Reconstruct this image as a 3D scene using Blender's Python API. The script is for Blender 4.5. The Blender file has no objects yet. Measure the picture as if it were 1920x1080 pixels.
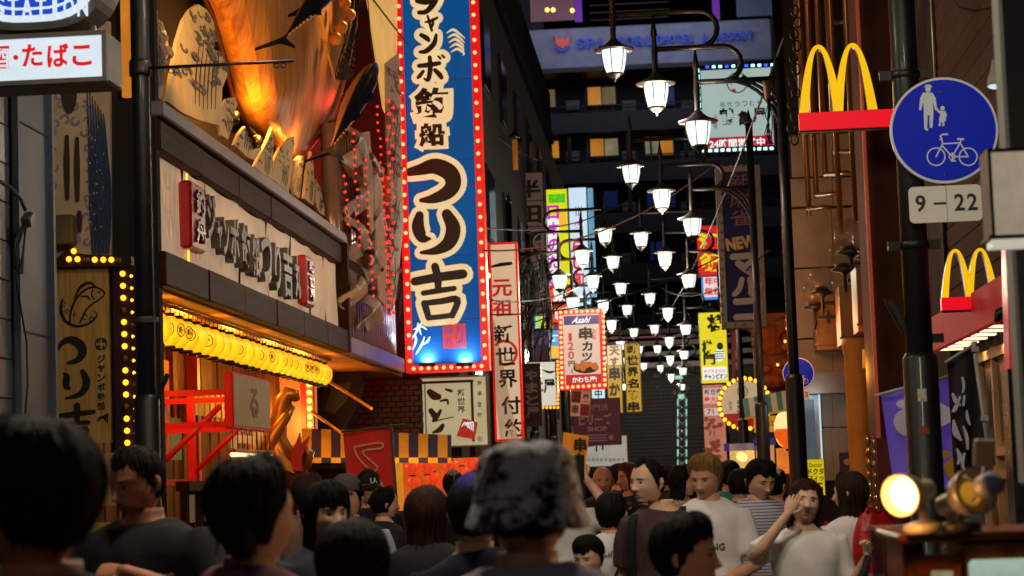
import bpy, math, random
import numpy as np
from mathutils import Vector, Matrix, geometry
rnd = random.Random(7)
sc = bpy.context.scene
COL = sc.collection
# ------------------------------------------------------------------ camera
FPX = 4000.0
CAMZ = 1.62
CAM = Vector((0, 0, CAMZ))
_d = Vector((308, -350, -4000)).normalized()
_u = Vector((-.035, 1.0, -.0902)); _u = (_u - _d * _u.dot(_d)).normalized()
_r = _d.cross(_u)
RC = Matrix((_r, _d, _u))                      # rows: world axes in camera space -> camera to world
cam_d = bpy.data.cameras.new('camera'); cam = bpy.data.objects.new('camera', cam_d); COL.objects.link(cam)
cam.matrix_world = Matrix.Translation(CAM) @ RC.to_4x4()
cam_d.sensor_width = 36; cam_d.lens = 36 * FPX / 1920
cam_d.clip_start = .1; cam_d.clip_end = 2000
cam_d.dof.use_dof = True; cam_d.dof.focus_distance = 17.0; cam_d.dof.aperture_fstop = 5.0
cam_d.dof.aperture_blades = 7
sc.camera = cam
# ------------------------------------------------------------------ world: a night sky over a lit city
w = bpy.data.worlds.new('World'); sc.world = w; w.use_nodes = True
nt = w.node_tree; bg = nt.nodes['Background']
sky = nt.nodes.new('ShaderNodeTexSky'); sky.sky_type = 'NISHITA'; sky.sun_disc = False
sky.sun_elevation = math.radians(-4); sky.sun_rotation = math.radians(200)
dim = nt.nodes.new('ShaderNodeMix'); dim.data_type = 'RGBA'; dim.blend_type = 'MULTIPLY'; dim.inputs[0].default_value = 1; dim.inputs[7].default_value = (.5, .34, .24, 1)
add = nt.nodes.new('ShaderNodeMix'); add.data_type = 'RGBA'; add.blend_type = 'ADD'; add.inputs[0].default_value = 1
add.inputs[7].default_value = (.24, .22, .24, 1)
nt.links.new(sky.outputs[0], dim.inputs[6]); nt.links.new(dim.outputs[2], add.inputs[6]); nt.links.new(add.outputs[2], bg.inputs[0])
bg.inputs[1].default_value = .045
vs = sc.view_settings; vs.view_transform = 'Standard'; vs.look = 'None'; vs.exposure = 0; vs.gamma = 1; vs.use_curve_mapping = False
cy = sc.cycles
cy.use_denoising = True; cy.max_bounces = 5; cy.diffuse_bounces = 3; cy.glossy_bounces = 3; cy.transmission_bounces = 4
cy.transparent_max_bounces = 6; cy.sample_clamp_indirect = 2.5; cy.sample_clamp_direct = 30; cy.caustics_reflective = False; cy.caustics_refractive = False
cy.use_light_tree = True; cy.blur_glossy = 1.0

# ------------------------------------------------------------------ pixel <-> place
def ray(px, py):
    return RC @ Vector(((px - 960) / FPX, (540 - py) / FPX, -1))
def P(px, py, Y):
    r = ray(px, py); return CAM + r * (Y / r.y)
def PX(px, py, X):
    r = ray(px, py); return CAM + r * (X / r.x)
def lin(c):
    return tuple((x / 255 / 12.92 if x / 255 <= .04045 else ((x / 255 + .055) / 1.055) ** 2.4) for x in c[:3])

# ------------------------------------------------------------------ materials
MATS = {}
def nodes(name):
    m = bpy.data.materials.new(name); m.use_nodes = True
    b = m.node_tree.nodes['Principled BSDF']
    return m, m.node_tree, b
def sock(b, *names):
    for n in names:
        if n in b.inputs: return b.inputs[n]
def mat(name, col, rough=.6, metal=0., var=.18, scale=6., bump=.0, emit=0., ecol=None, evar=.0, stretch=(1, 1, 1), spec=.5, alpha=None, trans=0., sample=True, coat=0, bscale=None, dirt=0.):
    """colour with procedural variation; col/ecol are 0-255 picture values turned linear"""
    if name in MATS: return MATS[name]
    m, t, b = nodes(name); N = t.nodes; L = t.links
    c = lin(col)
    tc = N.new('ShaderNodeTexCoord'); mp = N.new('ShaderNodeMapping'); mp.inputs['Scale'].default_value = stretch
    L.new(tc.outputs['Object'], mp.inputs[0])
    nz = N.new('ShaderNodeTexNoise'); nz.inputs['Scale'].default_value = scale; nz.inputs['Detail'].default_value = 5; nz.inputs['Roughness'].default_value = .65
    L.new(mp.outputs[0], nz.inputs['Vector'])
    rp = N.new('ShaderNodeValToRGB')
    rp.color_ramp.elements[0].position = .28; rp.color_ramp.elements[1].position = .72
    lo = [max(0, x * (1 - var * 1.6)) for x in c]; hi = [min(1, x * (1 + var)) for x in c]
    rp.color_ramp.elements[0].color = (*lo, 1); rp.color_ramp.elements[1].color = (*hi, 1)
    L.new(nz.outputs[0], rp.inputs[0])
    out = rp.outputs[0]
    if dirt:
        n2 = N.new('ShaderNodeTexNoise'); n2.inputs['Scale'].default_value = 1.7; n2.inputs['Detail'].default_value = 8; n2.inputs['Roughness'].default_value = .7
        L.new(tc.outputs['Object'], n2.inputs['Vector'])
        r2 = N.new('ShaderNodeValToRGB'); r2.color_ramp.elements[0].position = .35; r2.color_ramp.elements[1].position = .62
        r2.color_ramp.elements[0].color = (1 - dirt, 1 - dirt, 1 - dirt * 1.05, 1); r2.color_ramp.elements[1].color = (1, 1, 1, 1)
        L.new(n2.outputs[0], r2.inputs[0])
        mx = N.new('ShaderNodeMix'); mx.data_type = 'RGBA'; mx.blend_type = 'MULTIPLY'; mx.inputs[0].default_value = 1
        L.new(out, mx.inputs[6]); L.new(r2.outputs[0], mx.inputs[7]); out = mx.outputs[2]
    L.new(out, b.inputs['Base Color'])
    b.inputs['Metallic'].default_value = metal
    rr = N.new('ShaderNodeMapRange'); rr.inputs[3].default_value = max(.03, rough - .1); rr.inputs[4].default_value = min(1, rough + .12)
    L.new(nz.outputs[0], rr.inputs[0]); L.new(rr.outputs[0], b.inputs['Roughness'])
    sock(b, 'Specular IOR Level', 'Specular').default_value = spec
    if coat: b.inputs['Coat Weight'].default_value = coat
    if trans: b.inputs['Transmission Weight'].default_value = trans
    if alpha is not None: b.inputs['Alpha'].default_value = alpha
    if bump:
        bp = N.new('ShaderNodeBump'); bp.inputs['Strength'].default_value = bump; bp.inputs['Distance'].default_value = .02
        if bscale:
            n3 = N.new('ShaderNodeTexNoise'); n3.inputs['Scale'].default_value = bscale; n3.inputs['Detail'].default_value = 3
            L.new(mp.outputs[0], n3.inputs['Vector']); L.new(n3.outputs[0], bp.inputs['Height'])
        else: L.new(nz.outputs[0], bp.inputs['Height'])
        L.new(bp.outputs[0], b.inputs['Normal'])
    if emit:
        e = lin(ecol or col)
        if evar:
            r3 = N.new('ShaderNodeValToRGB'); r3.color_ramp.elements[0].position = .3; r3.color_ramp.elements[1].position = .7
            r3.color_ramp.elements[0].color = (*[x * (1 - evar) for x in e], 1); r3.color_ramp.elements[1].color = (*[min(1, x * (1 + evar * .5)) for x in e], 1)
            L.new(nz.outputs[0], r3.inputs[0]); L.new(r3.outputs[0], b.inputs['Emission Color'])
        else: b.inputs['Emission Color'].default_value = (*e, 1)
        b.inputs['Emission Strength'].default_value = emit
        if not sample:
            m.cycles.emission_sampling = 'NONE'
    MATS[name] = m
    return m
def lit(name, col, e=1.0, evar=.12, scale=3., sample=True, stretch=(1, 1, 1)):
    """backlit face: dim pigment plus its own glow"""
    return mat(name, [x * .45 for x in col], rough=.35, var=.05, scale=scale, emit=e, ecol=col, evar=evar, sample=sample, stretch=stretch)
def wood(name, c0, c1, stretch=(1, 1, .08), scale=30, rough=.55, bump=.15, dark=None):
    if name in MATS: return MATS[name]
    m, t, b = nodes(name); N = t.nodes; L = t.links
    tc = N.new('ShaderNodeTexCoord'); mp = N.new('ShaderNodeMapping'); mp.inputs['Scale'].default_value = stretch
    L.new(tc.outputs['Object'], mp.inputs[0])
    n1 = N.new('ShaderNodeTexNoise'); n1.inputs['Scale'].default_value = scale; n1.inputs['Detail'].default_value = 6; n1.inputs['Distortion'].default_value = .8
    n2 = N.new('ShaderNodeTexNoise'); n2.inputs['Scale'].default_value = scale * .13; n2.inputs['Detail'].default_value = 4
    L.new(mp.outputs[0], n1.inputs['Vector']); L.new(mp.outputs[0], n2.inputs['Vector'])
    ad = N.new('ShaderNodeMath'); ad.operation = 'MULTIPLY_ADD'; ad.inputs[1].default_value = .55
    L.new(n1.outputs[0], ad.inputs[0])
    m2 = N.new('ShaderNodeMath'); m2.operation = 'MULTIPLY'; m2.inputs[1].default_value = .45
    L.new(n2.outputs[0], m2.inputs[0]); L.new(m2.outputs[0], ad.inputs[2])
    rp = N.new('ShaderNodeValToRGB'); rp.color_ramp.elements[0].position = .33; rp.color_ramp.elements[1].position = .66
    rp.color_ramp.elements[0].color = (*lin(c0), 1); rp.color_ramp.elements[1].color = (*lin(c1), 1)
    L.new(ad.outputs[0], rp.inputs[0]); L.new(rp.outputs[0], b.inputs['Base Color'])
    b.inputs['Roughness'].default_value = rough; sock(b, 'Specular IOR Level', 'Specular').default_value = .08
    bp = N.new('ShaderNodeBump'); bp.inputs['Strength'].default_value = bump; bp.inputs['Distance'].default_value = .01
    L.new(ad.outputs[0], bp.inputs['Height']); L.new(bp.outputs[0], b.inputs['Normal'])
    MATS[name] = m
    return m

# ------------------------------------------------------------------ objects
def thing(name, label, cat, loc=(0, 0, 0), group=None, kind=None):
    o = bpy.data.objects.new(name, None); o.empty_display_size = .1; COL.objects.link(o); o.location = loc
    tag(o, label, cat, group, kind); return o
def tag(o, label=None, cat=None, group=None, kind=None):
    if label: o['label'] = label
    if cat: o['category'] = cat
    if group: o['group'] = group
    if kind: o['kind'] = kind
    return o
def root_loc(o):
    v = Vector((0, 0, 0))
    while o is not None:
        v += Vector(o.location); o = o.parent
    return v
def dup(o, loc=None, parent=None):
    c = o.copy(); COL.objects.link(c)
    if parent is not None: c.parent = parent
    if loc is not None: c.location = loc
    for ch in o.children: dup(ch, None, c)
    return c
def frame_of(n):
    n = Vector(n).normalized()
    a = Vector((0, 0, 1)) if abs(n.z) < .95 else Vector((1, 0, 0))
    x = a.cross(n).normalized(); return x, n.cross(x), n
STUFF = set('foam_curls foam_dots blue_streaks brush_marks woven_pattern stripes hooks rods rings netting cables cable_loop shutter_ribs lattice wire_loops food_picture poster_marks fine_print writing small_lettering menu_print seal_marks white_splash splash_mark finlets brown_marks pale_shapes louvre lettering red_lettering white_lettering small_print'.split())
class MB:
    def __init__(s): s.v = []; s.f = []; s.m = []; s.s = []; s.marks = []
    def mark(s): s.marks.append((len(s.v), len(s.f)))
    def letters(s, name, mats, parent):
        """one object per marked piece (each letter of a sign)"""
        M_ = ([(0, 0)] if s.marks[0][1] else []) + s.marks + [(len(s.v), len(s.f))]; out = []
        for (v0, f0), (v1, f1) in zip(M_, M_[1:]):
            if f1 == f0: continue
            q = MB(); q.v = s.v[v0:v1]; q.f = [[i - v0 for i in f] for f in s.f[f0:f1]]; q.m = s.m[f0:f1]; q.s = s.s[f0:f1]; out.append(q.build(name, mats, parent))
        return out
    def add(s, vs, fs, m=0, sm=False):
        k = len(s.v); s.v.extend([tuple(p) for p in vs])
        for f in fs: s.f.append([i + k for i in f]); s.m.append(m); s.s.append(sm)
        return s
    def hexa(s, p, m=0):     # 8 points: bottom 4 ccw, top 4 ccw
        return s.add(p, [(3, 2, 1, 0), (4, 5, 6, 7), (0, 1, 5, 4), (1, 2, 6, 5), (2, 3, 7, 6), (3, 0, 4, 7)], m)
    def box(s, c, d, rot=None, m=0, bev=0.):
        c = Vector(c); hx, hy, hz = d[0] / 2, d[1] / 2, d[2] / 2
        R = rot if rot is not None else Matrix.Identity(3)
        if bev <= 0:
            p = [(-hx, -hy, -hz), (hx, -hy, -hz), (hx, hy, -hz), (-hx, hy, -hz), (-hx, -hy, hz), (hx, -hy, hz), (hx, hy, hz), (-hx, hy, hz)]
            return s.hexa([c + R @ Vector(q) for q in p], m)
        b = min(bev, hx * .9, hy * .9, hz * .9)
        rings = []
        for z, ins in ((-hz, b), (-hz + b, 0), (hz - b, 0), (hz, b)):
            x, y = hx - ins, hy - ins; bb = b * (.999 if ins == 0 else .6)
            rings.append([(-x + bb, -y, z), (x - bb, -y, z), (x, -y + bb, z), (x, y - bb, z), (x - bb, y, z), (-x + bb, y, z), (-x, y - bb, z), (-x, -y + bb, z)])
        vs = [c + R @ Vector(q) for r in rings for q in r]; fs = [list(range(7, -1, -1)), list(range(24, 32))]
        for k in range(3):
            for i in range(8): fs.append((k * 8 + i, k * 8 + (i + 1) % 8, k * 8 + 8 + (i + 1) % 8, k * 8 + 8 + i))
        return s.add(vs, fs, m)
    def tube(s, pts, r, n=8, m=0, sm=True, caps=True, closed=False):
        pts = [Vector(p) for p in pts]; K = len(pts)
        rs = r if isinstance(r, (list, tuple)) else [r] * K
        vs = []; fs = []; prev = None
        for i, p in enumerate(pts):
            if closed: t = pts[(i + 1) % K] - pts[i - 1]
            else: t = pts[min(i + 1, K - 1)] - pts[max(i - 1, 0)]
            t = t.normalized() if t.length > 1e-9 else Vector((0, 0, 1))
            if prev is None: x, y, _ = frame_of(t)
            else:
                x = prev - t * prev.dot(t)
                if x.length < 1e-6: x, y, _ = frame_of(t)
                x = x.normalized(); y = t.cross(x)
            prev = x
            for j in range(n):
                a = 2 * math.pi * j / n; vs.append(p + (x * math.cos(a) + y * math.sin(a)) * rs[i])
        for i in range(K if closed else K - 1):
            for j in range(n):
                a = i * n; b = ((i + 1) % K) * n; fs.append((a + j, a + (j + 1) % n, b + (j + 1) % n, b + j))
        s.add(vs, fs, m, sm)
        if caps and not closed:
            k = len(s.v) - len(vs); s.f.append([k + j for j in range(n - 1, -1, -1)]); s.m.append(m); s.s.append(False)
            s.f.append([k + (K - 1) * n + j for j in range(n)]); s.m.append(m); s.s.append(False)
        return s
    def cyl(s, a, b, r, r2=None, n=12, m=0, sm=True): return s.tube([a, b], [r, r if r2 is None else r2], n, m, sm)
    def lathe(s, o, prof, n=16, m=0, axis=(0, 0, 1), sm=True):
        o = Vector(o); x, y, z = frame_of(axis) if tuple(axis) != (0, 0, 1) else (Vector((1, 0, 0)), Vector((0, 1, 0)), Vector((0, 0, 1)))
        vs = []; fs = []
        for r, h in prof:
            for j in range(n):
                a = 2 * math.pi * j / n; vs.append(o + z * h + (x * math.cos(a) + y * math.sin(a)) * max(r, 1e-5))
        for i in range(len(prof) - 1):
            for j in range(n): fs.append((i * n + j, i * n + (j + 1) % n, i * n + n + (j + 1) % n, i * n + n + j))
        fs.append(list(range(n - 1, -1, -1))); fs.append([(len(prof) - 1) * n + j for j in range(n)])
        return s.add(vs, fs, m, sm)
    def ball(s, c, r, n=12, k=7, m=0, sq=(1, 1, 1)):
        c = Vector(c); vs = []; fs = []
        for i in range(k + 1):
            t = math.pi * i / k
            for j in range(n):
                a = 2 * math.pi * j / n
                vs.append(c + Vector((math.sin(t) * math.cos(a) * sq[0], math.sin(t) * math.sin(a) * sq[1], -math.cos(t) * sq[2])) * r)
        for i in range(k):
            for j in range(n): fs.append((i * n + j, i * n + (j + 1) % n, i * n + n + (j + 1) % n, i * n + n + j))
        return s.add(vs, fs, m, True)
    def grid(s, fn, nu, nv, m=0, sm=True, closed=False):
        vs = [fn(i / nu, j / nv) for j in range(nv + 1) for i in range(nu + (0 if closed else 1))]
        W = nu if closed else nu + 1; fs = []
        for j in range(nv):
            for i in range(nu): fs.append((j * W + i, j * W + (i + 1) % W, (j + 1) * W + (i + 1) % W, (j + 1) * W + i))
        return s.add(vs, fs, m, sm)
    def prism(s, poly, fr, d0, d1, m=0):
        """poly: list of (a,b) in frame metres, extruded d0..d1 along the frame normal"""
        area = sum(poly[i - 1][0] * poly[i][1] - poly[i][0] * poly[i - 1][1] for i in range(len(poly)))
        if area < 0: poly = poly[::-1]
        n = len(poly); tris = geometry.tessellate_polygon([[Vector((a, b, 0)) for a, b in poly]])
        vs = [fr.w(a, b, d0) for a, b in poly] + [fr.w(a, b, d1) for a, b in poly]
        fs = []
        for t in tris:
            a = [poly[i] for i in t]
            ar = (a[1][0] - a[0][0]) * (a[2][1] - a[0][1]) - (a[2][0] - a[0][0]) * (a[1][1] - a[0][1])
            t = t if ar > 0 else t[::-1]
            fs.append([i + n for i in t]); fs.append([t[2], t[1], t[0]])
        for i in range(n): fs.append((i, (i + 1) % n, n + (i + 1) % n, n + i))
        return s.add(vs, fs, m)
    def build(s, name, mats, parent=None, loc=None, kind=None, local=False):
        me = bpy.data.meshes.new(name)
        base = Vector((0, 0, 0)) if local else root_loc(parent) if parent is not None else Vector(loc or (0, 0, 0))
        V = np.array(s.v, dtype=np.float64).reshape(-1, 3) - np.array(base)
        me.from_pydata(V.tolist(), [], s.f)
        for mm in (mats if isinstance(mats, (list, tuple)) else [mats]): me.materials.append(mm)
        me.polygons.foreach_set('material_index', s.m); me.polygons.foreach_set('use_smooth', s.s); me.update()
        o = bpy.data.objects.new(name, me); COL.objects.link(o)
        if parent is not None: o.parent = parent
        else: o.location = base
        if kind: o['kind'] = kind
        elif name in STUFF: o['kind'] = 'stuff'
        return o
    def thing(s, name, mats, label, cat, loc=(0, 0, 0), group=None):
        return tag(s.build(name, mats, None, loc), label, cat, group)

# ------------------------------------------------------------------ lettering
GL = {}
def glyph_data(ch, off=0., bev=0.):
    k = (ch, round(off, 4), bev)
    if k in GL: return GL[k]
    c = bpy.data.curves.new('g', 'FONT'); c.body = ch; c.offset = off; c.resolution_u = 3; c.extrude = .5; c.bevel_depth = bev; c.bevel_resolution = 1
    o = bpy.data.objects.new('g', c); COL.objects.link(o)
    dg = bpy.context.evaluated_depsgraph_get(); dg.update(); ev = o.evaluated_get(dg); me = ev.to_mesh()
    V = [v.co.copy() for v in me.vertices]; F = [list(p.vertices) for p in me.polygons]
    ev.to_mesh_clear(); bpy.data.objects.remove(o); bpy.data.curves.remove(c)
    x0 = min(v.x for v in V); x1 = max(v.x for v in V); y0 = min(v.y for v in V); y1 = max(v.y for v in V)
    V = [((v.x - x0) / max(x1 - x0, 1e-6) - .5, (v.y - y0) / max(y1 - y0, 1e-6) - .5, v.z + .5) for v in V]
    GL[k] = (V, F, (x1 - x0) / max(y1 - y0, 1e-6)); return GL[k]

class Fr:
    """a flat frame standing in the place; d is measured out of its face"""
    def __init__(s, o, ex=(1, 0, 0), ez=(0, 0, 1), sc_=None):
        s.o = Vector(o); s.ex = Vector(ex).normalized(); s.ez = Vector(ez).normalized(); s.n = s.ex.cross(s.ez)
        s.metric = sc_ is None; s.s = 1. if sc_ is None else sc_
    def w(s, a, b, d=0): return s.o + s.ex * a + s.ez * b + s.n * d
    def loc(s, x, y):
        if s.metric: return x, y
        r = ray(x, y); t = (s.o - CAM).dot(s.n) / r.dot(s.n); q = CAM + r * t - s.o
        return q.dot(s.ex), q.dot(s.ez)
    def rect(s, mb, x, y, w, h, d0, d1, m=0):
        a, b = s.loc(x, y); w *= s.s / 2; h *= s.s / 2
        p = [(a - w, b - h), (a + w, b - h), (a + w, b + h), (a - w, b + h)]
        return mb.hexa([s.w(u, v, d0) for u, v in p] + [s.w(u, v, d1) for u, v in p], m)
    def poly(s, mb, pts, d0, d1, m=0): return mb.prism([s.loc(*p) for p in pts], s, d0, d1, m)
    def disc(s, mb, x, y, r, d0, d1, m=0, n=20, ry=None):
        a, b = s.loc(x, y); r *= s.s; q = r if ry is None else ry * s.s
        return mb.prism([(a + r * math.cos(t * 2 * math.pi / n), b + q * math.sin(t * 2 * math.pi / n)) for t in range(n)], s, d0, d1, m)
    def ring(s, mb, x, y, r, r2, d0, d1, m=0, n=24, a0=0, a1=360, sx=1.):
        a, b = s.loc(x, y); r *= s.s; r2 *= s.s
        for k in range(n):
            t0 = math.radians(a0 + (a1 - a0) * k / n); t1 = math.radians(a0 + (a1 - a0) * (k + 1) / n)
            p = [(a + q * sx * math.cos(t), b + q * math.sin(t)) for q, t in ((r2, t0), (r, t0), (r, t1), (r2, t1))]
            mb.hexa([s.w(u, v, d0) for u, v in p] + [s.w(u, v, d1) for u, v in p], m)
    def glyph(s, mb, ch, x, y, w, h, d0, d1, m=0, off=0., rot=0., shear=0., bev=0.):
        V, F, asp = glyph_data(ch, off, bev); a, b = s.loc(x, y)
        mb.mark()
        if h is None: h = w / asp
        if w is None: w = h * asp
        w *= s.s; h *= s.s; c, q = math.cos(rot), math.sin(rot); vs = []
        for u, v, z in V:
            u2 = (u + shear * v) * w; v2 = v * h
            vs.append(s.w(a + u2 * c - v2 * q, b + u2 * q + v2 * c, d0 + (d1 - d0) * z))
        return mb.add(vs, F, m)
    def column(s, mb, text, x, y0, y1, w, d0, d1, m=0, off=.015, fill=.86):
        n = len(text); st = (y1 - y0) / n
        for i, ch in enumerate(text):
            hh = st * fill * (.3 if ch in '一ー' else 1); s.glyph(mb, ch, x + .035 * 0, y0 + st * (i + .5), w, hh if ch != 'ー' else st * .8, d0, d1, m, off)
    def stroke(s, mb, pts, d0, d1, m=0, seg=5):
        """brush stroke through (x, y, half width)"""
        P_ = [(*s.loc(x, y), r * s.s) for x, y, r in pts]; Q = []
        for i in range(len(P_) - 1):
            p0 = P_[max(i - 1, 0)]; p1 = P_[i]; p2 = P_[i + 1]; p3 = P_[min(i + 2, len(P_) - 1)]
            for k in range(seg):
                t = k / seg; Q.append([.5 * (2 * p1[j] + (p2[j] - p0[j]) * t + (2 * p0[j] - 5 * p1[j] + 4 * p2[j] - p3[j]) * t * t + (3 * p1[j] - p0[j] - 3 * p2[j] + p3[j]) * t ** 3) for j in range(3)])
        Q.append(list(P_[-1])); L = []; R_ = []
        for i, q in enumerate(Q):
            a = Q[max(i - 1, 0)]; b = Q[min(i + 1, len(Q) - 1)]; tx, ty = b[0] - a[0], b[1] - a[1]; l = math.hypot(tx, ty) or 1
            nx, ny = -ty / l, tx / l; L.append((q[0] + nx * q[2], q[1] + ny * q[2])); R_.append((q[0] - nx * q[2], q[1] - ny * q[2]))
        e = Q[-1]; b = Q[0]
        def cap(q, a, sgn):
            out = []
            for k in range(1, 5):
                t = a + sgn * math.pi * k / 5; out.append((q[0] + q[2] * math.cos(t), q[1] + q[2] * math.sin(t)))
            return out
        for i in range(len(Q) - 1):
            p = [R_[i], R_[i + 1], L[i + 1], L[i]]
            mb.hexa([s.w(u, v, d0) for u, v in p] + [s.w(u, v, d1) for u, v in p], m)
        for q, nb, sg in ((b, L[0], 1), (e, R_[-1], 1)):
            a = math.atan2(nb[1] - q[1], nb[0] - q[0])
            poly = [(q[0] + q[2] * math.cos(a + math.pi * k / 6), q[1] + q[2] * math.sin(a + math.pi * k / 6)) for k in range(7)]
            if q[2] > 1e-5: mb.prism(poly, s, d0, d1, m)
def cam_fr(cx, cy_, Y): return Fr(P(cx, cy_, Y), sc_=Y / FPX)

BULB = {}
def bulbs(parent, pos, r, m, name='bulb'):
    k = (round(r, 4), m.name, name)
    base = root_loc(parent)
    for p in pos:
        if k not in BULB:
            o = MB().ball((0, 0, 0), r, 7, 4).build(name, m, None); BULB[k] = o.data
        else:
            o = bpy.data.objects.new(name, BULB[k]); COL.objects.link(o)
        o.parent = parent; o.location = Vector(p) - base
def lamp(kind, name, loc, energy, col, size=.1, target=None, parent=None, spot=60, blend=.6):
    ld = bpy.data.lights.new(name, kind); ld.energy = energy; ld.color = lin(col)
    if kind == 'AREA': ld.size = size
    else: ld.shadow_soft_size = size
    if kind == 'SPOT': ld.spot_size = math.radians(spot); ld.spot_blend = blend
    o = bpy.data.objects.new(name, ld); COL.objects.link(o)
    o.location = Vector(loc) - (root_loc(parent) if parent else Vector((0, 0, 0)))
    if parent: o.parent = parent
    if target is not None: o.rotation_euler = (Vector(target) - Vector(loc)).to_track_quat('-Z', 'Y').to_euler()
    return o
def edge_positions(fr, pts, step, d):
    """points along a pixel polyline every step px"""
    out = []
    for (x0, y0), (x1, y1) in zip(pts, pts[1:]):
        n = max(1, round(math.hypot(x1 - x0, y1 - y0) / step))
        for k in range(n): out.append(fr.w(*fr.loc(x0 + (x1 - x0) * k / n, y0 + (y1 - y0) * k / n), d))
    return out
def panel(name, label, cat, cx, cy_, w, h, Y, face, frame, depth=.12, fw=4, group=None, off=0, bracket=None):
    """box sign facing down the street; returns thing, frame of its face"""
    fr = cam_fr(cx, cy_, Y); s = fr.s
    t = thing(name, label, cat, fr.w(0, -h * s / 2), group)
    mb = MB(); hw, hh = w * s / 2, h * s / 2; b = fw * s
    mb.box(fr.w(0, 0, -depth / 2 - .004), (2 * hw, depth, 2 * hh), bev=min(.012, b))
    if fw:
        for x, z, a, c in ((0, hh - b / 2, 2 * hw, b), (0, -hh + b / 2, 2 * hw, b), (-hw + b / 2, 0, b, 2 * hh - 2 * b), (hw - b / 2, 0, b, 2 * hh - 2 * b)):
            mb.box(fr.w(x, z, .006), (a, .022, c))
    if bracket:
        for z in (.32, -.32):
            mb.box(fr.w(bracket * (hw + .14), z * 2 * hh, -depth / 2), (.28, .05, .05))
    mb.build('sign_box', frame, t)
    MB().box(fr.w(0, 0, -.002), (2 * hw - 2 * b, .01, 2 * hh - 2 * b)).build('sign_face', face, t)
    fr.o = fr.o + fr.n * .003
    return t, fr
# ================================================================== materials used around the street
BLACK = mat('black_paint', (22, 20, 20), .38, .3, .2, 12, coat=.3)
POLE = mat('pole_black', (20, 17, 16), .48, .2, .3, 9, bump=.06, coat=.08, dirt=.3)
INK = mat('ink', (16, 13, 12), .55, 0, .25, 14)
INKB = mat('ink_brown', (30, 20, 14), .5, 0, .3, 20)
GREY = mat('grey_metal', (92, 92, 92), .45, .4, .15, 8, dirt=.35)
DGREY = mat('dark_metal', (38, 37, 38), .5, .4, .25, 8, dirt=.3)
WIRE = mat('wire_black', (14, 13, 13), .6, 0, .2, 10)
STEEL = mat('bright_steel', (150, 150, 155), .3, .9, .1, 12)
REDP = mat('red_paint', (200, 22, 18), .4, 0, .15, 10, dirt=.25)
CREAM = mat('cream_board', (216, 190, 140), .7, 0, .1, 9, dirt=.25)
BULBW = lit('bulb_warm', (255, 186, 84), 4.0, 0)
BULBR = lit('bulb_peach', (255, 124, 82), 4.2, 0)
BULBO = lit('bulb_amber', (255, 160, 36), 3.0, 0)
BULBOFF = mat('bulb_dead', (120, 86, 50), .25, 0, .1, 9)
WOODD = wood('wood_dark', (28, 15, 7), (76, 40, 18), (1, .06, 1), 34, .6, .3)
WOODV = wood('wood_vertical', (46, 30, 16), (104, 70, 36), (1, 1, .06), 30, .6, .3)
WOODH = wood('hull_wood', (118, 70, 26), (208, 146, 70), (.9, .9, .14), 12, .45, .12)
WOODL = wood('wood_pale', (150, 112, 58), (204, 164, 98), (1, 1, .05), 42, .6, .15)
FG_P = 'posters and papers on the shop front'

# ================================================================== ground
g = MB(); N = 12
for i in range(N):
    for j in range(26):
        x0, x1 = -60 + i * 10, -50 + i * 10; y0, y1 = -20 + j * 10, -10 + j * 10
        g.add([(x0, y0, 0), (x1, y0, 0), (x1, y1, 0), (x0, y1, 0)], [(0, 1, 2, 3)])
ASPH = mat('asphalt', (62, 60, 60), .55, 0, .25, 14, bump=.3, bscale=160, dirt=.3)
tag(g.build('ground', ASPH), kind='structure')
s_ = MB(); s_.box((-.7, 55, .03), (4.6, 150, .06))
street = s_.build('street_paving', mat('paving_joint', (40, 38, 37), .8, 0, .2, 8)); tag(street, kind='structure')
PAVE = mat('paving_slab', (104, 97, 92), .42, 0, .18, 5, bump=.2, bscale=60, dirt=.35)
slab0 = None
for j in range(40):
    for i in range(7):
        x = -2.68 + i * .66; y = 3 + j * .66
        if slab0 is None:
            slab0 = MB().box((0, 0, 0), (.64, .64, .03), bev=.008).build('slab', PAVE, street, local=True); so = slab0
        else:
            so = bpy.data.objects.new('slab', slab0.data); COL.objects.link(so); so.parent = street
        so.location = (x, y, .06 + rnd.uniform(0, .004))

# ================================================================== convenience shop at far left
KB_T = mat('tile_white', (94, 106, 120), .3, 0, .1, 3, dirt=.3); KB_G = mat('tile_joint', (60, 66, 74), .8)
KB_P = mat('panel_blue_grey', (88, 95, 112), .5, .1, .1, 4, dirt=.35)
kb = thing('shop_building', 'pale blue-grey tiled shop building at the left edge under the lit sign box', 'building', (-4.4, 10.5, 0))
m = MB(); m.box((-4.45, 10.2, 4), (1.0, 6.0, 8)); m.build('wall', KB_G, kb)
t0 = None
for j in range(19):
    for k in range(13):
        y = 12.34 - j * .30; z = .25 + k * .235 + .9
        if t0 is None:
            t0 = MB().box((0, 0, 0), (.02, .292, .229), bev=.004).build('tile', KB_T, kb, local=True); o = t0
        else:
            o = bpy.data.objects.new('tile', t0.data); COL.objects.link(o); o.parent = kb
        o.location = Vector((-3.943, y, z)) - Vector(kb.location); o.rotation_euler = (rnd.uniform(-.004, .004), 0, rnd.uniform(-.006, .006))
m = MB(); m.box((-3.93, 12.86, 3.9), (.06, .66, 7.6)); m.box((-3.89, 13.19, 3.9), (.05, .05, 7.6)); m.box((-3.90, 12.52, 3.9), (.04, .035, 7.6))
m.build('corner_panel', KB_P, kb)
m = MB(); m.box((-3.9, 12.86, 2.62), (.012, .6, .012)); m.box((-3.9, 12.86, 3.9), (.012, .6, .012)); m.build('panel_joint', KB_G, kb)
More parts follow.
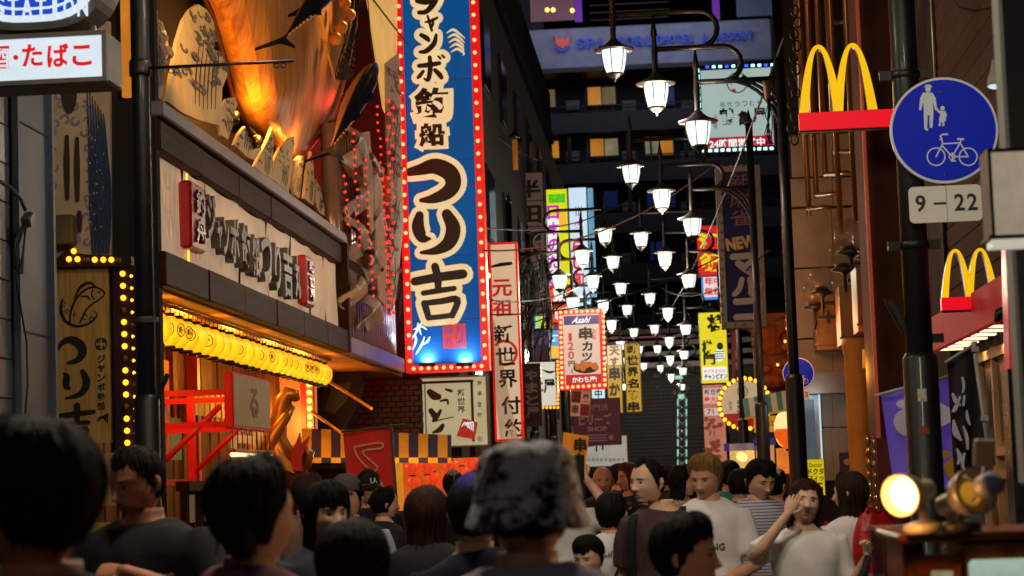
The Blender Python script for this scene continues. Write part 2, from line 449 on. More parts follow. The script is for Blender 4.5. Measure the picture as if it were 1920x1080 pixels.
# cable and lamp box
ml = thing('wall_lamp', 'small grey lamp housing on a bent conduit on the blue-grey wall', 'lamp', PX(40, 430, -3.85))
m = MB(); m.tube([PX(0, 340, -3.86), PX(20, 352, -3.84), PX(38, 372, -3.82), PX(48, 395, -3.8)], .012, 6); m.build('conduit', GREY, ml)
m = MB(); m.box(PX(52, 412, -3.8), (.06, .1, .07), Matrix.Rotation(.5, 3, 'X'), bev=.01); m.build('housing', GREY, ml)
m = MB()
for k in range(4):
    a = rnd.uniform(-4, 4)
    m.tube([PX(42 + a, 425, -3.78), PX(30 + a, 450 + k * 6, -3.78), PX(27 + a, 490 + k * 4, -3.78), PX(38 + a, 512, -3.78), PX(44, 470, -3.78), PX(48, 425, -3.78)], .007, 5)
m.build('cable_loop', WIRE, ml)
m = MB(); m.tube([PX(30, 515, -3.85), PX(36, 560, -3.86), PX(50, 640, -3.86), PX(52, 720, -3.86), PX(46, 790, -3.86)], .006, 5)
m.thing('wall_cable', WIRE, 'thin loose cable running down the blue-grey wall at left', 'cable', PX(40, 600, -3.85))

# lit sign boxes of the shop
YK = 10.0
LW = lit('sign_white_cool', (222, 236, 246), .96, .16, 2.2)
RED_L = lit('letter_red_lit', (226, 20, 24), .9, 0)
t, fr = panel('tobacco_sign', 'lit white box sign with red Japanese lettering under the blue oval sign', 'sign', 68, 111, 280, 100, YK, LW, mat('sign_grey', (118, 114, 112), .5, .3, .12, 6, dirt=.4), .28, 9)
m = MB()
fr.glyph(m, '酒', -2, 107, 42, 46, .001, .006, 0, .022); fr.disc(m, 30, 108, 5, .001, .006)
for ch, x, w_, h_ in (('た', 61, 40, 44), ('ば', 109, 42, 46), ('こ', 154, 38, 40)): fr.glyph(m, ch, x, 104, w_, h_, .001, .006, 0, .025)
m.marks.insert(1, (len(glyph_data('酒', .022)[0]), len(glyph_data('酒', .022)[1]))); m.letters('letter', RED_L, t)
m = MB()
for x in (14, 160): MB().cyl(P(x, 70, YK) + Vector((0, .12, 0)), P(x, 40, YK) + Vector((0, .12, 0)), .022).build('hanger', GREY, t)
# oval blue sign above
fr2 = cam_fr(60, -70, YK)
t2 = thing('oval_sign', 'glowing blue and white oval shop sign cut by the top edge', 'sign', fr2.w(0, -.3, 0))
def ell(rx, ry): return [(rx * math.cos(k * math.pi / 32) * (1 if True else 0), ry * math.sin(k * math.pi / 32)) for k in range(64)]
s0 = fr2.s
def shield(rx, ry, top):
    out = []
    for k in range(25):
        a = math.pi + math.pi * k / 24; out.append((rx * math.copysign(abs(math.cos(a)) ** .62, math.cos(a)), ry * math.sin(a)))
    return [(-rx, top)] + out + [(rx, top)]
m = MB(); m.prism([(a * s0, b * s0) for a, b in shield(154, 132, 120)], fr2, -.26, -.01); m.build('sign_box', GREY, t2)
m = MB(); m.prism([(a * s0, b * s0) for a, b in shield(136, 117, 112)], fr2, -.012, .0); m.build('sign_face', LW, t2)
m = MB(); m.prism([(a * s0, b * s0) for a, b in shield(124, 104, 106)], fr2, .0, .004); m.build('blue_field', lit('sign_blue_lit', (20, 70, 200), .9, .05), t2)
m = MB(); m.prism([(a * s0, b * s0) for a, b in shield(114, 94, 100)], fr2, .004, .007); m.build('inner_line', LW, t2)
m = MB(); m.prism([(a * s0, b * s0) for a, b in shield(109, 89, 97)], fr2, .007, .010); m.build('inner_field', MATS['sign_blue_lit'], t2)
m = MB()
for i, ch in enumerate('STATION'):
    x = 1 + (i) * 26 - 3; yy = 10 + 5 * math.cos((i - 3) * .35) - (6 if False else 0)
    fr2.glyph(m, ch, x + 2, yy, 21 if ch != 'I' else 9, 40, .010, .014, 0, .03)
m.letters('letter', LW, t2)

# ================================================================== restaurant with the boat front
RX = -3.6
rb = thing('restaurant_building', 'dark wooden seafood restaurant with boat front and glowing lantern canopy at left', 'building', (-4.6, 22, 0))
DK = mat('dark_brown_wall', (34, 24, 19), .9, 0, .25, 3, dirt=.3)  # dark brown, mottled by noise, for walls and cores
m = MB(); m.box((-4.55, 22.0, 6.7), (.3, 14.2, 7.0)); m.box((-3.77, 14.97, 4.2), (.3, .1, 9.0)); m.build('wall', DK, rb)
m = MB(); m.box((-5.05, 22, 1.55), (.25, 14.2, 3.1)); m.build('back_wall', WOODD, rb)
# vertical boards of the shop front
b0 = None
for k in range(28):
    y = 15.2 + k * .42
    if b0 is None: b0 = MB().box((0, 0, 0), (.05, .36, 3.0), bev=.012).build('plank', WOODV, rb, local=True); o = b0
    else: o = bpy.data.objects.new('plank', b0.data); COL.objects.link(o); o.parent = rb
    o.location = Vector((-4.89 + rnd.uniform(0, .012), y, 1.52)) - Vector(rb.location)
SOF = mat('soffit_board', (196, 132, 66), .55, 0, .12, 6, stretch=(1, .2, 1), dirt=.2)
sb0 = None
for k in range(24):
    if sb0 is None: sb0 = MB().box((0, 0, 0), (1.25, .575, .05), bev=.006).build('soffit_panel', SOF, rb, local=True); o = sb0
    else: o = bpy.data.objects.new('soffit_panel', sb0.data); COL.objects.link(o); o.parent = rb
    o.location = Vector((-4.29, 15.3 + k * .58, 3.10)) - Vector(rb.location)
# beams in lengths
for z, hz, x in ((4.19, .22, RX), (3.22, .25, RX + .03)):
    bm = None
    for k in range(6):
        L = 8.5 / 6; y = 14.95 + L * (k + .5)
        if bm is None: bm = MB().box((0, 0, 0), (.14, L - .012, hz), bev=.012).build('beam', WOODD, rb, local=True); o = bm
        else: o = bpy.data.objects.new('beam', bm.data); COL.objects.link(o); o.parent = rb
        o.location = Vector((x - .07 + rnd.uniform(-.006, .006), y, z)) - Vector(rb.location)
m = MB(); m.box((RX - .05, 23.5, 3.71), (.2, .12, 1.22)); m.build('end_post', WOODD, rb)
LEDGE = mat('ledge_metal', (140, 128, 140), .4, .2, .12, 5, dirt=.3)
m = MB(); m.box((RX - .26, 19.2, 4.37), (.6, 8.6, .11), bev=.012); m.build('ledge', LEDGE, rb)
m = MB(); m.box((RX - .45, 26.0, 3.2), (.95, 4.9, .2), bev=.015); m.build('pink_ledge', LEDGE, rb)
# ribbed glossy cladding beyond the boat
RIB = mat('ribbed_acrylic', (206, 176, 168), .22, .5, .12, 3, dirt=.3)
rib0 = None
for k in range(24):
    y = 23.7 + k * .2
    if rib0 is None: rib0 = MB().tube([(0, 0, -1.2), (0, 0, 1.2)], .1, 10).build('rib', RIB, rb, local=True); o = rib0
    else: o = bpy.data.objects.new('rib', rib0.data); COL.objects.link(o); o.parent = rb
    o.location = Vector((-3.76, y, 4.5)) - Vector(rb.location)
# fascia cloth banners
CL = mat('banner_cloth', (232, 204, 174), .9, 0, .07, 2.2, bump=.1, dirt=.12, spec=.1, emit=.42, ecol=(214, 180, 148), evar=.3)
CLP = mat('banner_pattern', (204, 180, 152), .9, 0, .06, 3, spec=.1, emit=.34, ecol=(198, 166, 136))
fs = thing('fascia_sign', 'long cream cloth fascia with thick dark Japanese letters below the boat', 'sign', (RX - .1, 19.2, 3.3))
yy = [14.98, 16.0, 16.75, 18.1, 19.4, 20.6, 21.7, 22.6, 23.42]
for k in range(8):
    y0, y1 = yy[k] + .008, yy[k + 1] - .008
    def fn(u, v, y0=y0, y1=y1, k=k):
        sag = .035 * math.sin(math.pi * u) if k not in (0,) else .02 * math.sin(math.pi * u)
        z = 3.30 + v * .80 - (sag if v > .5 else -sag * .2) * (abs(v - .5) * 2)
        return (RX - .085 + .012 * math.sin(u * 7 + k) * math.sin(v * 3.1) + .012 * math.sin(v * 5 + k * 2), y0 + (y1 - y0) * u, z)
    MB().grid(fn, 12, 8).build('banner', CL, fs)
ff = Fr((RX - .07, 0, 0), (0, 1, 0), (0, 0, 1), 1.0)
fm = Fr((RX - .07, 0, 0), (0, 1, 0), (0, 0, 1))
m = MB()
for (cy0, cz0) in ((15.45, 3.78), (16.35, 3.7)):
    for a in (-30, 30):
        t_ = math.radians(a + 90)
        for q in (-.07, .0, .07):
            x0, z0 = cy0 + q * 2, cz0; fm.stroke(m, [(x0, z0 - .28, .012), (x0 + .12 * math.sin(math.radians(a)), z0, .02), (x0 + .22 * math.sin(math.radians(a)), z0 + .26, .012)], -.0, .003)
    fm.ring(m, cy0, cz0, .1, .08, 0, .003)
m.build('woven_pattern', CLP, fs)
def yp(px): return 3.53 * FPX / (1253 - px)
LG = mat('letter_grey', (78, 74, 76), .45, .1, .1, 9, dirt=.3)
spec_ = [('ジ', 394, 413, 3.79, .40), ('ャ', 413, 424, 3.68, .24), ('ン', 424, 437, 3.69, .34), ('ボ', 437, 457, 3.70, .42), ('釣', 458, 478, 3.69, .44), ('船', 478, 495, 3.66, .40), ('つ', 494, 518, 3.68, .46), ('り', 520, 534, 3.66, .48), ('吉', 536, 556, 3.66, .52), ('丸', 558, 570, 3.66, .46)]
for ch, a, b, z, h in spec_:
    y0, y1 = yp(a), yp(b); m = MB(); fm.glyph(m, ch, (y0 + y1) / 2, z, (y1 - y0) * .84, h * .92, .0, .075, 0, .03); m.build('letter', LG, fs)
for a, b, z, h, txt in ((361, 388, 3.72, .52, '釣舟'), (577, 592, 3.68, .50, '新世界')):
    y0, y1 = yp(a), yp(b); m = MB(); m.box((RX - .03, (y0 + y1) / 2, z), (.1, y1 - y0, h), bev=.02); sp = m.build('seal_plate', REDP, fs)
    m = MB(); n = len(txt)
    for i, ch in enumerate(txt): fm.glyph(m, ch, (y0 + y1) / 2, z + h * (.5 - (i + .5) / n) * .85, (y1 - y0) * .62, h / n * .72, .085, .11, 0, .02)
    m.build('seal_relief', mat('seal_dark_red', (104, 8, 10), .3, 0, .1, 9), sp)
m = MB(); m.cyl((RX - .05, 16.0, 4.05), (RX - .05, 16.0, 3.32), .009); m.build('bright_cord', BULBO, fs)

# boat hull standing over the ledge: planks run up from the stem
bt = thing('boat_hull', 'large varnished wooden boat hull on the restaurant front behind the wave boards', 'boat', PX(550, 300, -3.95))
Lb = [(548, 303), (500, 268), (462, 236), (438, 180), (418, 100), (392, 10), (352, -70)]
Rb = [(556, 300), (592, 258), (630, 198), (650, 120), (664, 50), (674, -10), (682, -80)]
def lerp(A, t):
    t *= len(A) - 1; i = min(int(t), len(A) - 2); q = t - i
    return A[i][0] + (A[i + 1][0] - A[i][0]) * q, A[i][1] + (A[i + 1][1] - A[i][1]) * q
def hull(u, v, d=0):
    l = lerp(Lb, v); r = lerp(Rb, v); x = l[0] + (r[0] - l[0]) * u; y = l[1] + (r[1] - l[1]) * u + 26 * math.sin(math.pi * u) * (1 - v) * v * 2
    X = -4.12 + .17 * u + .36 * (math.sin(math.pi * min(1, max(0, u))) ** .7) * (.35 + .65 * min(1, v * 2)) + d
    return PX(x, y, X)
NP = 8
for k in range(NP):
    u0, u1 = k / NP + .0008, (k + 1) / NP - .0008
    mb = MB(); nv = 14
    for d in (0, -.04): mb.grid(lambda u, v, d=d: hull(u0 + (u1 - u0) * u, v, d), 2, nv)
    mb.grid(lambda u, v: hull(u0, v, -.04 * (1 - u)), 1, nv); mb.grid(lambda u, v: hull(u1, v, -.04 * u), 1, nv)
    mb.build('plank', WOODH, bt)
mb = MB(); mb.tube([hull(1, v / 10, .03) for v in range(11)], .045, 8); mb.build('gunwale', mat('hull_red', (150, 40, 26), .35, 0, .2, 6), bt)
mb = MB(); mb.tube([hull(0, v / 10, .02) for v in range(11)], .03, 8); mb.build('keel', WOODD, bt)
mb = MB(); mb.grid(lambda u, v: hull(u, v, -.09), 12, 10); mb.build('hull_backing', DK, bt)

# wave boards on the ledge
WC = mat('wave_cream', (224, 204, 158), .75, 0, .12, 5, dirt=.2); WG = mat('wave_grey', (112, 106, 108), .8, 0, .25, 18); WN = mat('wave_navy', (40, 46, 56), .7, 0, .3, 12)
WV = [
 ('tall curling wave board with navy stripes, biggest on the ledge', [(314, 190), (322, 140), (332, 80), (345, 38), (358, 18), (372, 8), (388, 18), (401, 42), (405, 66), (400, 92), (416, 98), (421, 118), (428, 128), (425, 146), (417, 165), (416, 200), (413, 236), (398, 232), (370, 224), (340, 210)]),
 ('grey patterned wave board at the left end of the ledge', [(276, 178), (276, 20), (284, 4), (296, 36), (312, 60), (318, 96), (310, 120), (304, 186)]),
 ('small hooked wave board right of the tall one', [(412, 236), (416, 200), (426, 186), (440, 182), (446, 196), (438, 214), (436, 236), (428, 262), (416, 254)]),
 ('low pointed wave board with striped side', [(440, 272), (448, 252), (460, 237), (465, 258), (474, 280), (492, 278), (478, 300), (466, 296)]),
 ('tall narrow pointed wave board near mid ledge', [(478, 312), (488, 290), (502, 262), (511, 238), (513, 268), (512, 300), (511, 338), (494, 326)]),
 ('broad slanted wave board with navy streaks near the right end', [(511, 336), (514, 300), (526, 276), (545, 258), (553, 256), (549, 290), (546, 320), (542, 362), (528, 350)]),
 ('thin dark edged wave board beside the stem of the boat', [(548, 344), (554, 300), (564, 292), (570, 292), (566, 330), (562, 372), (552, 364)]),
 ('slim wave board second from the right end', [(570, 372), (576, 320), (584, 284), (588, 310), (590, 350), (588, 386)]),
 ('last small wave board at the right end of the ledge', [(592, 384), (594, 336), (600, 350), (607, 380), (610, 406), (600, 400)])]
for i, (lab, pts) in enumerate(WV):
    X = -3.66 - .015 * i
    fr = Fr((X, 0, 0), (0, 1, 0), (0, 0, 1), .0045)
    lo = max(p[1] for p in pts); lx = sum(p[0] for p in pts) / len(pts)
    wv = thing('wave_board', lab, 'wave board', PX(lx, lo, X), 'wave cutouts on the ledge')
    mb = MB(); fr.poly(mb, pts, -.03, 0); mb.build('board', WC, wv)
    xs = [p[0] for p in pts]; ys = [p[1] for p in pts]; cx, cy2 = sum(xs) / len(xs), sum(ys) / len(ys)
    inner = [(cx + (x - cx) * .55 + 6 * (i < 1), cy2 + (y - cy2) * .55 + (max(ys) - cy2) * .2) for x, y in pts]
    mb = MB(); rr = random.Random(i)
    for k in range(60 if i < 2 else 12):       # foam curls
        for _ in range(30):
            j = rr.randrange(len(pts)); q = rr.uniform(.35, .92); x = cx + (pts[j][0] - cx) * q; y = cy2 + (pts[j][1] - cy2) * q
            if y < cy2 + (max(ys) - cy2) * .4: break
        a = rr.uniform(0, 360); fr.ring(mb, x, y, rr.uniform(3.5, 8) * (1 if i < 2 else .6), rr.uniform(1.5, 3.5) * (1 if i < 2 else .6), .001 + k * .0002, .004 + k * .0002, 0, 10, a, a + 250, 4.2)
    mb.build('foam_curls', WG, wv, kind=None)
    mb = MB()
    w0 = (max(xs) - min(xs))
    for k in range(6 if i < 2 else 4):
        x = cx - w0 * .17 + k * w0 * (.066 if i < 2 else .07); yb = max(ys) - (14 if i < 2 else 6) - abs(k - 2) * 3 - (max(xs) - x) * .35; h = (max(ys) - min(ys)) * (.50 if i < 2 else .34)
        fr.stroke(mb, [(x + (8 if i == 0 else 2), yb - h, .25), (x + 2, yb - h * .5, w0 * .03 / 1), (x, yb, .6)], .005 + k * .0003, .008 + k * .0003, 0, 3)
    mb.build('stripes', WN, wv)

# fish hanging over the hull
TUNA = mat('tuna_back', (26, 34, 48), .2, .3, .25, 5); TBEL = mat('tuna_gold', (206, 150, 56), .35, .1, .25, 6)
def fish(label, head, tail, X0, X1, r, belly):
    a = PX(*head, X0); b = PX(*tail, X1); t = thing('tuna', label, 'fish model', (a + b) / 2, 'model tuna hung over the boat')
    d = (b - a); L = d.length; z = d.normalized(); x, y, _ = frame_of(z)
    if x.z < 0: x = -x
    prof = [(0, .0), (.04, .35), (.12, .68), (.25, .95), (.4, 1), (.55, .88), (.7, .6), (.83, .3), (.93, .11), (1, .06)]
    def fn(u, v):
        i = min(int(v * 9), 8); q = v * 9 - i; p = [prof[i][k] + (prof[i + 1][k] - prof[i][k]) * q for k in (0, 1)]
        an = 2 * math.pi * u; return a + z * (p[0] * L) + (x * math.cos(an) * 1.1 + y * math.sin(an) * .75) * r * p[1]
    mb = MB(); mb.grid(fn, 18, 27, 0, True, True)
    nb = 18
    for q in range(len(mb.f)):
        u = (q % nb) / nb
        if .24 < u < .76: mb.m[q] = 1
    mb.build('body', [TUNA, belly], t)
    n = y.normalized()
    def fin(pts, name):
        mb = MB(); fr = Fr(a, z, x); mb.prism([(p * L, q * r) for p, q in pts], fr, -.012, .012); mb.build(name, TUNA, t)
    fin([(.97, 0), (1.02, .5), (1.10, 1.5), (1.05, .4), (1.035, 0), (1.05, -.4), (1.10, -1.5), (1.02, -.5)], 'tail_fin')
    fin([(.38, .95), (.46, 1.7), (.5, 1.0)], 'dorsal_fin'); fin([(.6, .8), (.7, 1.35), (.68, .6)], 'dorsal_fin'); fin([(.6, -.8), (.7, -1.35), (.68, -.6)], 'anal_fin'); fin([(.25, -.6), (.4, -1.4), (.36, -.8)], 'pectoral_fin')
    mb = MB()
    for k in range(7): fr = Fr(a, z, x); mb.prism([((.71 + k * .035) * L, r * .5 * (1 - k / 8)), ((.725 + k * .035) * L, r * (.72 - k * .08)), ((.73 + k * .035) * L, r * .4 * (1 - k / 8))], fr, -.008, .008)
    mb.build('finlets', TBEL, t)
    mb = MB(); mb.ball(a + z * L * .07 + y * r * .36 + x * .1 * r, r * .12, 8, 5); mb.ball(a + z * L * .07 - y * r * .36 + x * .1 * r, r * .12, 8, 5); mb.build('eye', INK, t)
    mb = MB(); mb.cyl(a + z * L * .3 + x * r, a + z * L * .3 + Vector((0, 0, 2.5)), .006, n=5); mb.build('hanging_wire', WIRE, t)
fish('dark blue model tuna hanging in front of the upper hull', (652, -62), (530, 74), -3.1, -3.2, .115, TUNA)
fish('golden bellied model tuna hanging beside the stem of the boat', (704, 116), (618, 282), -3.15, -3.2, .125, TBEL)
FLO = mat('float_orange', (216, 140, 52), .45, 0, .12, 6)
nb_ = thing('fishing_net', 'dark fishing net bundle with orange ball floats on the hull edge', 'net', PX(655, 130, -3.7))
for x, y, r in ((647, 6, 11), (655, 28, 12), (640, 51, 12), (628, 73, 12)): MB().ball(PX(x, y, -3.55), r * .0062, 12, 8).build('float', FLO, nb_)
mb = MB(); rr = random.Random(3)
for k in range(34):
    x = 648 + rr.uniform(-2, 22); mb.tube([PX(x + 10, -20, -3.62), PX(x + rr.uniform(0, 10), 50, -3.58 + rr.uniform(-.04, .04)), PX(x - rr.uniform(2, 14), 110, -3.6), PX(x - rr.uniform(6, 22), 150, -3.66)], .006, 4)
for k in range(14): y = 10 + k * 10; mb.tube([PX(650 - k * .9 + q * 4, y + 4 * math.sin(q * 1.6 + k), -3.58) for q in range(7)], .005, 4)
mb.build('netting', mat('net_brown', (58, 42, 26), .8), nb_)
mb = MB(); mb.tube([PX(594, 28, -3.4), PX(606, 70, -3.4), PX(622, 125, -3.45), PX(630, 165, -3.5)], .013, 6); mb.build('rope', mat('rope_gold', (196, 140, 50), .7), nb_)
# up-lights on the ledge (warm hot spots on the hull)
ul0 = None
for i, (x, y, e, lab) in enumerate(((440, 218, 26, 'small ledge spotlight glowing at the left foot of the hull'), (482, 262, 40, 'small ledge spotlight glowing under the middle of the hull'), (545, 318, 22, 'small ledge spotlight by the stem of the boat'), (345, 150, 16, 'small ledge spotlight hidden behind the tall wave board'))):
    p = PX(x, y + 14, -3.85); t = thing('ledge_spotlight', lab, 'spotlight', p, 'spotlights on the ledge')
    mb = MB(); mb.lathe(p, [(.03, 0), (.045, .03), (.05, .1), (.042, .1)], 10); mb.build('housing', BLACK, t)
    MB().lathe(p + Vector((0, 0, .1)), [(.04, 0), (.03, .012)], 10).build('lens', BULBO, t)
    lamp('POINT', 'light', p + Vector((.10, -.05, .22)), e * 1.6, (255, 160, 52), .04, None, t)

for x, lab in ((470, 'added unseen floodlight on a long arm, nearer one over the hull'), (800, 'added unseen floodlight on a long arm, farther one over the hull')):  # floodlights added out of view to brighten the hull
    p = PX(x, -120, -2.75); t = thing('added_floodlight', lab, 'floodlight', p, 'added floodlights over the boat'); q = PX(500 if x < 600 else 570, 110, -3.9); d_ = (q - p).normalized()
    mb = MB(); mb.lathe(p, [(.05, -.1), (.09, 0), (.1, .06), (.09, .06)], 14, 0, d_); mb.build('housing', BLACK, t); mb = MB(); mb.cyl(p, (-4.35, p.y, p.z + .2), .02); mb.build('arm', BLACK, t)
    MB().lathe(p + d_ * .05, [(.085, 0), (.06, .012)], 14, 0, d_).build('lens', BULBO, t); lamp('SPOT', 'light', p + d_ * .09, 420 if x < 600 else 700, (255, 182, 96), .1, q, t, 85 if x < 600 else 26)
# mural strip and wall ornaments right of the hull
MUR = mat('mural_cream', (214, 186, 150), .6, 0, .15, 4, dirt=.2)
mu = thing('wave_mural', 'cream wave painted mural strip between the hull and the tall blue sign', 'mural', PX(700, 300, -3.6))
frm = Fr((-3.55, 0, 0), (0, 1, 0), (0, 0, 1), .0068)
def strip(parent, pts, d, mt, nm):
    mb = MB(); frm.poly(mb, pts, d, d + .02); mb.build(nm, mt, parent)
strip(mu, [(676, -60), (742, -60), (742, 90), (735, 180), (728, 230), (716, 200), (700, 90), (690, 20)], 0, lit('mural_amber', (236, 176, 82), .75, .25, 2), 'lit_panel')
strip(mu, [(716, 120), (742, 100), (750, 420), (736, 560), (722, 590), (726, 400), (718, 260)], .03, MUR, 'panel')
strip(mu, [(690, 330), (705, 320), (712, 400), (716, 480), (712, 575), (700, 560), (696, 460)], .05, MUR, 'panel')
strip(mu, [(668, 250), (684, 246), (690, 330), (698, 420), (688, 440), (676, 350)], .04, MUR, 'panel')
mb = MB(); rr = random.Random(9)
for k in range(44):
    x, y = rr.uniform(716, 745), rr.uniform(130, 560); a = rr.uniform(0, 360); frm.ring(mb, x, y, rr.uniform(4, 9), rr.uniform(2, 3.5), .056 + k * .0003, .06 + k * .0003, 0, 9, a, a + 230, 6)
mb.build('foam_curls', mat('mural_red', (150, 60, 50), .6), mu)
mb = MB()
for k in range(26):
    x, y = rr.uniform(722, 742), rr.uniform(180, 560); frm.stroke(mb, [(x, y, .5), (x + rr.uniform(-6, 3), y + 20, 2.2), (x + rr.uniform(-8, 2), y + 44, .4)], .075 + k * .0003, .08 + k * .0003, 0, 3)
mb.build('brush_marks', mat('mural_blue', (44, 54, 84), .6), mu)
rr = random.Random(41)
for k in range(12):       # stacked curling foam plates
    col_ = k % 2; x = (672, 703)[col_] + rr.uniform(-5, 5); y = 262 + (k // 2) * 58 + col_ * 34
    if y > 610: continue
    c_ = PX(x, y, -3.52); Lz = 40 * c_.y / FPX; Ly = .9 + rr.uniform(-.2, .3)
    def fnq(u, v, c_=c_, Lz=Lz, Ly=Ly, k=k): return (c_.x + .10 * math.sin(v * 5 + k) - .05 * abs(u - .5), c_.y + (u - .5) * Ly * (1 - .5 * abs(v - .4)), c_.z + (v - .5) * Lz * 1.25 + .06 * math.sin(u * 6 + k))
    mb = MB(); mb.grid(fnq, 16, 14); mb.grid(lambda u, v: Vector(fnq(u, v)) - Vector((.02, 0, 0)), 10, 8); mb.build('foam_plate', (MUR, mat('mural_pale', (226, 214, 204), .5, 0, .25, 5, dirt=.3))[1], mu)
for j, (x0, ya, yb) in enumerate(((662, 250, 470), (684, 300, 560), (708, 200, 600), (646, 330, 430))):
    q_ = [PX(x0 + (yy_ - ya) * .06 + rr.uniform(-2, 2), yy_, -3.36) for yy_ in range(ya, yb, 15)]; t = thing('red_light_string', ('string of small red lights over the ribbed wall nearest the fish', 'second string of small red lights over the ribbed wall', 'long string of small red lights left of the mural edge', 'short string of small red lights close to the boat stem')[j], 'string lights', q_[-1], 'strings of red lights'); mb = MB(); mb.tube(q_, .004, 4); mb.build('cable', WIRE, t); bulbs(t, q_, .016, lit('bulb_red', (255, 40, 30), 2.2, 0))  # red bulbs stand in for sign reflections on the ribs
rr = random.Random(5); rp = []
for k in range(34):
    yq = 190 + k * 12; rp.append(PX(728 + (k % 2) * 8 + rr.uniform(-2, 2), yq, -3.40))
rl = thing('red_light_string', 'string of small red lights hanging down the mural strip', 'string lights', PX(728, 560, -3.42))
mb = MB(); mb.tube(rp, .004, 4); mb.build('cable', WIRE, rl)
bulbs(rl, rp, .022, lit('bulb_red', (255, 40, 30), 2.2, 0))

# ------------------------------------------------------------------ end wall facing the camera with mural, pier, amber strip
ew = thing('corner_mural', 'cream corner wall painted with grey and blue waves above the wooden board sign', 'mural', P(145, 470, 14.6))
fr = cam_fr(145, 300, 14.6)
mb = MB(); fr.poly(mb, [(78, 40), (205, 40), (207, 486), (96, 490)], -.08, 0); mb.build('wall_panel', MUR, ew)
mb = MB(); rr = random.Random(21); sp = []
for _ in range(900):
    if len(sp) >= 38: break
    x = rr.uniform(92, 172); y = rr.uniform(180, 462); r = rr.uniform(6, 11)
    if all(math.hypot(x - a, y - b) > r + c for a, b, c in sp) and not (104 < x < 160 and (y > 235 and y < 430)): sp.append((x, y, r))
for k, (x, y, r) in enumerate(sp):
    a = rr.uniform(0, 360); fr.ring(mb, x, y, r, r * .5, .001 + k * .0002, .004 + k * .0002, 0, 10, a, a + 270)
mb.build('foam_curls', mat('mural_grey', (136, 128, 146), .7, 0, .15, 7), ew)
mb = MB()
for k in range(7):
    x = 172 + k * 5.2; fr.stroke(mb, [(x - 8, 165 + k * 8, .5), (x - 4, 260, 2.0), (x - 1 + k, 380, 2.6), (x + 3 - k * .3, 476, 1.5)], .01 + k * .0004, .013 + k * .0004)
mb.build('blue_streaks', mat('mural_deep_blue', (30, 56, 98), .6, 0, .25, 7), ew)
mb = MB()
for k in range(46):
    x = rr.uniform(160, 196); y = rr.uniform(230, 460); fr.disc(mb, x, y, rr.uniform(.9, 2.2), .014, .017, 0, 7)
mb.build('foam_dots', MUR, ew)
mb = MB(); BRN = mat('mural_brown', (62, 38, 26), .7)
fr.disc(mb, 131, 176, 15, .014, .018, 0, 20, 40)
for x, y0, y1, r in ((127, 256, 372, 5.5), (146, 260, 376, 5.5), (150, 398, 432, 6)): fr.stroke(mb, [(x, y0, r * .6), (x, (y0 + y1) / 2, r), (x + 1, y1, r * .6)], .014, .018)
mb.build('brown_marks', BRN, ew)
mb = MB(); mb.box(P(122, 432, 14.5), (.14, .12, .21), bev=.012)
mb.thing('junction_box', mat('box_olive', (118, 100, 60), .6, .1, .1, 8, dirt=.3), 'olive junction box on the corner wave mural', 'box', P(122, 450, 14.5))
pr = thing('dark_pier', 'black corner pier with an amber lit strip behind the black pole', 'pier', P(245, 920, 14.8))
mb = MB(); mb.box(P(245, 440, 14.75) - Vector((0, 0, 0)), (.285, .2, 3.6)); mb.build('pier', DK, pr)
mb = MB(); mb.box(P(236, 80, 14.6), (.055, .06, .78)); mb.build('lit_strip', lit('amber_strip', (214, 130, 36), .8, .35, 4, stretch=(1, 1, .5)), pr)

# ------------------------------------------------------------------ wooden board sign with bulb arrow
wb = thing('wooden_board_sign', 'pale wooden board sign with black fish emblem and letters edged with amber bulbs', 'sign', P(165, 845, 14.45))
fr = cam_fr(152, 660, 14.45)
mb = MB(); fr.rect(mb, 152, 655, 110, 360, -.1, 0); mb.build('board', WOODL, wb)
mb = MB(); fr.rect(mb, 96, 655, 9, 372, -.1, .02); mb.build('edge_strip', mat('edge_ochre', (150, 110, 46), .5), wb)
mb = MB(); fr.rect(mb, 236, 672, 44, 356, -.12, .015); fr.poly(mb, [(96, 502), (128, 470), (160, 478), (250, 482), (250, 500)], -.12, .06); mb.build('bulb_channel', mat('channel_brown', (44, 18, 14), .5, .1), wb)
on, off_ = [], []
for i, (x, y) in enumerate([(144, 473), (135, 488), (151, 488), (168, 489), (183, 489), (199, 489), (214, 489), (229, 490)]): (off_ if i in (3, 7) else on).append(fr.w(*fr.loc(x, y), .075))
for i in range(15):
    y = 514 + i * 22.6; (off_ if i in (3, 7, 11) else on).append(fr.w(*fr.loc(232 + (y - 514) * .028, y), .03))
    (off_ if i in (4, 9) else on).append(fr.w(*fr.loc(247 + (y - 514) * .028, y + 4), -.0))
bulbs(wb, on, .021, BULBO); bulbs(wb, off_, .021, BULBOFF, 'dead_bulb')
mb = MB()
fr.stroke(mb, [(109, 655, 3), (118, 642, 5), (134, 637, 7), (150, 646, 9), (155, 660, 8.5), (147, 674, 6), (128, 681, 3)], .001, .006)
fr.stroke(mb, [(121, 701, 3), (125, 706, 6), (124, 722, 6.5), (130, 728, 3)], .001, .006); fr.stroke(mb, [(155, 697, 5), (162, 712, 7), (160, 728, 7), (148, 740, 5), (124, 747, 2)], .001, .006)
fr.stroke(mb, [(114, 780, 5), (144, 776, 5.5), (176, 772, 4)], .001, .006); fr.stroke(mb, [(145, 760, 6), (145, 778, 6), (145, 792, 5)], .0015, .007); fr.stroke(mb, [(124, 796, 4), (150, 793, 4.5), (166, 792, 4)], .001, .006)
fr.stroke(mb, [(128, 806, 4.5), (131, 820, 4.5), (136, 838, 4)], .001, .006); fr.stroke(mb, [(128, 806, 4), (150, 804, 4.5), (163, 806, 4.5), (158, 836, 4)], .0015, .0065)
mb.build('lettering', INK, wb)
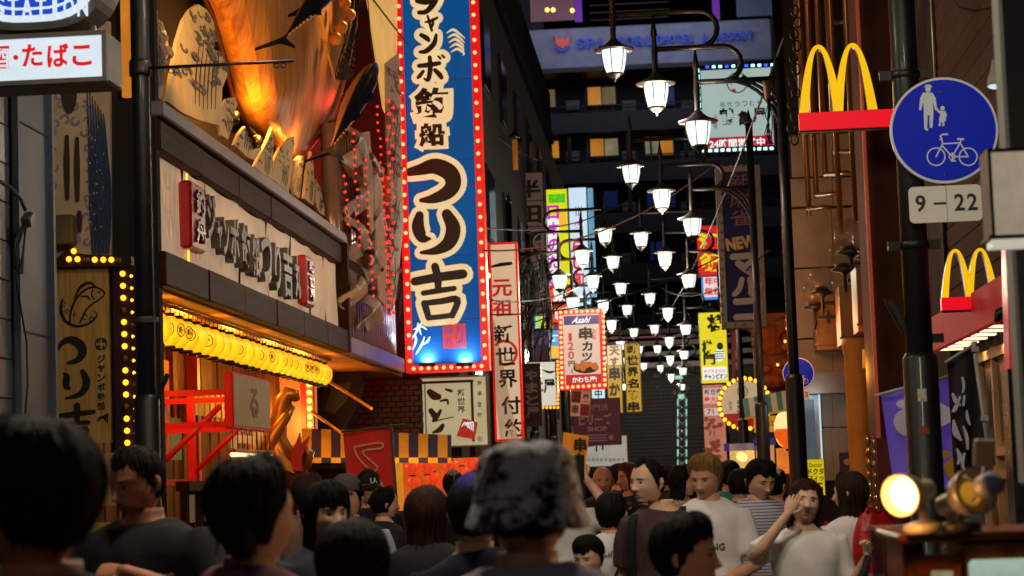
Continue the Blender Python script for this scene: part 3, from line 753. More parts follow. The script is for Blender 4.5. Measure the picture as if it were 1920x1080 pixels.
mb = MB(); fr.ring(mb, 190, 645, 12, 10.5, .001, .004, 0, 24)
for ch, x, y in (('釣', 185, 639), ('吉', 195, 639), ('船', 185, 651), ('丸', 195, 651)): fr.glyph(mb, ch, x, y, 8, 9, .001, .004, 0, .02)
fr.column(mb, 'ジャンボ釣船', 190, 664, 770, 15, .001, .005, 0, .025)
for k in range(5): fr.stroke(mb, [(182 + k * 4, 792 - k * 3, .6), (186 + k * 4, 784 - k * 2, 1.6), (193 + k * 2, 780 + k * 4, .6)], .001, .004, 0, 3)
mb.build('small_lettering', INK, wb)
mb = MB()   # sea bream emblem
fr.stroke(mb, [(131, 608, 1.5), (133, 585, 2), (142, 562, 2.2), (158, 545, 2.2), (176, 538, 2), (192, 544, 1.6), (196, 552, 1.4), (186, 562, 1.5), (168, 574, 1.8), (158, 588, 2), (150, 606, 1.5)], .001, .004)
fr.stroke(mb, [(140, 562, 1), (150, 540, 3), (168, 530, 3), (180, 538, 1)], .0045, .007); fr.ring(mb, 186, 548, 3.4, 2, .001, .004, 0, 12); fr.stroke(mb, [(174, 542, 1), (172, 553, 1.3), (178, 562, 1)], .001, .004)
fr.stroke(mb, [(152, 556, 1), (164, 556, 2), (168, 562, 1)], .001, .004)
fr.stroke(mb, [(118, 560, 1), (114, 578, 3), (118, 594, 3), (128, 606, 3), (146, 612, 2.5), (168, 606, 2.2), (182, 592, 1.4), (178, 584, 1)], .001, .004)
for x, y, r in ((120, 570, 5), (126, 584, 4), (160, 594, 6), (172, 598, 5), (140, 590, 3)): fr.ring(mb, x, y, r, r - 1.4, .005, .007, 0, 14, 0, 300)
mb.build('fish_emblem', INK, wb)
mb = MB(); mb.box(P(160, 900, 14.5), (.5, .1, .36)); mb.box((-4.0, 14.5, .72), (.5, .1, 1.42)); mb.build('support_panel', WOODL, wb)

# ------------------------------------------------------------------ row of paper lanterns
LAN = lit('lantern_paper', (255, 170, 18), 1.0, .3, 9)
_t = LAN.node_tree; _b = _t.nodes['Principled BSDF']; _lw = _t.nodes.new('ShaderNodeLayerWeight'); _lw.inputs[0].default_value = .35
_mr = _t.nodes.new('ShaderNodeMapRange'); _mr.inputs[3].default_value = 2.3; _mr.inputs[4].default_value = .26; _t.links.new(_lw.outputs['Facing'], _mr.inputs[0]); _t.links.new(_mr.outputs[0], _b.inputs['Emission Strength'])
lr = thing('lantern_rail', 'dark rail of hooks carrying the yellow lantern row under the canopy', 'rail', (-3.85, 19.4, 3.05))
mb = MB(); mb.box((-3.85, 19.4, 3.05), (.03, 9.0, .03)); mb.build('rail', BLACK, lr)
mb = MB()
for k in range(56): y = 15.1 + k * .155; mb.tube([(-3.85, y, 3.06), (-3.84, y, 3.02), (-3.86, y + .01, 2.98)], .004, 4)
mb.build('hooks', BLACK, lr)
ordn = 'first second third fourth fifth sixth seventh eighth ninth tenth eleventh twelfth thirteenth fourteenth fifteenth sixteenth seventeenth eighteenth nineteenth twentieth twenty-first twenty-second twenty-third twenty-fourth twenty-fifth twenty-sixth twenty-seventh twenty-eighth'.split()
prof = []
for k in range(19):
    h = -1 + 2 * k / 18; r = (1 - abs(h) ** 2.5 * .66) * (1 + (.035 if k % 2 else -.02)); prof.append((.112 * r, h * .118))
proto = None; LCAP = mat('lantern_cap', (18, 14, 10), .5)
for k in range(27):
    y = 15.15 + k * .315; lab = 'glowing yellow paper lantern, ' + ordn[k] + ' in the row counting from the black pole'
    if proto is None:
        proto = thing('paper_lantern', lab, 'lantern', (0, 0, 0), 'yellow paper lanterns under the canopy')
        MB().lathe((0, 0, 0), prof, 20).build('shade', LAN, proto)
        MB().lathe((0, 0, .118), [(.055, -.006), (.06, .012), (.05, .02)], 12).build('cap', LCAP, proto); mb = MB(); mb.lathe((0, 0, -.138), [(.05, 0), (.06, .012), (.05, .024)], 12); mb.build('cap', LCAP, proto)
        f3 = Fr((0, 0, 0), (1, 0, 0)); mb = MB(); f3.ring(mb, .0, 0, .052, .045, .1215, .124, 0, 20); f3.glyph(mb, '釣', 0, 0, .06, .06, .1215, .124, 0, .03); mb.build('print', INK, proto)
        o = proto
    else: o = dup(proto); o['label'] = lab
    o.location = (-3.85 + rnd.uniform(-.008, .008), y, 2.855); o.rotation_euler = (rnd.uniform(-.05, .05), rnd.uniform(-.05, .05), rnd.choice((0, .5, 1.2, -.4, 2.5)))
for y in (15.6, 17.5, 19.5, 21.5, 23.2): lamp('POINT', 'light', (-4.05, y, 2.85), 30, (255, 160, 50), .12, None, lr)

# ------------------------------------------------------------------ shop front details
def board_x(name, lab, cat, x0, x1, y0, y1, X, mt, th=.02, group=None):
    p = [PX(x, y, X) for x, y in ((x0, y1), (x1, y1), (x1, y0), (x0, y0))]
    a, b = p[0].y, p[1].y; z0 = min(p[0].z, p[1].z); z1 = p[3].z
    mb = MB(); mb.box((X - th / 2, (a + b) / 2, (z0 + z1) / 2), (th, b - a, z1 - z0)); return mb.thing(name, mt, lab, cat, (X, (a + b) / 2, z0), group)
board_x('poster', 'tall faded orange poster on the plank wall left of the red steel sign', 'poster', 296, 320, 672, 852, -4.3, mat('poster_orange', (190, 104, 52), .7, 0, .3, 5, stretch=(1, 1, .7)), group=FG_P)
board_x('poster', 'green and yellow drinks poster behind the red sign brackets', 'poster', 321, 341, 783, 862, -4.7, mat('poster_green', (30, 110, 80), .6, 0, .6, 5), group=FG_P)
board_x('wood_carving', 'carved wooden panel on the plank wall right of the poster', 'panel', 326, 350, 655, 755, -4.8, wood('carved', (50, 20, 8), (140, 60, 20), (1, 1, .3), 20, .5, .8), .05)
board_x('wood_carving', 'dark carved wooden panel above the short split curtain', 'panel', 378, 398, 662, 745, -4.8, wood('carved_b', (34, 22, 12), (100, 66, 34), (1, 1, .3), 24, .5, .8), .05)
cu = thing('split_curtain', 'short cream curtain strip hanging from rings inside the red frame', 'curtain', PX(396, 760, -4.6))
mb = MB()
for k in range(7): mb.box(PX(366 + k * 10.6, 755 + k * 1.5, -4.6), (.012, .19, .24))
mb.build('cloth', mat('curtain_cream', (200, 184, 140), .8, 0, .08, 5), cu)
mb = MB()
for k in range(14): mb.cyl(PX(362 + k * 5.5, 735 + k * .8, -4.6), PX(362 + k * 5.5, 743 + k * .8, -4.6), .008, n=5)
mb.build('rings', REDP, cu)
for x, lab in ((363, 'red lacquered post standing behind the steel sign brackets'), ):
    mb = MB(); p = PX(x, 780, -4.75); mb.box((p.x, p.y, 1.5), (.12, .12, 3.0)); mb.thing('red_post', mat('red_lacquer', (150, 26, 14), .35, 0, .1, 6), lab, 'post', (p.x, p.y, 0))
# red steel bracket sign
SX = -3.42
rs = thing('bracket_sign', 'red steel bracket frame carrying a cream panel sign over the pavement', 'sign', (SX, 17, 0))
y0, y1 = PX(437, 750, SX).y, PX(502, 750, SX).y; zt, zb = PX(437, 703, SX).z, PX(437, 797, SX).z
REDS = mat('red_steel', (214, 24, 18), .35, 0, .1, 8, emit=.10, ecol=(214, 24, 18))
mb = MB(); mb.box((SX - .03, (y0 + y1) / 2, (zt + zb) / 2), (.07, y1 - y0 + .06, zt - zb + .05), bev=.008); mb.build('panel_frame', REDS, rs)
mb = MB(); mb.box((SX + .008, (y0 + y1) / 2, (zt + zb) / 2), (.02, y1 - y0, zt - zb)); mb.build('panel_face', mat('panel_peach', (226, 196, 150), .6, 0, .08, 4), rs)
fq = Fr((SX + .019, 0, 0), (0, 1, 0), (0, 0, 1)); mb = MB(); fq.glyph(mb, 'る', (y0 + y1) / 2 + .02, (zt + zb) / 2, .34, .24, 0, .004, 0, .02); mb.build('emblem', mat('emblem_tan', (150, 116, 92), .6), rs)
mb = MB()
for z in (PX(437, 734, SX).z, PX(437, 794, SX).z):
    mb.box((SX - .62, y0, z), (1.2, .05, .045)); mb.box((SX - .62, y1, z), (1.2, .05, .045))
mb.box((SX - .66, y0, 1.35), (.06, .06, 2.2)); mb.box((SX - .66, y1, 1.35), (.06, .06, 2.2)); mb.box((SX - .66, (y0 + y1) / 2, 1.70), (.06, y1 - y0, .05))
mb.cyl((SX - .64, y0, 1.78), (SX - .1, y0, 2.28), .024, n=6); mb.cyl((SX - .64, y1, 1.78), (SX - .1, y1, 2.28), .024, n=6)
mb.build('bracket', REDS, rs)
hl = thing('hanging_tube_light', 'white tube light hanging on thin rods under the red bracket sign', 'lamp', (SX, 17, 2.0))
zq = PX(430, 852, SX).z; mb = MB()
for k in range(9): y = y0 - .05 + (y1 - y0 + .1) * k / 8; mb.cyl((SX, y, zb - .02), (SX, y, zq + .03), .005, n=5)
mb.build('rods', BLACK, hl); mb = MB(); mb.box((SX, (y0 + y1) / 2, zq + .03), (.05, y1 - y0 + .18, .03)); mb.build('holder', REDP, hl)
mb = MB(); mb.cyl((SX, y0 - .09, zq), (SX, y1 + .09, zq), .016); mb.build('tube', lit('tube_warm', (255, 214, 140), 3.0, 0), hl)
# hanging menu slips and small signs crowding the front
rr = random.Random(77)
ms = thing('menu_slips', 'row of small paper menu slips hung on the plank wall under the lanterns', 'menu slips', (-4.75, 19.5, 1.9))
for k in range(26):
    y = 17.6 + k * .28; h = rr.uniform(.26, .36); mb = MB(); mb.box((-4.83 + rr.uniform(0, .02), y, 2.42 + rr.uniform(-.02, .02) - h / 2 + .15), (.006, .11, h)); o = mb.build('slip', (CREAM, mat('slip_yellow', (214, 160, 60), .8, 0, .1, 6), mat('slip_red', (176, 50, 34), .8, 0, .1, 6))[rr.choice((0, 0, 1, 2))], ms)
    f_ = Fr((-4.80, y, 2.42), (0, 1, 0)); mb = MB()
    for q in range(3): f_.glyph(mb, rr.choice('鯛鮪海老蛸刺身天酒串貝丼'), 0, .05 - q * .085, .06, .06, 0, .002, 0, .02)
    mb.build('writing', INK, o)
mbd = thing('menu_board', 'lit picture menu board standing by the plank wall near the golden statue', 'menu board', (-4.55, 22.6, 0))
mb = MB(); mb.box((-4.6, 22.6, 1.55), (.06, 1.0, 1.3)); mb.build('panel', lit('menu_glow', (214, 150, 84), .6, .5, 7), mbd)
for i in range(3):
    for j in range(3): MB().box((-4.56, 22.28 + i * .32, 1.2 + j * .38), (.012, .27, .3)).build('picture', mat('dish_' + 'abc'[(i + j) % 3], ((150, 60, 30), (200, 150, 90), (90, 70, 40))[(i + j) % 3], .5, 0, .7, 14), mbd)
mb = MB()
for y in (22.12, 23.08): mb.box((-4.6, y, .85), (.07, .05, 1.7))
mb.build('leg', WOODD, mbd)
# low dark railing with papers
ra = thing('low_railing', 'dark wooden railing with paper slips behind the man in black', 'railing', (-3.5, 15.9, 0))
mb = MB(); mb.box((-3.5, 16.2, 1.66), (.1, 2.4, .07)); mb.box((-3.5, 16.2, .5), (.06, 2.4, .06)); mb.build('rail', WOODD, ra)
b0 = None
for k in range(11):
    mb = MB().box((-3.5, 15.05 + k * .23, .83), (.045, .04, 1.64)).build('baluster', WOODD, ra)
for k in range(5): MB().box((-3.47, 15.16 + k * .46, 1.5), (.006, .15, .2)).build('paper_slip', CREAM, ra)

# entrance glow between the bulb columns
en = thing('entrance', 'brightly lit restaurant entrance framed by two columns of bulbs', 'entrance', P(545, 900, 26))
fr = cam_fr(545, 770, 26.2)
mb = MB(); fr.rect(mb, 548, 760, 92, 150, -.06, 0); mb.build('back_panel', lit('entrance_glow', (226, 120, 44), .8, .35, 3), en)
for x in (505, 582):
    mb = MB(); fr.rect(mb, x, 760, 17, 150, 0, .12); mb.build('bulb_post', mat('post_ochre', (170, 104, 40), .5), en)
    bulbs(en, [fr.w(*fr.loc(x + (y - 690) * .03, y), .15) for y in range(692, 820, 15)], .033, BULBW)
mb = MB(); fr.rect(mb, 572, 745, 9, 130, 0, .16); mb.build('red_jamb', REDP, en)
for k, (x, y) in enumerate(((530, 705), (545, 712), (560, 720))): fr.rect(mb := MB(), x, y, 13, 26, .005, .012); mb.build('paper_slip', mat('slip_pink', (220, 130, 96), .7), en)
lamp('POINT', 'light', P(545, 790, 25.6), 60, (255, 170, 70), .2, None, en)
# golden statue with bent neck
GOLD = mat('gold_statue', (196, 128, 46), .32, .55, .2, 7, bump=.1, bscale=14)
st = thing('golden_statue', 'golden statue with raised bent neck and red flame crest at the shop door', 'statue', P(535, 900, 19.5))
YS = 19.5
mb = MB(); mb.tube([P(520, 905, YS), P(527, 850, YS), P(516, 820, YS), P(524, 780, YS), P(531, 752, YS), P(541, 738, YS), P(553, 741, YS), P(557, 752, YS)], [.16, .15, .11, .075, .085, .075, .06, .03], 14)
mb.tube([P(505, 905, YS - .05), P(500, 850, YS - .08), P(516, 810, YS - .1), P(536, 782, YS - .06), P(548, 762, YS)], [.12, .09, .06, .05, .035], 10)
mb.tube([P(560, 905, YS), P(556, 860, YS), P(566, 835, YS), P(580, 850, YS), P(574, 880, YS)], [.10, .08, .06, .05, .04], 10)
mb.build('body', GOLD, st)
mb = MB(); fr = cam_fr(560, 850, YS - .12)
fr.poly(mb, [(545, 880), (548, 845), (558, 825), (562, 812), (566, 832), (582, 816), (574, 838), (566, 858), (566, 884)], -.04, .03); mb.build('red_crest', REDP, st)
mb = MB(); fr.poly(mb, [(522, 842), (546, 866), (554, 888), (536, 880)], .02, .06); mb.build('yellow_sash', mat('sash_yellow', (220, 160, 50), .5), st)
mb = MB(); mb.lathe((P(530, 905, YS).x, YS, 0), [(.42, 0), (.42, .1), (.36, .14), (.36, 1.5), (.4, 1.6), (.4, 1.68)], 20); mb.build('pedestal', WOODD, st)
# brown tiled side wall with a dark cabinet
bw = thing('side_wall', 'dark brown tiled wall between the canopy and the white cafe sign', 'wall', (-4.2, 29.3, 0))
mb = MB(); mb.box((-4.35, 29.5, 1.6), (1.7, .2, 3.2)); mb.build('core', DK, bw)
BT = mat('brown_tile', (66, 50, 36), .5, 0, .2, 5, dirt=.3); bt0 = None
for j in range(16):
    for i in range(13):
        if bt0 is None: bt0 = MB().box((0, 0, 0), (.122, .03, .07), bev=.006).build('tile', BT, bw, local=True); o = bt0
        else: o = bpy.data.objects.new('tile', bt0.data); COL.objects.link(o); o.parent = bw
        o.location = Vector((-5.1 + i * .127 + (j % 2) * .06, 29.39 + rnd.uniform(0, .006), 1.9 + j * .075)) - Vector(bw.location)
dc = thing('dark_cabinet', 'tilted dark cabinet fixed under the canopy beside the brown tiled wall', 'cabinet', P(635, 800, 27))
fr = cam_fr(635, 740, 27)
mb = MB(); fr.poly(mb, [(588, 780), (612, 712), (636, 690), (682, 686), (672, 742), (640, 806), (596, 802)], -.3, 0); mb.build('case', DK, dc)
mb = MB(); fr.poly(mb, [(608, 770), (624, 722), (660, 716), (650, 752), (628, 776)], 0, .02); mb.build('grille', INK, dc)
for a, b, lab in (((606, 708), (697, 766), 'yellow bamboo flag pole slanting out below the canopy'), ((585, 772), (648, 818), 'lower bamboo flag pole slanting toward the red flag')):
    mb = MB(); mb.cyl(P(*a, 24.5), P(*b, 23.5), .02, .016); mb.thing('flag_pole', mat('bamboo', (190, 126, 40), .5), lab, 'pole', P(*a, 24.5), 'bamboo flag poles')

# striped awning and red lantern stall
aw = thing('striped_awning', 'yellow and navy striped awning over the red lantern stall', 'awning', P(705, 860, 25))
AY = mat('awning_yellow', (232, 178, 40), .7, 0, .08, 6, dirt=.15); AN = mat('awning_navy', (24, 34, 92), .7, 0, .1, 6)
xs = 566; k = 0
while xs < 846:
    w_ = 18.2; x1 = min(xs + w_, 846); mb = MB(); a = P(xs, 858, 24.0); b = P(x1, 858, 24.0); c = P(x1, 803 + (x1 - 566) * .045, 24.9); d = P(xs, 803 + (xs - 566) * .045, 24.9)
    z = .012; mb.hexa([a, b, b + Vector((0, .02, 0)), a + Vector((0, .02, 0)), d, c, c + Vector((0, .02, 0)), d + Vector((0, .02, 0))]); mb.build('stripe', (AY, AN)[k % 2], aw)
    mb = MB(); e = a - Vector((0, 0, .06)); f = b - Vector((0, 0, .06)); q = Vector((0, .012, 0)); mb.hexa([e, f, f + q, e + q, a, b, b + q, a + q]); mb.build('valance', (AN, AY)[k % 2], aw)
    xs += w_; k += 1
mb = MB(); mb.cyl(P(566, 862, 24.02), P(846, 862, 24.02), .012); mb.build('front_bar', GREY, aw)
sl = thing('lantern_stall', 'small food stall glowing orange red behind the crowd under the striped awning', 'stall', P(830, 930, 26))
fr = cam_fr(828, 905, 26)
mb = MB(); fr.rect(mb, 828, 915, 158, 110, -.05, 0); mb.build('back_panel', lit('stall_red', (232, 92, 28), .85, .5, 2.2), sl)  # light inside the stall put into the back wall as glow
mb = MB(); fr.rect(mb, 748, 905, 16, 110, -.05, .1); mb.build('post', lit('post_yellow', (232, 150, 40), .7, .2), sl)
mb = MB(); fr.rect(mb, 828, 975, 158, 40, 0, .35); mb.build('counter', WOODD, sl)
lamp('POINT', 'light', P(740, 842, 23.2), 34, (255, 190, 110), .15, None, sl)  # light added in front of the awning to brighten its stripes
RL = lit('red_lantern_paper', (255, 70, 30), .9, .4, 12)
proto = None
for k, (x, y, r) in enumerate(((772, 878, 14), (800, 876, 15), (812, 898, 14), (845, 876, 15), (866, 888, 15), (884, 872, 16), (776, 905, 13), (862, 908, 12), (838, 905, 13), (895, 895, 12))):
    lab = ('small round red paper lantern in the stall, ' + ordn[k] + ' from the left pole')
    if proto is None:
        proto = thing('red_lantern', lab, 'lantern', (0, 0, 0), 'red lanterns in the stall')
        MB().lathe((0, 0, 0), [(.04, -.085), (.08, -.06), (.098, 0), (.08, .06), (.04, .085)], 14).build('shade', RL, proto); MB().lathe((0, 0, .085), [(.04, 0), (.035, .015)], 10).build('cap', LCAP, proto); mb = MB(); mb.lathe((0, 0, -.1), [(.03, 0), (.04, .015)], 10); mb.build('cap', LCAP, proto); o = proto
    else: o = dup(proto); o['label'] = lab
    o.location = P(x, y, 25.4 + (k % 3) * .1); o.scale = (r / 15,) * 3
# red pennant flag
def flag(name, label, pts, Y, mt, sway=.03, amp=.02, n=8):
    """cloth hanging between pixel corners TL,TR,BR,BL"""
    t = thing(name, label, 'flag', P(*pts[3], Y)); Q = [P(*p, Y) for p in pts]
    def fn(u, v):
        p = (Q[0] * (1 - u) + Q[1] * u) * (1 - v) + (Q[3] * (1 - u) + Q[2] * u) * v
        return p + Vector((0, amp * math.sin(u * 7 + v * 3) + sway * v * math.sin(u * 3), 0))
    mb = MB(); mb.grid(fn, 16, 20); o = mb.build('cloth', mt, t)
    return t, cam_fr(sum(p[0] for p in pts) / 4, sum(p[1] for p in pts) / 4, Y - .05)
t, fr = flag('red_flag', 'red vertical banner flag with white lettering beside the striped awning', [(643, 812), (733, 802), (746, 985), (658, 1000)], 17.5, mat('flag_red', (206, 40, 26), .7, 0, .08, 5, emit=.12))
FW = mat('flag_white', (232, 190, 160), .7, 0, .05, 5)
mb = MB()
for pts in ([(664, 838), (712, 830), (715, 840), (680, 846), (700, 868), (708, 876), (698, 884), (672, 858), (664, 840)], [(678, 892), (694, 884), (706, 890), (714, 905), (722, 918), (730, 932)], [(690, 900), (702, 908), (712, 924)], [(696, 935), (704, 985)], [(708, 930), (716, 985)]):
    fr.stroke(mb, [(x, y, 1.7) for x, y in pts], .0, .004, 0, 4)
mb.build('lettering', FW, t)
mb = MB(); mb.cyl(P(640, 810, 17.45), P(760, 796, 17.45), .011, n=6); mb.cyl(P(733, 795, 17.45), P(752, 1060, 17.45), .013, n=6); mb.build('flag_pole', GREY, t)

# ------------------------------------------------------------------ black street pole with banner arm (near left)
def pole_at(name, label, x_top, y_top, x_mid, y_mid, Y, r, r_base, ysleeve):
    p = P(x_mid, y_mid, Y); t = thing(name, label, 'pole', (p.x, Y, 0))
    zs = P(x_mid, ysleeve, Y).z
    mb = MB(); mb.cyl((p.x, Y, 0.02), (p.x, Y, 7.6), r, r * .92, 20); mb.build('shaft', POLE, t)
    mb = MB(); mb.lathe((p.x, Y, 0), [(r_base * 1.3, 0), (r_base * 1.3, .08), (r_base, .12), (r_base, zs - .03), (r_base * .8, zs)], 20); mb.build('sleeve', POLE, t)
    return t, p
YPL = 11.5
BLACK_POLE, pl = pole_at('black_pole', 'slim black street pole with a thin banner arm at left', 0, 0, 270, 500, YPL, .052, .07, 740); t = BLACK_POLE
mb = MB(); a = P(258, 130, YPL); b = P(552, 124, YPL); mb.cyl((pl.x, YPL - .02, a.z), (b.x, YPL - .02, a.z), .009, n=8)
for x in (322, 333, 520, 533): c = P(x, 133, YPL); mb.tube([(c.x + .014 * math.cos(q), YPL - .02, a.z - .022 + .014 * math.sin(q)) for q in [k * math.pi / 4 for k in range(8)]], .003, 5, closed=True)
mb.build('banner_arm', POLE, t)
mb = MB(); mb.lathe((pl.x, YPL, a.z - .04), [(.06, 0), (.062, .02), (.062, .07), (.058, .09)], 16); mb.build('arm_clamp', POLE, t)
mb = MB(); z = P(270, 601, YPL).z; mb.lathe((pl.x, YPL, z - .015), [(.055, 0), (.057, .003), (.057, .03), (.055, .033)], 16); mb.box((pl.x + .04, YPL - .05, z), (.09, .012, .028)); mb.build('clamp_band', GREY, t)
mb = MB(); mb.box(P(304, 726, YPL), (.02, .03, .16), Matrix.Rotation(.45, 3, 'Y')); mb.build('stub_arm', POLE, t)

# ------------------------------------------------------------------ tall blue sign with bulb frame
YB = 28.6; cx0, cy0 = 826, 275
fr = cam_fr(cx0, cy0, YB); s = fr.s
bs = thing('tall_blue_sign', 'tall blue vertical sign with cream outlined letters in a red bulb frame', 'sign', fr.w(0, -430 * s, 0))
REDF = lit('red_frame_lit', (240, 16, 14), .85, .25, 4)
BLUEF = mat('blue_face', (4, 40, 84), .5, 0, .1, 1.2, stretch=(1, 1, .4), spec=.15, emit=.58, ecol=(4, 94, 166), evar=.22)
hw, top, bot = 79, 470, 428
mb = MB(); mb.box(fr.w(0, (top - bot) / 2 * s, -.16), (158 * s, .3, (top + bot) * s)); mb.build('sign_box', REDF, bs)
mb = MB()
for x in (-hw + 7, hw - 7): mb.box(fr.w(x * s, (top - bot) / 2 * s, .01), (14 * s, .05, (top + bot) * s))
mb.box(fr.w(0, (-bot + 7) * s, .01), (2 * (hw - 14) * s, .05, 14 * s)); mb.build('bulb_frame', REDF, bs)
mb = MB(); mb.box(fr.w(0, (top - bot + 14) / 2 * s, -.004), (2 * (hw - 14) * s, .02, (top + bot - 14) * s)); mb.build('sign_face', BLUEF, bs)
pos = []
for x in (-hw + 8, hw - 7):
    for k in range(34): pos.append(fr.w(x * s, (-bot + 22 + k * 24.3) * s, .045))
for k in range(10): pos.append(fr.w((-hw + 8 + (k + .5) * (2 * hw - 15) / 10) * s, (-bot + 7) * s, .045))
bulbs(bs, pos, .028, BULBR)
for z_ in (4.7, 5.7, 6.7): lamp('POINT', 'light', (P(735, 400, YB).x - .12, YB - .25, z_), 60, (255, 60, 40), .15, None, bs)
CRM = lit('cream_lit', (244, 214, 160), .82, .06, 3); INKL = mat('sign_ink', (24, 16, 12), .5, 0, .2, 14)
for y_ in (150, 300, 480, 600): m_ = MB(); fr.rect(m_, 826 + (y_ - 275) * .035, y_, 126, 1.1, .0, .0075); m_.build('panel_seam', mat('seam_navy', (6, 30, 62), .6), bs)
O, I = MB(), MB()
def outl(ch, x, y, w_, h_, o_=.075, shear=0):
    fr.glyph(O, ch, x, y, w_ + 20, h_ + 20, .010, .013, 0, 0, 0, shear, .14)
    fr.glyph(I, ch, x, y, w_, h_, .016, .021, 0, .045, 0, shear)
def brush(strokes, grow=9):
    O.mark(); I.mark()
    for st_ in strokes:
        fr.stroke(O, [(x, y, r + grow) for x, y, r in st_], .0105 + rnd.uniform(0, .002), .0145, 0); fr.stroke(I, st_, .0165 + rnd.uniform(0, .002), .022 + rnd.uniform(0, .001), 0)
brush([[(783, 2, 5), (800, 4, 6), (818, -2, 5)], [(822, -20, 5), (815, 4, 6), (800, 22, 5), (786, 24, 4)], [(782, -34, 5), (792, -24, 6)], [(776, -16, 4), (788, -8, 5)]], 10)
brush([[(798, 42, 2), (808, 40, 3), (820, 34, 2.5)], [(812, 36, 2), (812, 46, 2.6), (808, 54, 2)], [(802, 30, 2), (806, 44, 3), (810, 58, 2.5)]], 9)
brush([[(790, 66, 4), (800, 72, 5), (804, 76, 4)], [(818, 66, 3), (814, 82, 5), (800, 96, 5), (788, 98, 3)]], 10)
brush([[(786, 124, 4), (806, 122, 5), (824, 119, 4)], [(806, 108, 4), (807, 130, 5), (803, 150, 4), (796, 148, 2)], [(794, 134, 3), (788, 142, 4), (784, 146, 3)], [(816, 132, 4), (824, 140, 5), (828, 146, 4)], [(822, 106, 2), (826, 110, 2.5)], [(829, 104, 2), (833, 108, 2.5)]], 10)
outl('釣', 809, 193, 66, 60); outl('船', 810, 253, 50, 46)
brush([[(768, 323, 8), (790, 318, 11), (816, 312, 15), (843, 324, 16), (850, 345, 15), (838, 362, 13), (812, 373, 9), (790, 376, 4)]], 11)
brush([[(787, 404, 8), (784, 425, 12), (792, 446, 10), (806, 448, 3)], [(838, 402, 10), (850, 428, 14), (842, 455, 13), (818, 470, 8), (790, 474, 3)]], 10)
brush([[(778, 528, 8), (822, 520, 8.5), (868, 514, 9)], [(816, 500, 7.5), (821, 522, 7.5), (822, 544, 6)], [(794, 550, 5), (824, 545, 5.5), (852, 541, 5)], [(796, 569, 6.5), (800, 582, 6.5), (804, 596, 6)], [(796, 569, 5.5), (828, 565, 6), (858, 562, 6.5), (848, 592, 6)], [(806, 596, 5), (828, 594, 5), (848, 591, 5)]], 11)
O.letters('letter_outline', CRM, bs); I.letters('letter', INKL, bs)
O = MB()
for k in range(5): fr.stroke(O, [(838 + k * 2, 62 + k * 9, .8), (850 + k * 2, 56 + k * 9, 2.6), (862 + k * 2, 64 + k * 9, 2), (872 - k, 72 + k * 8, .6)], .010 + k * .0005, .013 + k * .0005, 0, 4)
O.build('splash_mark', CRM, bs)
O = MB()
for k, pts in enumerate((((772, 660), (780, 640), (778, 626)), ((780, 664), (790, 648), (796, 632)), ((790, 628), (786, 614), (792, 604)), ((770, 640), (782, 620), (784, 606)), ((794, 646), (802, 640), (806, 632)), ((776, 618), (790, 612), (800, 618)))):
    fr.stroke(O, [(x, y, (.8, 2.4, 1.2)[i]) for i, (x, y) in enumerate(pts)], .010 + k * .0004, .013 + k * .0004, 0, 4)
O.build('white_splash', LW, bs)
m_ = MB(); fr.rect(m_, 852, 630, 43, 46, .008, .012); st_ = m_.build('stamp', lit('stamp_red', (214, 44, 34), .8, 0), bs)
m_ = MB()
for ch, x, y in (('釣', 862, 618), ('リ', 862, 634), ('吉', 862, 645), ('船', 842, 620), ('丸', 842, 640)): fr.glyph(m_, ch, x, y, 15, 16, .013, .016, 0, .0)
m_.build('stamp_print', BLUEF, bs)
for x in (802, 872):
    m_ = MB(); m_.box(fr.w(*fr.loc(x, 684), .07), (.22, .10, .05), bev=.01); m_.build('floodlight', BLACK, bs)
    lamp('AREA', 'light', fr.w(*fr.loc(x, 678), .10), 22, (190, 225, 255), .12, fr.w(*fr.loc(x, 620), .0), bs)
# ================================================================== hotel closing the street
HY = 120.0
ht = thing('hotel_building', 'tall dark hotel with lit windows and blue roof lettering closing the street', 'building', P(1200, 860, HY))
HW_ = mat('hotel_wall', (40, 36, 36), .8, 0, .15, .25, dirt=.3); HB = mat('hotel_band', (60, 55, 58), .8, 0, .12, .3, dirt=.25)
fr = cam_fr(1210, 500, HY); s = fr.s
mb = MB(); mb.box(fr.w(0, (500 - 1100) / 2 * s + 150 * s, -4.2), (700 * s, 8, 1500 * s)); mb.build('wall', HW_, ht)
def zof(y): return fr.loc(1210, y)[1]
for y in (230, 325, 420, 515, 610):
    mb = MB(); mb.box(fr.w(0, zof(y), .45), (640 * s, 1.2, 38 * s)); o = mb.build('balcony', HB, ht)
    mb = MB()
    for k in range(22): mb.box(fr.w((-310 + k * 29) * s, zof(y) + 25 * s, 1.0), (.05, .05, 12 * s))
    mb.box(fr.w(0, zof(y) + 31 * s, 1.0), (640 * s, .06, .06)); mb.build('handrail', DGREY, o)
for x in (-100, 20, 140, -220): mb = MB(); mb.cyl(fr.w(x * s, zof(130), .5), fr.w(x * s, zof(640), .5), .06); mb.build('drain_pipe', HB, ht)
WARM = lit('window_amber', (196, 128, 40), .75, .35, .9); WBLIND = lit('window_blind', (128, 108, 74), .55, .4, 2.2, stretch=(6, 1, .2)); WDIM = mat('window_dark', (14, 18, 30), .1, 0, .3, .5, spec=.8); WBLUE = lit('window_blue', (20, 34, 92), .5, .6, .6); WPALE = lit('window_pale', (150, 140, 110), .6, .5, 1.2)
WFR = mat('window_frame', (44, 42, 44), .5, .3, .1, 3)
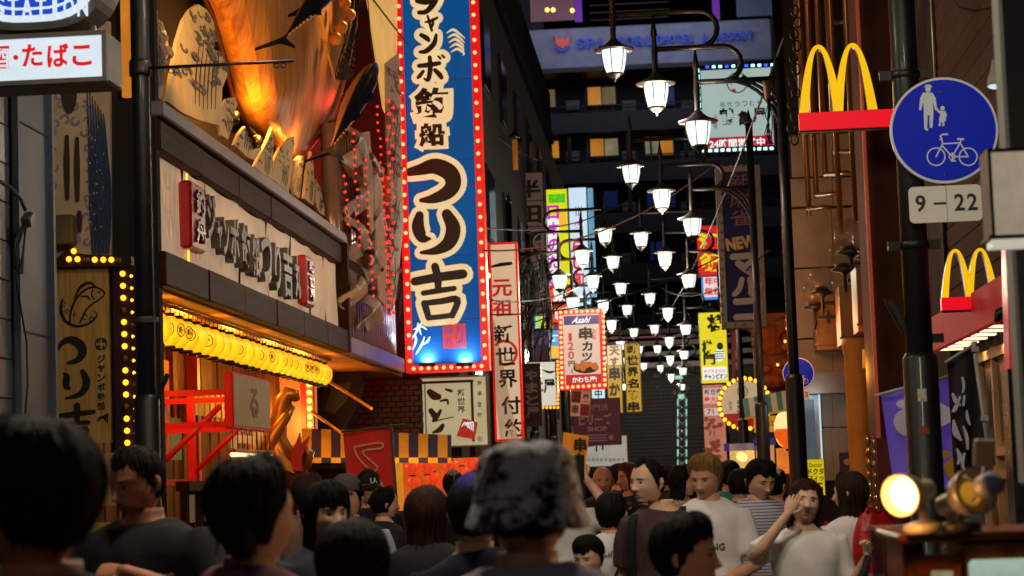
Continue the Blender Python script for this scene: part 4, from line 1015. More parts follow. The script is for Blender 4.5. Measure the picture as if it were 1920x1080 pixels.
litw = {(1015, 185): (WBLIND, WBLIND), (1128, 180): (WARM, WBLIND), (1022, 282): (WPALE, WARM), (1133, 277): (WARM, WPALE), (1236, 274): (WPALE, WARM), (1238, 180): (WDIM, WBLUE), (1240, 372): (WBLUE, WBLUE), (1245, 470): (WBLUE, WDIM), (1132, 375): (WDIM, WBLUE)}
for j, y in enumerate((184, 279, 374, 469, 564)):
    for x in (910, 1019, 1130, 1238, 1345, 1452):
        key = min(litw, key=lambda q: abs(q[0] - x) + abs(q[1] - y)); ok = abs(key[0] - x) < 20 and abs(key[1] - y) < 14
        a = litw[key] if ok else (WDIM, WDIM); xx, yy2 = key if ok else (x, y)
        mb = MB()
        for dx in (-27, 0, 27): fr.rect(mb, xx + dx, yy2, 2.2, 36, 0, .1)
        for dy in (-18, 18): fr.rect(mb, xx, yy2 + dy, 56, 2.4, .002, .11)
        wn = mb.build('window', WFR, ht)
        for i in (0, 1): mb = MB(); fr.rect(mb, xx - 13.5 + 27 * i, yy2, 25, 34, 0, .05); mb.build('pane', a[i], wn)
ac0 = None; ACM = mat('aircon_grey', (92, 90, 92), .6, .1, .1, 2)
for y in (208, 303, 398, 493):
    for x in (968, 1075, 1180, 1290, 1400):
        p = fr.w(*fr.loc(x, y - 6), .6)
        if ac0 is None: ac0 = MB().box((0, 0, 0), (.8, .35, .62), bev=.04).build('aircon_unit', ACM, ht, local=True); o = ac0
        else: o = bpy.data.objects.new('aircon_unit', ac0.data); COL.objects.link(o); o.parent = ht
        o.location = p - Vector(ht.location)
for x in (960, 1074, 1184, 1292, 1398): MB().box(fr.w(*fr.loc(x, 420), .35), (.22, 1.0, 400 * s)).build('party_wall', HW_, ht)
# roof sign band, lit from above
BAND = mat('sign_band', (140, 140, 160), .7, 0, .12, .35, dirt=.25)
mb = MB(); mb.box(fr.w(0, zof(98), 1.0), (505 * s, 2.2, 78 * s), bev=.1); mb.build('sign_band', BAND, ht)
mb = MB(); mb.box(fr.w(0, zof(142), 1.4), (400 * s, 2.6, 7 * s)); mb.build('light_trough', DGREY, ht)
fb = Fr(fr.w(0, 0, 2.12), sc_=s)
BL = lit('hotel_blue_letter', (22, 52, 176), .6, .15, .5)
mb = MB()
for i, ch in enumerate('SPA WORLD'):
    if ch != ' ': fb.glyph(mb, ch, 1089 + i * 18.4, 83 - i * .9, 12.5, 19, .05, .3, 0, .03)
for i, ch in enumerate('HOTEL & RESORT'):
    if ch != ' ': fb.glyph(mb, ch, 1248 + i * 12.2, 75 - i * .6, 8.4, 15.5 + (i > 0) * 0, .05, .3, 0, .03)
mb.letters('letter', BL, ht)
mb = MB(); fb.poly(mb, [(1041, 68), (1049, 76), (1055, 72), (1061, 76), (1068, 68), (1066, 84), (1055, 92), (1043, 84)], .05, .3); mb.build('emblem', lit('emblem_red', (190, 70, 44), .7, .1), ht)
mb = MB(); fb.ring(mb, 1055, 84, 14, 10, .05, .3, 0, 14, 200, 340); mb.build('emblem_base', BL, ht)
for x in (1010, 1180, 1330): lamp('AREA', 'light', fr.w(*fr.loc(x, 40), 8.0), 170, (205, 212, 240), 6, fr.w(*fr.loc(x, 105), 2), ht)
# upper setback in purple light
mb = MB(); mb.box(fr.w(40 * s, zof(0), -3.2), (430 * s, 6, 160 * s)); mb.build('upper_block', mat('hotel_upper', (96, 70, 66), .8, 0, .2, .3), ht)
mb = MB(); fr.rect(mb, 1035, 5, 84, 70, -.15, .0); mb.build('lit_wall', lit('wall_mauve', (112, 66, 78), .6, .3, .25), ht)
mb = MB(); fr.rect(mb, 1084, 5, 14, 74, -.15, .03); fr.rect(mb, 1342, 8, 14, 60, -.15, .03); mb.build('purple_strip', lit('purple_strip', (92, 14, 140), .9, .3, .3), ht)
mb = MB()
for k in range(5): fr.rect(mb, 1180, -20 + k * 14, 150, 2, 0, .2)
mb.build('louvre', mat('louvre_brown', (70, 40, 34), .7), ht)
mb = MB(); fr.rect(mb, 1420, 0, 80, 60, -.2, .02); mb.build('glass_box', lit('glass_blue', (58, 70, 96), .5, .3, .3), ht)
bulbs(ht, [fr.w(*fr.loc(x, y), 2.6) for x, y in ((1031, 37), (1042, 37), (1077, 38), (1355, 13))], .13, BULBW)

# low dark entrance block and roofs across the end of the street
lo_ = thing('entrance_block', 'low dark flat-roofed block with stacked eaves across the end of the street', 'building', P(1240, 868, 84))
fl = cam_fr(1240, 760, 84)
mb = MB(); fl.rect(mb, 1240, 790, 420, 190, -3, 0)
mb.build('wall', mat('block_wall', (70, 68, 70), .8, 0, .2, .8, dirt=.3), lo_)
mb = MB()
for k in range(24): fl.rect(mb, 1240, 716 + k * 7.2, 410, 1.2, .0, .07)
mb.build('shutter_ribs', mat('shutter', (80, 78, 78), .6, .2), lo_)
for k, (y, d, h) in enumerate(((690, 2.6, 9), (668, 1.8, 8), (646, 1.1, 9), (622, .6, 7))):
    mb = MB(); fl.rect(mb, 1240, y, 420, h, -.5, d); mb.build('eave', mat('eave_grey', (140, 134, 136), .7, 0, .15, .5, dirt=.3), lo_)
mb = MB(); fl.rect(mb, 1210, 636, 330, 3, 1.2, 1.3); mb.build('pink_strip', lit('pink_strip', (120, 50, 80), .8, .3, .3), lo_)
mb = MB()
rr = random.Random(4)
for k in range(16): fl.disc(mb, 1215 + rr.uniform(0, 80), rr.uniform(700, 750), rr.uniform(1, 5), .1, .15, 0, 8)
mb.build('poster_marks', mat('poster_grey', (120, 120, 124), .7), lo_)
tw = thing('lit_truss_tower', 'slim lattice tower edged with green and white lights at the end of the street', 'tower', P(1279, 868, 70))
ft = cam_fr(1279, 790, 70); mb = MB(); q = ft.s
def tp(x, y, d=0): return ft.w(*ft.loc(x, y), d)
for x in (1271, 1287):
    mb.cyl(tp(x, 740), tp(x - 1 + (x > 1279) * 2, 878), .045, n=6)
for k in range(9):
    y = 742 + k * 15; mb.cyl(tp(1271, y), tp(1287, y + 14), .022, n=5); mb.cyl(tp(1287, y), tp(1271, y + 14), .022, n=5)
mb.cyl(tp(1275, 700), tp(1275, 742), .03, n=5); mb.build('lattice', STEEL, tw)
GRN = lit('led_green', (170, 250, 205), .9, .6, 5); mb = MB()
for x in (1271, 1287):
    for k in range(7): mb.cyl(tp(x, 748 + k * 19, .06), tp(x, 761 + k * 19, .06), .026, n=6)
mb.cyl(tp(1266, 708, .05), tp(1281, 707, .05), .06); mb.cyl(tp(1272, 744, .05), tp(1283, 743, .05), .08); mb.build('light_strip', GRN, tw)

# ================================================================== street lamps: three lanterns on stepped arms
GLASS = lit('lamp_glass', (232, 255, 240), 1.4, .15, 9)
_t = GLASS.node_tree; _lw = _t.nodes.new('ShaderNodeLayerWeight'); _lw.inputs[0].default_value = .4
_mr = _t.nodes.new('ShaderNodeMapRange'); _mr.inputs[3].default_value = 1.7; _mr.inputs[4].default_value = .85; _t.links.new(_lw.outputs['Facing'], _mr.inputs[0]); _t.links.new(_mr.outputs[0], _t.nodes['Principled BSDF'].inputs['Emission Strength'])
LAMPCAP = mat('lamp_cap', (74, 70, 66), .4, .5, .15, 10)
def lamp_post():
    t = thing('street_lamp', '', 'street lamp', (0, 0, 0), 'black street lamps with three lanterns each')
    Z = {'a': 5.62, 'b': 5.28, 'c': 4.90}; X = {'a': -1.54, 'b': -1.16, 'c': -.78}
    mb = MB(); mb.cyl((0, 0, .05), (0, 0, 6.1), .052, .048, 14); mb.lathe((0, 0, 6.1), [(.05, 0), (.06, .02), (.03, .08), (.0, .2)], 12); mb.build('shaft', POLE, t)
    mb = MB(); mb.lathe((0, 0, 0), [(.12, 0), (.12, .08), (.085, .12), (.085, 2.45), (.07, 2.5)], 14); mb.build('base_sleeve', POLE, t)
    mb = MB(); r = .026
    def bend(cx, cz, rad, n=8): return [(cx + rad * math.sin(math.pi * k / n), 0, cz + rad * math.cos(math.pi * k / n)) for k in range(n + 1)]
    za, zb, zc = 5.95, 5.60, 5.27
    mb.tube([(X['a'], 0, za)] + bend(-.74, (za + zb) / 2, (za - zb) / 2), r, 8)
    mb.tube([(X['b'], 0, zb)] + bend(-.52, (zb + zc) / 2, (zb - zc) / 2), r, 8)
    mb.tube([(X['c'], 0, zc), (0, 0, zc)], r, 8)
    for x0, z1 in ((-.50, zc - .62), (-.40, zc - .50), (-.28, zc - .38)):
        mb.tube([(x0, 0, zc)] + [(x0 * (1 - math.sin(a)), 0, zc - (zc - z1) * (1 - math.cos(a))) for a in [math.pi / 2 * k / 8 for k in range(1, 9)]], .018, 8)
    mb.build('arm', POLE, t)
    for k, zt in (('a', za), ('b', zb), ('c', zc)):
        x, z = X[k], Z[k]
        mb = MB(); mb.lathe((x, 0, z), [(.018, 0), (.03, .04), (.026, .12), (.03, .3), (.022, zt - z + .12), (.034, zt - z + .14), (.022, zt - z + .22), (.0, zt - z + .36)], 10)
        la = mb.build('lantern', POLE, t)
        mb = MB(); mb.lathe((x, 0, z), [(.185, -.012), (.19, 0), (.10, .035), (.055, .07), (.03, .10)], 18); mb.build('cap', LAMPCAP, la)
        mb = MB(); mb.lathe((x, 0, z), [(.078, -.225), (.096, -.18), (.114, -.09), (.121, -.012)], 16); mb.build('glass', GLASS, la)
        mb = MB()
        for i in range(6):
            a = math.pi / 3 * i + .3; mb.tube([(x + q * math.cos(a), h * 0 + q * math.sin(a), z + h) for q, h in ((.123, -.01), (.116, -.09), (.098, -.18), (.079, -.23))], .0052, 5)
        mb.lathe((x, 0, z), [(.0, -.315), (.014, -.30), (.012, -.285), (.035, -.272), (.07, -.245), (.08, -.226)], 12); mb.build('cage', POLE, la)
    return t
RL_ = [19.8, 27.4, 35.1, 47, 57, 66, 78]; LL_ = [34.3, 38.7, 44.2, 50, 58, 66, 76]
base = lamp_post(); used = False
def put_lamp(x, y, flip, label, dz=0):
    global used
    o = base if not used else dup(base); used = True
    o.location = (x, y, dz); o['label'] = label; o.rotation_euler = (0, 0, math.pi if flip else 0)
    dirx = 1 if flip else -1
    if y < 100: lamp('POINT', 'light', (x + dirx * 1.16, y, 4.95), 35 if y < 0 else 215 if y < 10 else 150 if y < 40 else 130 if y < 60 else 230, (255, 236, 206), .25)
names_r = ['nearest black street lamp post on the right with three lit lanterns', 'second black street lamp post along the right kerb', 'third black street lamp post along the right kerb', 'fourth black street lamp post along the right kerb', 'fifth black street lamp post along the right kerb', 'last but one street lamp post on the right before the dark block', 'farthest black street lamp post on the right before the dark block']
names_l = ['nearest black street lamp post on the left with mirrored arms', 'second street lamp post along the left kerb', 'third street lamp post along the left kerb', 'fourth street lamp post along the left kerb', 'fifth street lamp post along the left kerb', 'last but one street lamp post on the left before the dark block', 'farthest street lamp post on the left before the dark block']
for y, n in zip(RL_, names_r): put_lamp(1.12, y, False, n)
for y, n in zip(LL_, names_l): put_lamp(-2.53, y, True, n)
for ch in list(base.children):      # unseen lanterns added above the frame on the near left pole for their light
    if ch.name.startswith(('arm', 'lantern')) and ch.type == 'MESH':
        c = dup(ch, None, BLACK_POLE); c.rotation_euler = (0, 0, math.pi); c.location = (0, 0, 0)
lamp('POINT', 'light', (BLACK_POLE.location.x + 1.16, BLACK_POLE.location.y, 4.95), 130, (255, 236, 206), .25, None, BLACK_POLE)
put_lamp(1.95, 7.8, False, 'added street lamp post beside the camera, beyond the right edge of the view')  # unseen post added to light the people facing the camera
put_lamp(1.3, -1.6, False, 'added unseen street lamp post behind the camera'); put_lamp(-2.7, 7.0, True, 'added street lamp post beside the camera, beyond the left edge of the view')  # more unseen posts, added to light near backs and the crowd

for o in list(bpy.data.objects):      # each lamp's light belongs to its post
    if o.type == 'LIGHT' and o.parent is None and o.name.startswith('light'):
        best = min((q for q in bpy.data.objects if q.name.startswith('street_lamp')), key=lambda q: abs(q.location.y - o.location.y) + abs(q.location.x - o.location.x))
        M_ = Matrix.Translation(o.location); o.parent = best; o.matrix_parent_inverse = (Matrix.Translation(best.location) @ best.rotation_euler.to_matrix().to_4x4()).inverted(); o.location = M_.translation

# ================================================================== left signs further down
# white cafe sign below the blue one
t, fr = panel('cafe_sign', 'cream cafe sign with black hand-brushed letters below the tall blue sign', 'sign', 843, 772, 146, 134, 29.6, lit('cafe_cream', (206, 194, 150), .62, .2, 1.6), mat('cafe_edge', (120, 112, 90), .6), .2, 3)
m = MB()
for x, y, w_, h_ in ((838, 716, 100, 5), (790, 772, 6, 116), (886, 772, 5, 112), (798, 772, 2, 104)): fr.rect(m, x, y, w_, h_, .001, .004)
fr.stroke(m, [(806, 735, 6), (814, 742, 8), (822, 744, 6)], .001, .006); fr.stroke(m, [(836, 730, 2), (846, 733, 3)], .001, .006); fr.stroke(m, [(826, 752, 2), (838, 750, 2.6), (840, 758, 1.6)], .001, .006)
fr.stroke(m, [(808, 770, 5), (816, 782, 6), (812, 790, 2)], .001, .006); fr.stroke(m, [(826, 770, 3), (818, 784, 4), (812, 790, 2), (830, 786, 1), (850, 782, 1)], .0015, .0065)
fr.stroke(m, [(830, 798, 4), (824, 806, 5), (812, 811, 2)], .001, .006)
for i, ch in enumerate('新世界'): fr.glyph(m, ch, 865, 736 + i * 16, 15, 13, .001, .005, 0, .02)
for i, ch in enumerate('商標登録'): fr.glyph(m, ch, 899, 718 + i * 20, 8, 9, .001, .005, 0, .01)
fr.glyph(m, '®', 900, 823, 10, 10, .001, .005, 0, .0)
m.build('lettering', INKL, t)
m = MB(); fr.poly(m, [(868, 784), (896, 792), (890, 824), (856, 818)], .007, .010); o = m.build('seal', lit('seal_red', (190, 24, 22), .6, .1), t)
m = MB()
for k in range(4): fr.stroke(m, [(866 + k * 5, 800 - k * 2, .5), (872 + k * 5, 792, 1.2), (878 + k * 3, 802 + k * 2, .8)], .011, .013, 0, 3)
m.build('seal_marks', LW, o)
# tall white vertical sign
t, fr = panel('white_banner_sign', 'tall white vertical sign with red and black brushed letters and red edge', 'sign', 949, 640, 54, 375, 33, lit('white_warm', (238, 200, 160), .74, .18, .8, stretch=(1, 1, .5)), REDF, .2, 4)
mr, mk = MB(), MB()
fr.stroke(mk, [(922, 500, 2), (940, 496, 3.5), (958, 494, 3)], .001, .005)
for i, ch in enumerate('元祖'): fr.glyph(mr, ch, 941 + i * 1.5, 540 + i * 37, 38, 33, .001, .005, 0, .03)
fr.ring(mr, 946, 662, 25, 20, .0005, .002, 0, 24, -100, 140); mr.build('red_lettering', lit('red_letter_warm', (200, 26, 30), .7, 0), t)
for ch, x, y in (('新', 944, 626), ('世', 948, 668), ('界', 952, 710), ('付', 958, 760), ('約', 964, 802)): fr.glyph(mk, ch, x, y, 37, 34, .003, .007, 0, .025)
mk.letters('letter', INKL, t)
# crinkled plastic banner hanging between
pb = thing('plastic_wrap', 'crinkled clear plastic sheet hanging along the left of the white vertical sign', 'sheet', P(935, 840, 31))
frp = cam_fr(930, 740, 31)
def fnp(u, v):
    x0 = 913 + v * 26; x = x0 + u * (12 + 24 * v); y = 590 + v * 250; a, b = frp.loc(x, y); return frp.w(a, b, .03 * math.sin(u * 17 + v * 6) + .02 * math.sin(v * 40 + u * 5))
MB().grid(fnp, 18, 34).build('sheet', mat('clear_wrap', (206, 150, 120), .12, .25, .3, 20, stretch=(1, 1, .2), alpha=.42), pb)
# small bare bulb
mb = MB(); p = P(914, 517, 30); mb.ball(p, .045, 10, 6, 0); o = mb.thing('bare_bulb', BULBW, 'bare white bulb beside the tall white sign', 'bulb', p)
# dark fixed building wall on left behind signs
lw = thing('shop_building', 'unlit dark shop building behind the left hand signs', 'building', (-4.3, 50, 0))
mb = MB(); mb.box((-4.6, 50, 5.2), (3.2, 40, 10.4)); mb.build('wall', mat('left_wall', (40, 32, 32), .8, 0, .25, .8, dirt=.4), lw)
for j in range(3):
    for k in range(10): mb = MB(); mb.box((-2.99, 32.5 + k * 3.7, 3.7 + j * 2.6), (.05, 1.4, 1.3)); o = mb.build('window', DGREY, lw); MB().box((-2.97, 32.5 + k * 3.7, 3.7 + j * 2.6), (.05, 1.24, 1.14)).build('pane', WDIM, o)
for k in range(10): MB().box((-2.98, 31.4 + k * 3.7, 2.7), (.1, .12, 5.3)).build('mullion', WOODD, lw)
lu = thing('tower_block', 'tall dark building rising behind the blue sign', 'building', (-6, 60, 0))
mb = MB(); mb.box((-7.2, 75, 9), (5, 30, 18)); mb.build('wall', HW_, lu)
mb = MB()
for j in range(6): mb.box((-4.66, 75, 3 + j * 2.6), (.1, 30, .35))
mb.build('string_course', HB, lu)
# round dark lamp
ll = thing('tall_gas_lamp', 'thin amber tube lamp on a dark bracket above the white sign', 'lamp', P(966, 310, 40))
mb = MB(); mb.cyl(P(965, 262, 40), P(967, 318, 40), .05, n=8); mb.build('tube', lit('tube_amber', (150, 86, 24), .7, .3), ll); mb = MB(); mb.lathe(P(965, 258, 40), [(.10, 0), (.11, .03), (.03, .12), (.0, .22)], 10); mb.build('cap', BLACK, ll)
# 半田 sign
t, fr = panel('brown_vertical_sign', 'unlit brown vertical sign with dark stacked characters above the wires', 'sign', 992, 412, 60, 182, 46, mat('sign_taupe', (104, 76, 66), .7, 0, .12, 2, dirt=.3, emit=.38, ecol=(104, 76, 66)), DGREY, .25, 2)  # glow put into the face colour to brighten the unlit sign
m = MB()
for ch, y in (('半', 354), ('田', 402), ('屋', 452)): fr.glyph(m, ch, 992 + (y - 354) * .03, y, 44, 34, .001, .01, 0, .035)
m.build('lettering', INK, t)
m = MB()
for k in range(3): fr.rect(m, 993, 330 + 48 * k + 47, 58, 1.5, .001, .02)
m.build('joint', DGREY, t)
# pink and yellow tall lit sign
GY = lit('sign_acid_yellow', (224, 226, 20), .95, .1, 2); MG = lit('letter_magenta', (216, 10, 190), .9, .1); WHT = lit('sign_white', (240, 244, 240), 1.0, .08, 2)
t, fr = panel('magenta_sign', 'lit yellow sign with magenta letters on white, left of the pale blue one', 'sign', 1047, 458, 42, 212, 50, GY, DGREY, .3, 1.5)
m = MB(); fr.rect(m, 1038, 480, 24, 150, .001, .004); m.build('white_field', WHT, t)
m = MB()
for i, ch in enumerate('日本のだし'): fr.glyph(m, ch, 1037 + i * .9, 398 + i * 31, 22, 26, .005, .012, 0, .035)
m.letters('letter', MG, t)
m = MB(); fr.rect(m, 1044, 372, 32, 17, .004, .008); m.build('emblem', lit('emblem_green', (90, 210, 30), .9, .4, 9), t)
m = MB(); fr.rect(m, 1055, 410, 14, 34, .004, .008); m.build('orange_block', lit('block_orange', (250, 190, 60), .95, .1), t)
t, fr = panel('pale_blue_sign', 'lit pale blue sign with red letters, right of the magenta one', 'sign', 1086, 455, 36, 212, 50.5, lit('sign_ice', (206, 226, 246), 1.0, .12, 1.2), DGREY, .3, 1.5)
m = MB(); fr.glyph(m, '楽', 1082, 422, 12, 12, .002, .01, 0, .04)
for i, ch in enumerate('らし旬'): fr.glyph(m, ch, 1083 + i * 1.2, 462 + i * 30, 20, 26, .002, .01, 0, .045)
m.build('lettering', lit('letter_red_far', (220, 24, 40), .9, 0), t)
m = MB()
for k in range(3): fr.rect(m, 1080 + k * 5, 396, 1.6, 18, .002, .006)
m.build('fine_print', INKL, t)
mb = MB(); mb.box(fr.w(24 * fr.s, 0, -.1), (10 * fr.s, .3, 205 * fr.s)); mb.build('lit_side', lit('side_cyan', (120, 190, 220), .7, .3, 2), t)
t, fr = panel('orange_red_sign', 'lit orange and white sign block below the magenta sign', 'sign', 1052, 570, 46, 72, 49, lit('sign_orange_red', (246, 70, 24), .95, .2, 3), DGREY, .3, 1.5)
m = MB(); fr.glyph(m, '東', 1050, 552, 28, 28, .002, .01, 0, .05); fr.glyph(m, '新', 1054, 588, 28, 26, .002, .01, 0, .05); m.build('lettering', WHT, t)
t, fr = panel('cyan_stack_sign', 'lit cyan and white sign stack below the pale blue sign', 'sign', 1092, 562, 34, 60, 51, lit('sign_cyan', (170, 236, 255), 1.0, .3, 4), DGREY, .3, 1.5)
m = MB()
for k in range(3): fr.rect(m, 1092, 546 + k * 16, 26, 7, .002, .008)
m.build('stripes', lit('stripe_teal', (30, 120, 150), .7, .2), t)
t, fr = panel('rainbow_sign', 'small lit sign of yellow, green, red and blue blocks left of the orange one', 'sign', 1016, 604, 40, 24, 47, WHT, DGREY, .2, 1)
for k, cc in enumerate(((60, 190, 240), (190, 230, 40), (250, 210, 40), (240, 70, 40))): m = MB(); fr.rect(m, 1001 + k * 10, 604, 9.4, 21, .002, .006); m.build('colour_block', lit('block_' + 'abcd'[k], cc, .9, .2), t)
t, fr = panel('blue_orange_sign', 'narrow lit blue and orange sign left of the skewer sign', 'sign', 1040, 646, 20, 56, 45, lit('sign_sky', (60, 170, 230), .9, .4, 3), DGREY, .2, 1)
m = MB(); fr.rect(m, 1040, 660, 17, 22, .002, .006); m.build('orange_block', lit('block_orange', (250, 190, 60), .95, .1), t); m = MB(); fr.glyph(m, '鮨', 1040, 634, 14, 14, .002, .008, 0, .04); m.build('lettering', WHT, t)
t, fr = panel('white_cyan_sign', 'small lit white and cyan sign right of the skewer sign base', 'sign', 1122, 738, 26, 26, 50, lit('sign_frost', (200, 236, 250), 1.0, .3, 4), DGREY, .2, 1)
m = MB(); fr.glyph(m, '中', 1122, 738, 14, 16, .002, .008, 0, .03); m.build('lettering', INKL, t)
# small unlit signs in the wire tangle, faint glow put into their colour
for i, (x, y, w_, h_, lab, c, ch) in enumerate(((988, 520, 13, 62, 'narrow yellow vertical signboard behind the cables', (150, 110, 26), 'めし'), (1012, 512, 12, 76, 'narrow grey vertical signboard behind the cables', (112, 96, 98), '酒場'), (992, 620, 11, 66, 'thin ochre signboard low behind the cables', (120, 84, 22), '食堂'), (1016, 556, 26, 40, 'plain dark purple signboard above the beer sign', (52, 34, 52), 'ビル'), (963, 430, 7, 60, 'sliver of a yellow sign left of the brown one', (170, 150, 26), '中'))):
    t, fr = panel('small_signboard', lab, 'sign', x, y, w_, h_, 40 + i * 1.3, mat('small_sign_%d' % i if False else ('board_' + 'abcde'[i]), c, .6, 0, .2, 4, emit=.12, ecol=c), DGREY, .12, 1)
    m = MB()
    for k, q in enumerate(ch): fr.glyph(m, q, x, y + (k - (len(ch) - 1) / 2) * h_ / len(ch) * .95, w_ * .7, h_ / len(ch) * .7, .002, .008, 0, .02)
    m.build('lettering', mat('paint_pale', (190, 176, 160), .7) if i in (1, 3) else INK, t)
# beer sign column
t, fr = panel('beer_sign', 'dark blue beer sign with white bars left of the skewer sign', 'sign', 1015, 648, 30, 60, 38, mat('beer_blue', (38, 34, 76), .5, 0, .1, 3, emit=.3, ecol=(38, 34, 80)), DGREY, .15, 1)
m = MB()
for k, (h_) in enumerate((8, 12, 16, 14)): fr.poly(m, [(1004 + k * 6, 646), (1008 + k * 6, 646), (1010 + k * 6, 646 - h_), (1006 + k * 6, 646 - h_)], .002, .006)
m.build('emblem', mat('emblem_pale', (130, 130, 170), .6), t)
m = MB(); fr.rect(m, 1016, 664, 28, 22, .002, .006); m.build('lower_plate', mat('plate_mauve', (96, 70, 76), .6), t)
# black vertical wooden sign やまと屋
t, fr = panel('black_name_sign', 'black vertical sign with grey brushed letters below the white lit shop sign', 'sign', 998, 740, 34, 118, 34.5, mat('black_face', (30, 27, 26), .6, 0, .2, 5), BLACK, .12, 1.5)
m = MB()
for i, ch in enumerate('やまと屋'): fr.glyph(m, ch, 996 + i, 704 + i * 23, 24, 20, .002, .008, 0, .035)
m.build('lettering', mat('letter_silver', (120, 116, 114), .6, 0, .1, 6), t)
# white lit sign with amber rope light
t, fr = panel('white_shop_sign', 'lit white shop sign with black characters behind the black vertical sign', 'sign', 1016, 720, 56, 86, 37, lit('white_plain', (226, 222, 206), .85, .1, 1), DGREY, .2, 2)
m = MB(); fr.glyph(m, '屋', 1030, 724, 22, 26, .002, .008, 0, .035); fr.glyph(m, 'と', 1012, 724, 14, 20, .002, .008, 0, .03); fr.stroke(m, [(1018, 694, 1), (1030, 698, 2.5), (1040, 696, 1)], .002, .006); m.build('lettering', INKL, t)
bulbs(t, edge_positions(fr, [(1046, 678), (1046, 764), (990, 764)], 7, .02), .028, lit('rope_amber', (255, 160, 50), 1.7, 0))
# skewer sign with red bulb frame
YK2 = 36.0
t, fr = panel('skewer_sign', 'white skewer restaurant sign with food picture inside a red bulb frame', 'sign', 1091, 655, 86, 150, YK2, lit('skewer_face', (226, 196, 176), .78, .12, 2), REDF, .3, 9)
m = MB(); fr.rect(m, 1090, 600, 66, 17, .001, .004); m.build('purple_band', lit('band_purple', (52, 30, 110), .75, .1), t)
m = MB(); fr.rect(m, 1094, 712, 66, 20, .001, .004); m.build('red_band', lit('band_red', (196, 22, 26), .75, .1), t)
m = MB(); fr.glyph(m, 'Asahi', 1090, 600, 32, 12, .005, .008, 0, .02, 0, .2); fr.glyph(m, 'かわち屋!', 1096, 712, 46, 11, .005, .008, 0, .02); m.build('white_lettering', WHT, t)
m = MB()
for ch, x, y, w_, h_ in (('串', 1098, 625, 26, 24), ('カ', 1101, 649, 20, 18), ('ツ', 1101, 669, 20, 16)): fr.glyph(m, ch, x, y, w_, h_, .002, .006, 0, .04)
fr.glyph(m, '円', 1072, 682, 12, 11, .002, .006, 0, .03); fr.stroke(m, [(1073, 692, .6), (1072, 696, 1), (1074, 700, .6)], .002, .005); m.build('lettering', INKL, t)
m = MB()
for i, ch in enumerate('120'): fr.glyph(m, ch, 1069 + i * 1, 632 + i * 17, 6 if i == 0 else 11, 15, .002, .006, 0, .02)
for ch, y in (('創', 621), ('業', 632)): fr.glyph(m, ch, 1114, y, 8, 9, .002, .006, 0, 0)
m.build('red_lettering', lit('skewer_red', (206, 24, 30), .8, 0), t)
m = MB(); fr.disc(m, 1099, 690, 24, .002, .005, 0, 24, 10); o = m.build('plate_picture', INKL, t)
rr = random.Random(2); m = MB()
for k in range(22): fr.disc(m, 1099 + rr.uniform(-19, 19), 684 + rr.uniform(-6, 7), rr.uniform(3, 6), .006 + k * .0003, .007 + k * .0003, 0, 8)
m.build('food_picture', lit('food_orange', (206, 110, 30), .75, .5, 14), t)
bulbs(t, edge_positions(fr, [(1051, 586), (1131, 583), (1134, 722), (1054, 727), (1051, 586)], 9.6, .03), .029, BULBR)
# checker flags and lower signs
t, fr = panel('checker_sign', 'tilted red and white checker sign with characters under the skewer sign', 'sign', 1086, 756, 38, 52, 35, mat('checker_cream', (190, 140, 110), .6, 0, .1, 4, emit=.25), mat('ochre_edge', (150, 96, 30), .6), .06, 1.5)
m = MB()
for i in range(2):
    for j in range(2):
        if (i + j) % 2 == 0: fr.rect(m, 1077 + 18 * i, 745 + 23 * j, 17, 22, .001, .003)
m.build('red_square', mat('checker_red', (120, 20, 20), .6, 0, .1, 4, emit=.2), t)
m = MB()
for ch, x, y in (('田', 1077, 745), ('楽', 1095, 745), ('串', 1077, 768), ('山', 1095, 768)): fr.glyph(m, ch, x, y, 13, 17, .004, .007, 0, .03)
m.build('lettering', mat('checker_ink', (90, 20, 14), .6), t); t.rotation_euler = (0, .10, 0)
t, fr = panel('maroon_shop_sign', 'dark maroon shop sign with pale katakana and SHOP lettering', 'sign', 1119, 791, 90, 88, 44, mat('maroon', (84, 26, 40), .55, 0, .12, 3, emit=.22), mat('maroon_edge', (50, 18, 26), .6), .2, 1)
m = MB(); fr.glyph(m, 'ビリーズ', 1116, 786, 62, 22, .002, .008, 0, .035); fr.glyph(m, 'SHOP', 1120, 804, 36, 9, .002, .008, 0, .03); fr.glyph(m, '専門店', 1118, 764, 44, 12, .002, .006, 0, .0)
for k in range(3): fr.rect(m, 1118, 816 + k * 5, 40, 2, .002, .006)
m.build('lettering', mat('maroon_letter', (170, 120, 126), .6, 0, .1, 5, emit=.1), t)
m = MB(); fr.disc(m, 1146, 820, 5, .002, .006, 0, 12); m.build('emblem', mat('emblem_white', (170, 150, 150), .6), t)
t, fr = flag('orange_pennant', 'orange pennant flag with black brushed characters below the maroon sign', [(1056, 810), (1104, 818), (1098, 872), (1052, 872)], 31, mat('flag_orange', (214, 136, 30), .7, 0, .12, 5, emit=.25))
m = MB(); fr.glyph(m, '串', 1088, 834, 24, 26, -.01, .01, 0, .05); fr.glyph(m, 'カ', 1086, 858, 20, 18, -.01, .01, 0, .05); m.build('lettering', INK, t)
t, fr = panel('white_menu_board', 'white lit menu board with small writing below the maroon sign', 'sign', 1137, 846, 80, 58, 46, lit('menu_white', (196, 190, 180), .6, .25, 3), mat('menu_edge', (150, 110, 40), .6), .1, 1.5)
m = MB(); rr = random.Random(8)
for k in range(9): fr.glyph(m, rr.choice('飯丼酒肉魚麺'), 1104 + k * 8, 862, 6, 7, .002, .006)
fr.rect(m, 1118, 836, 3, 22, .002, .006); fr.rect(m, 1130, 834, 3, 20, .002, .006); m.build('writing', INK, t)
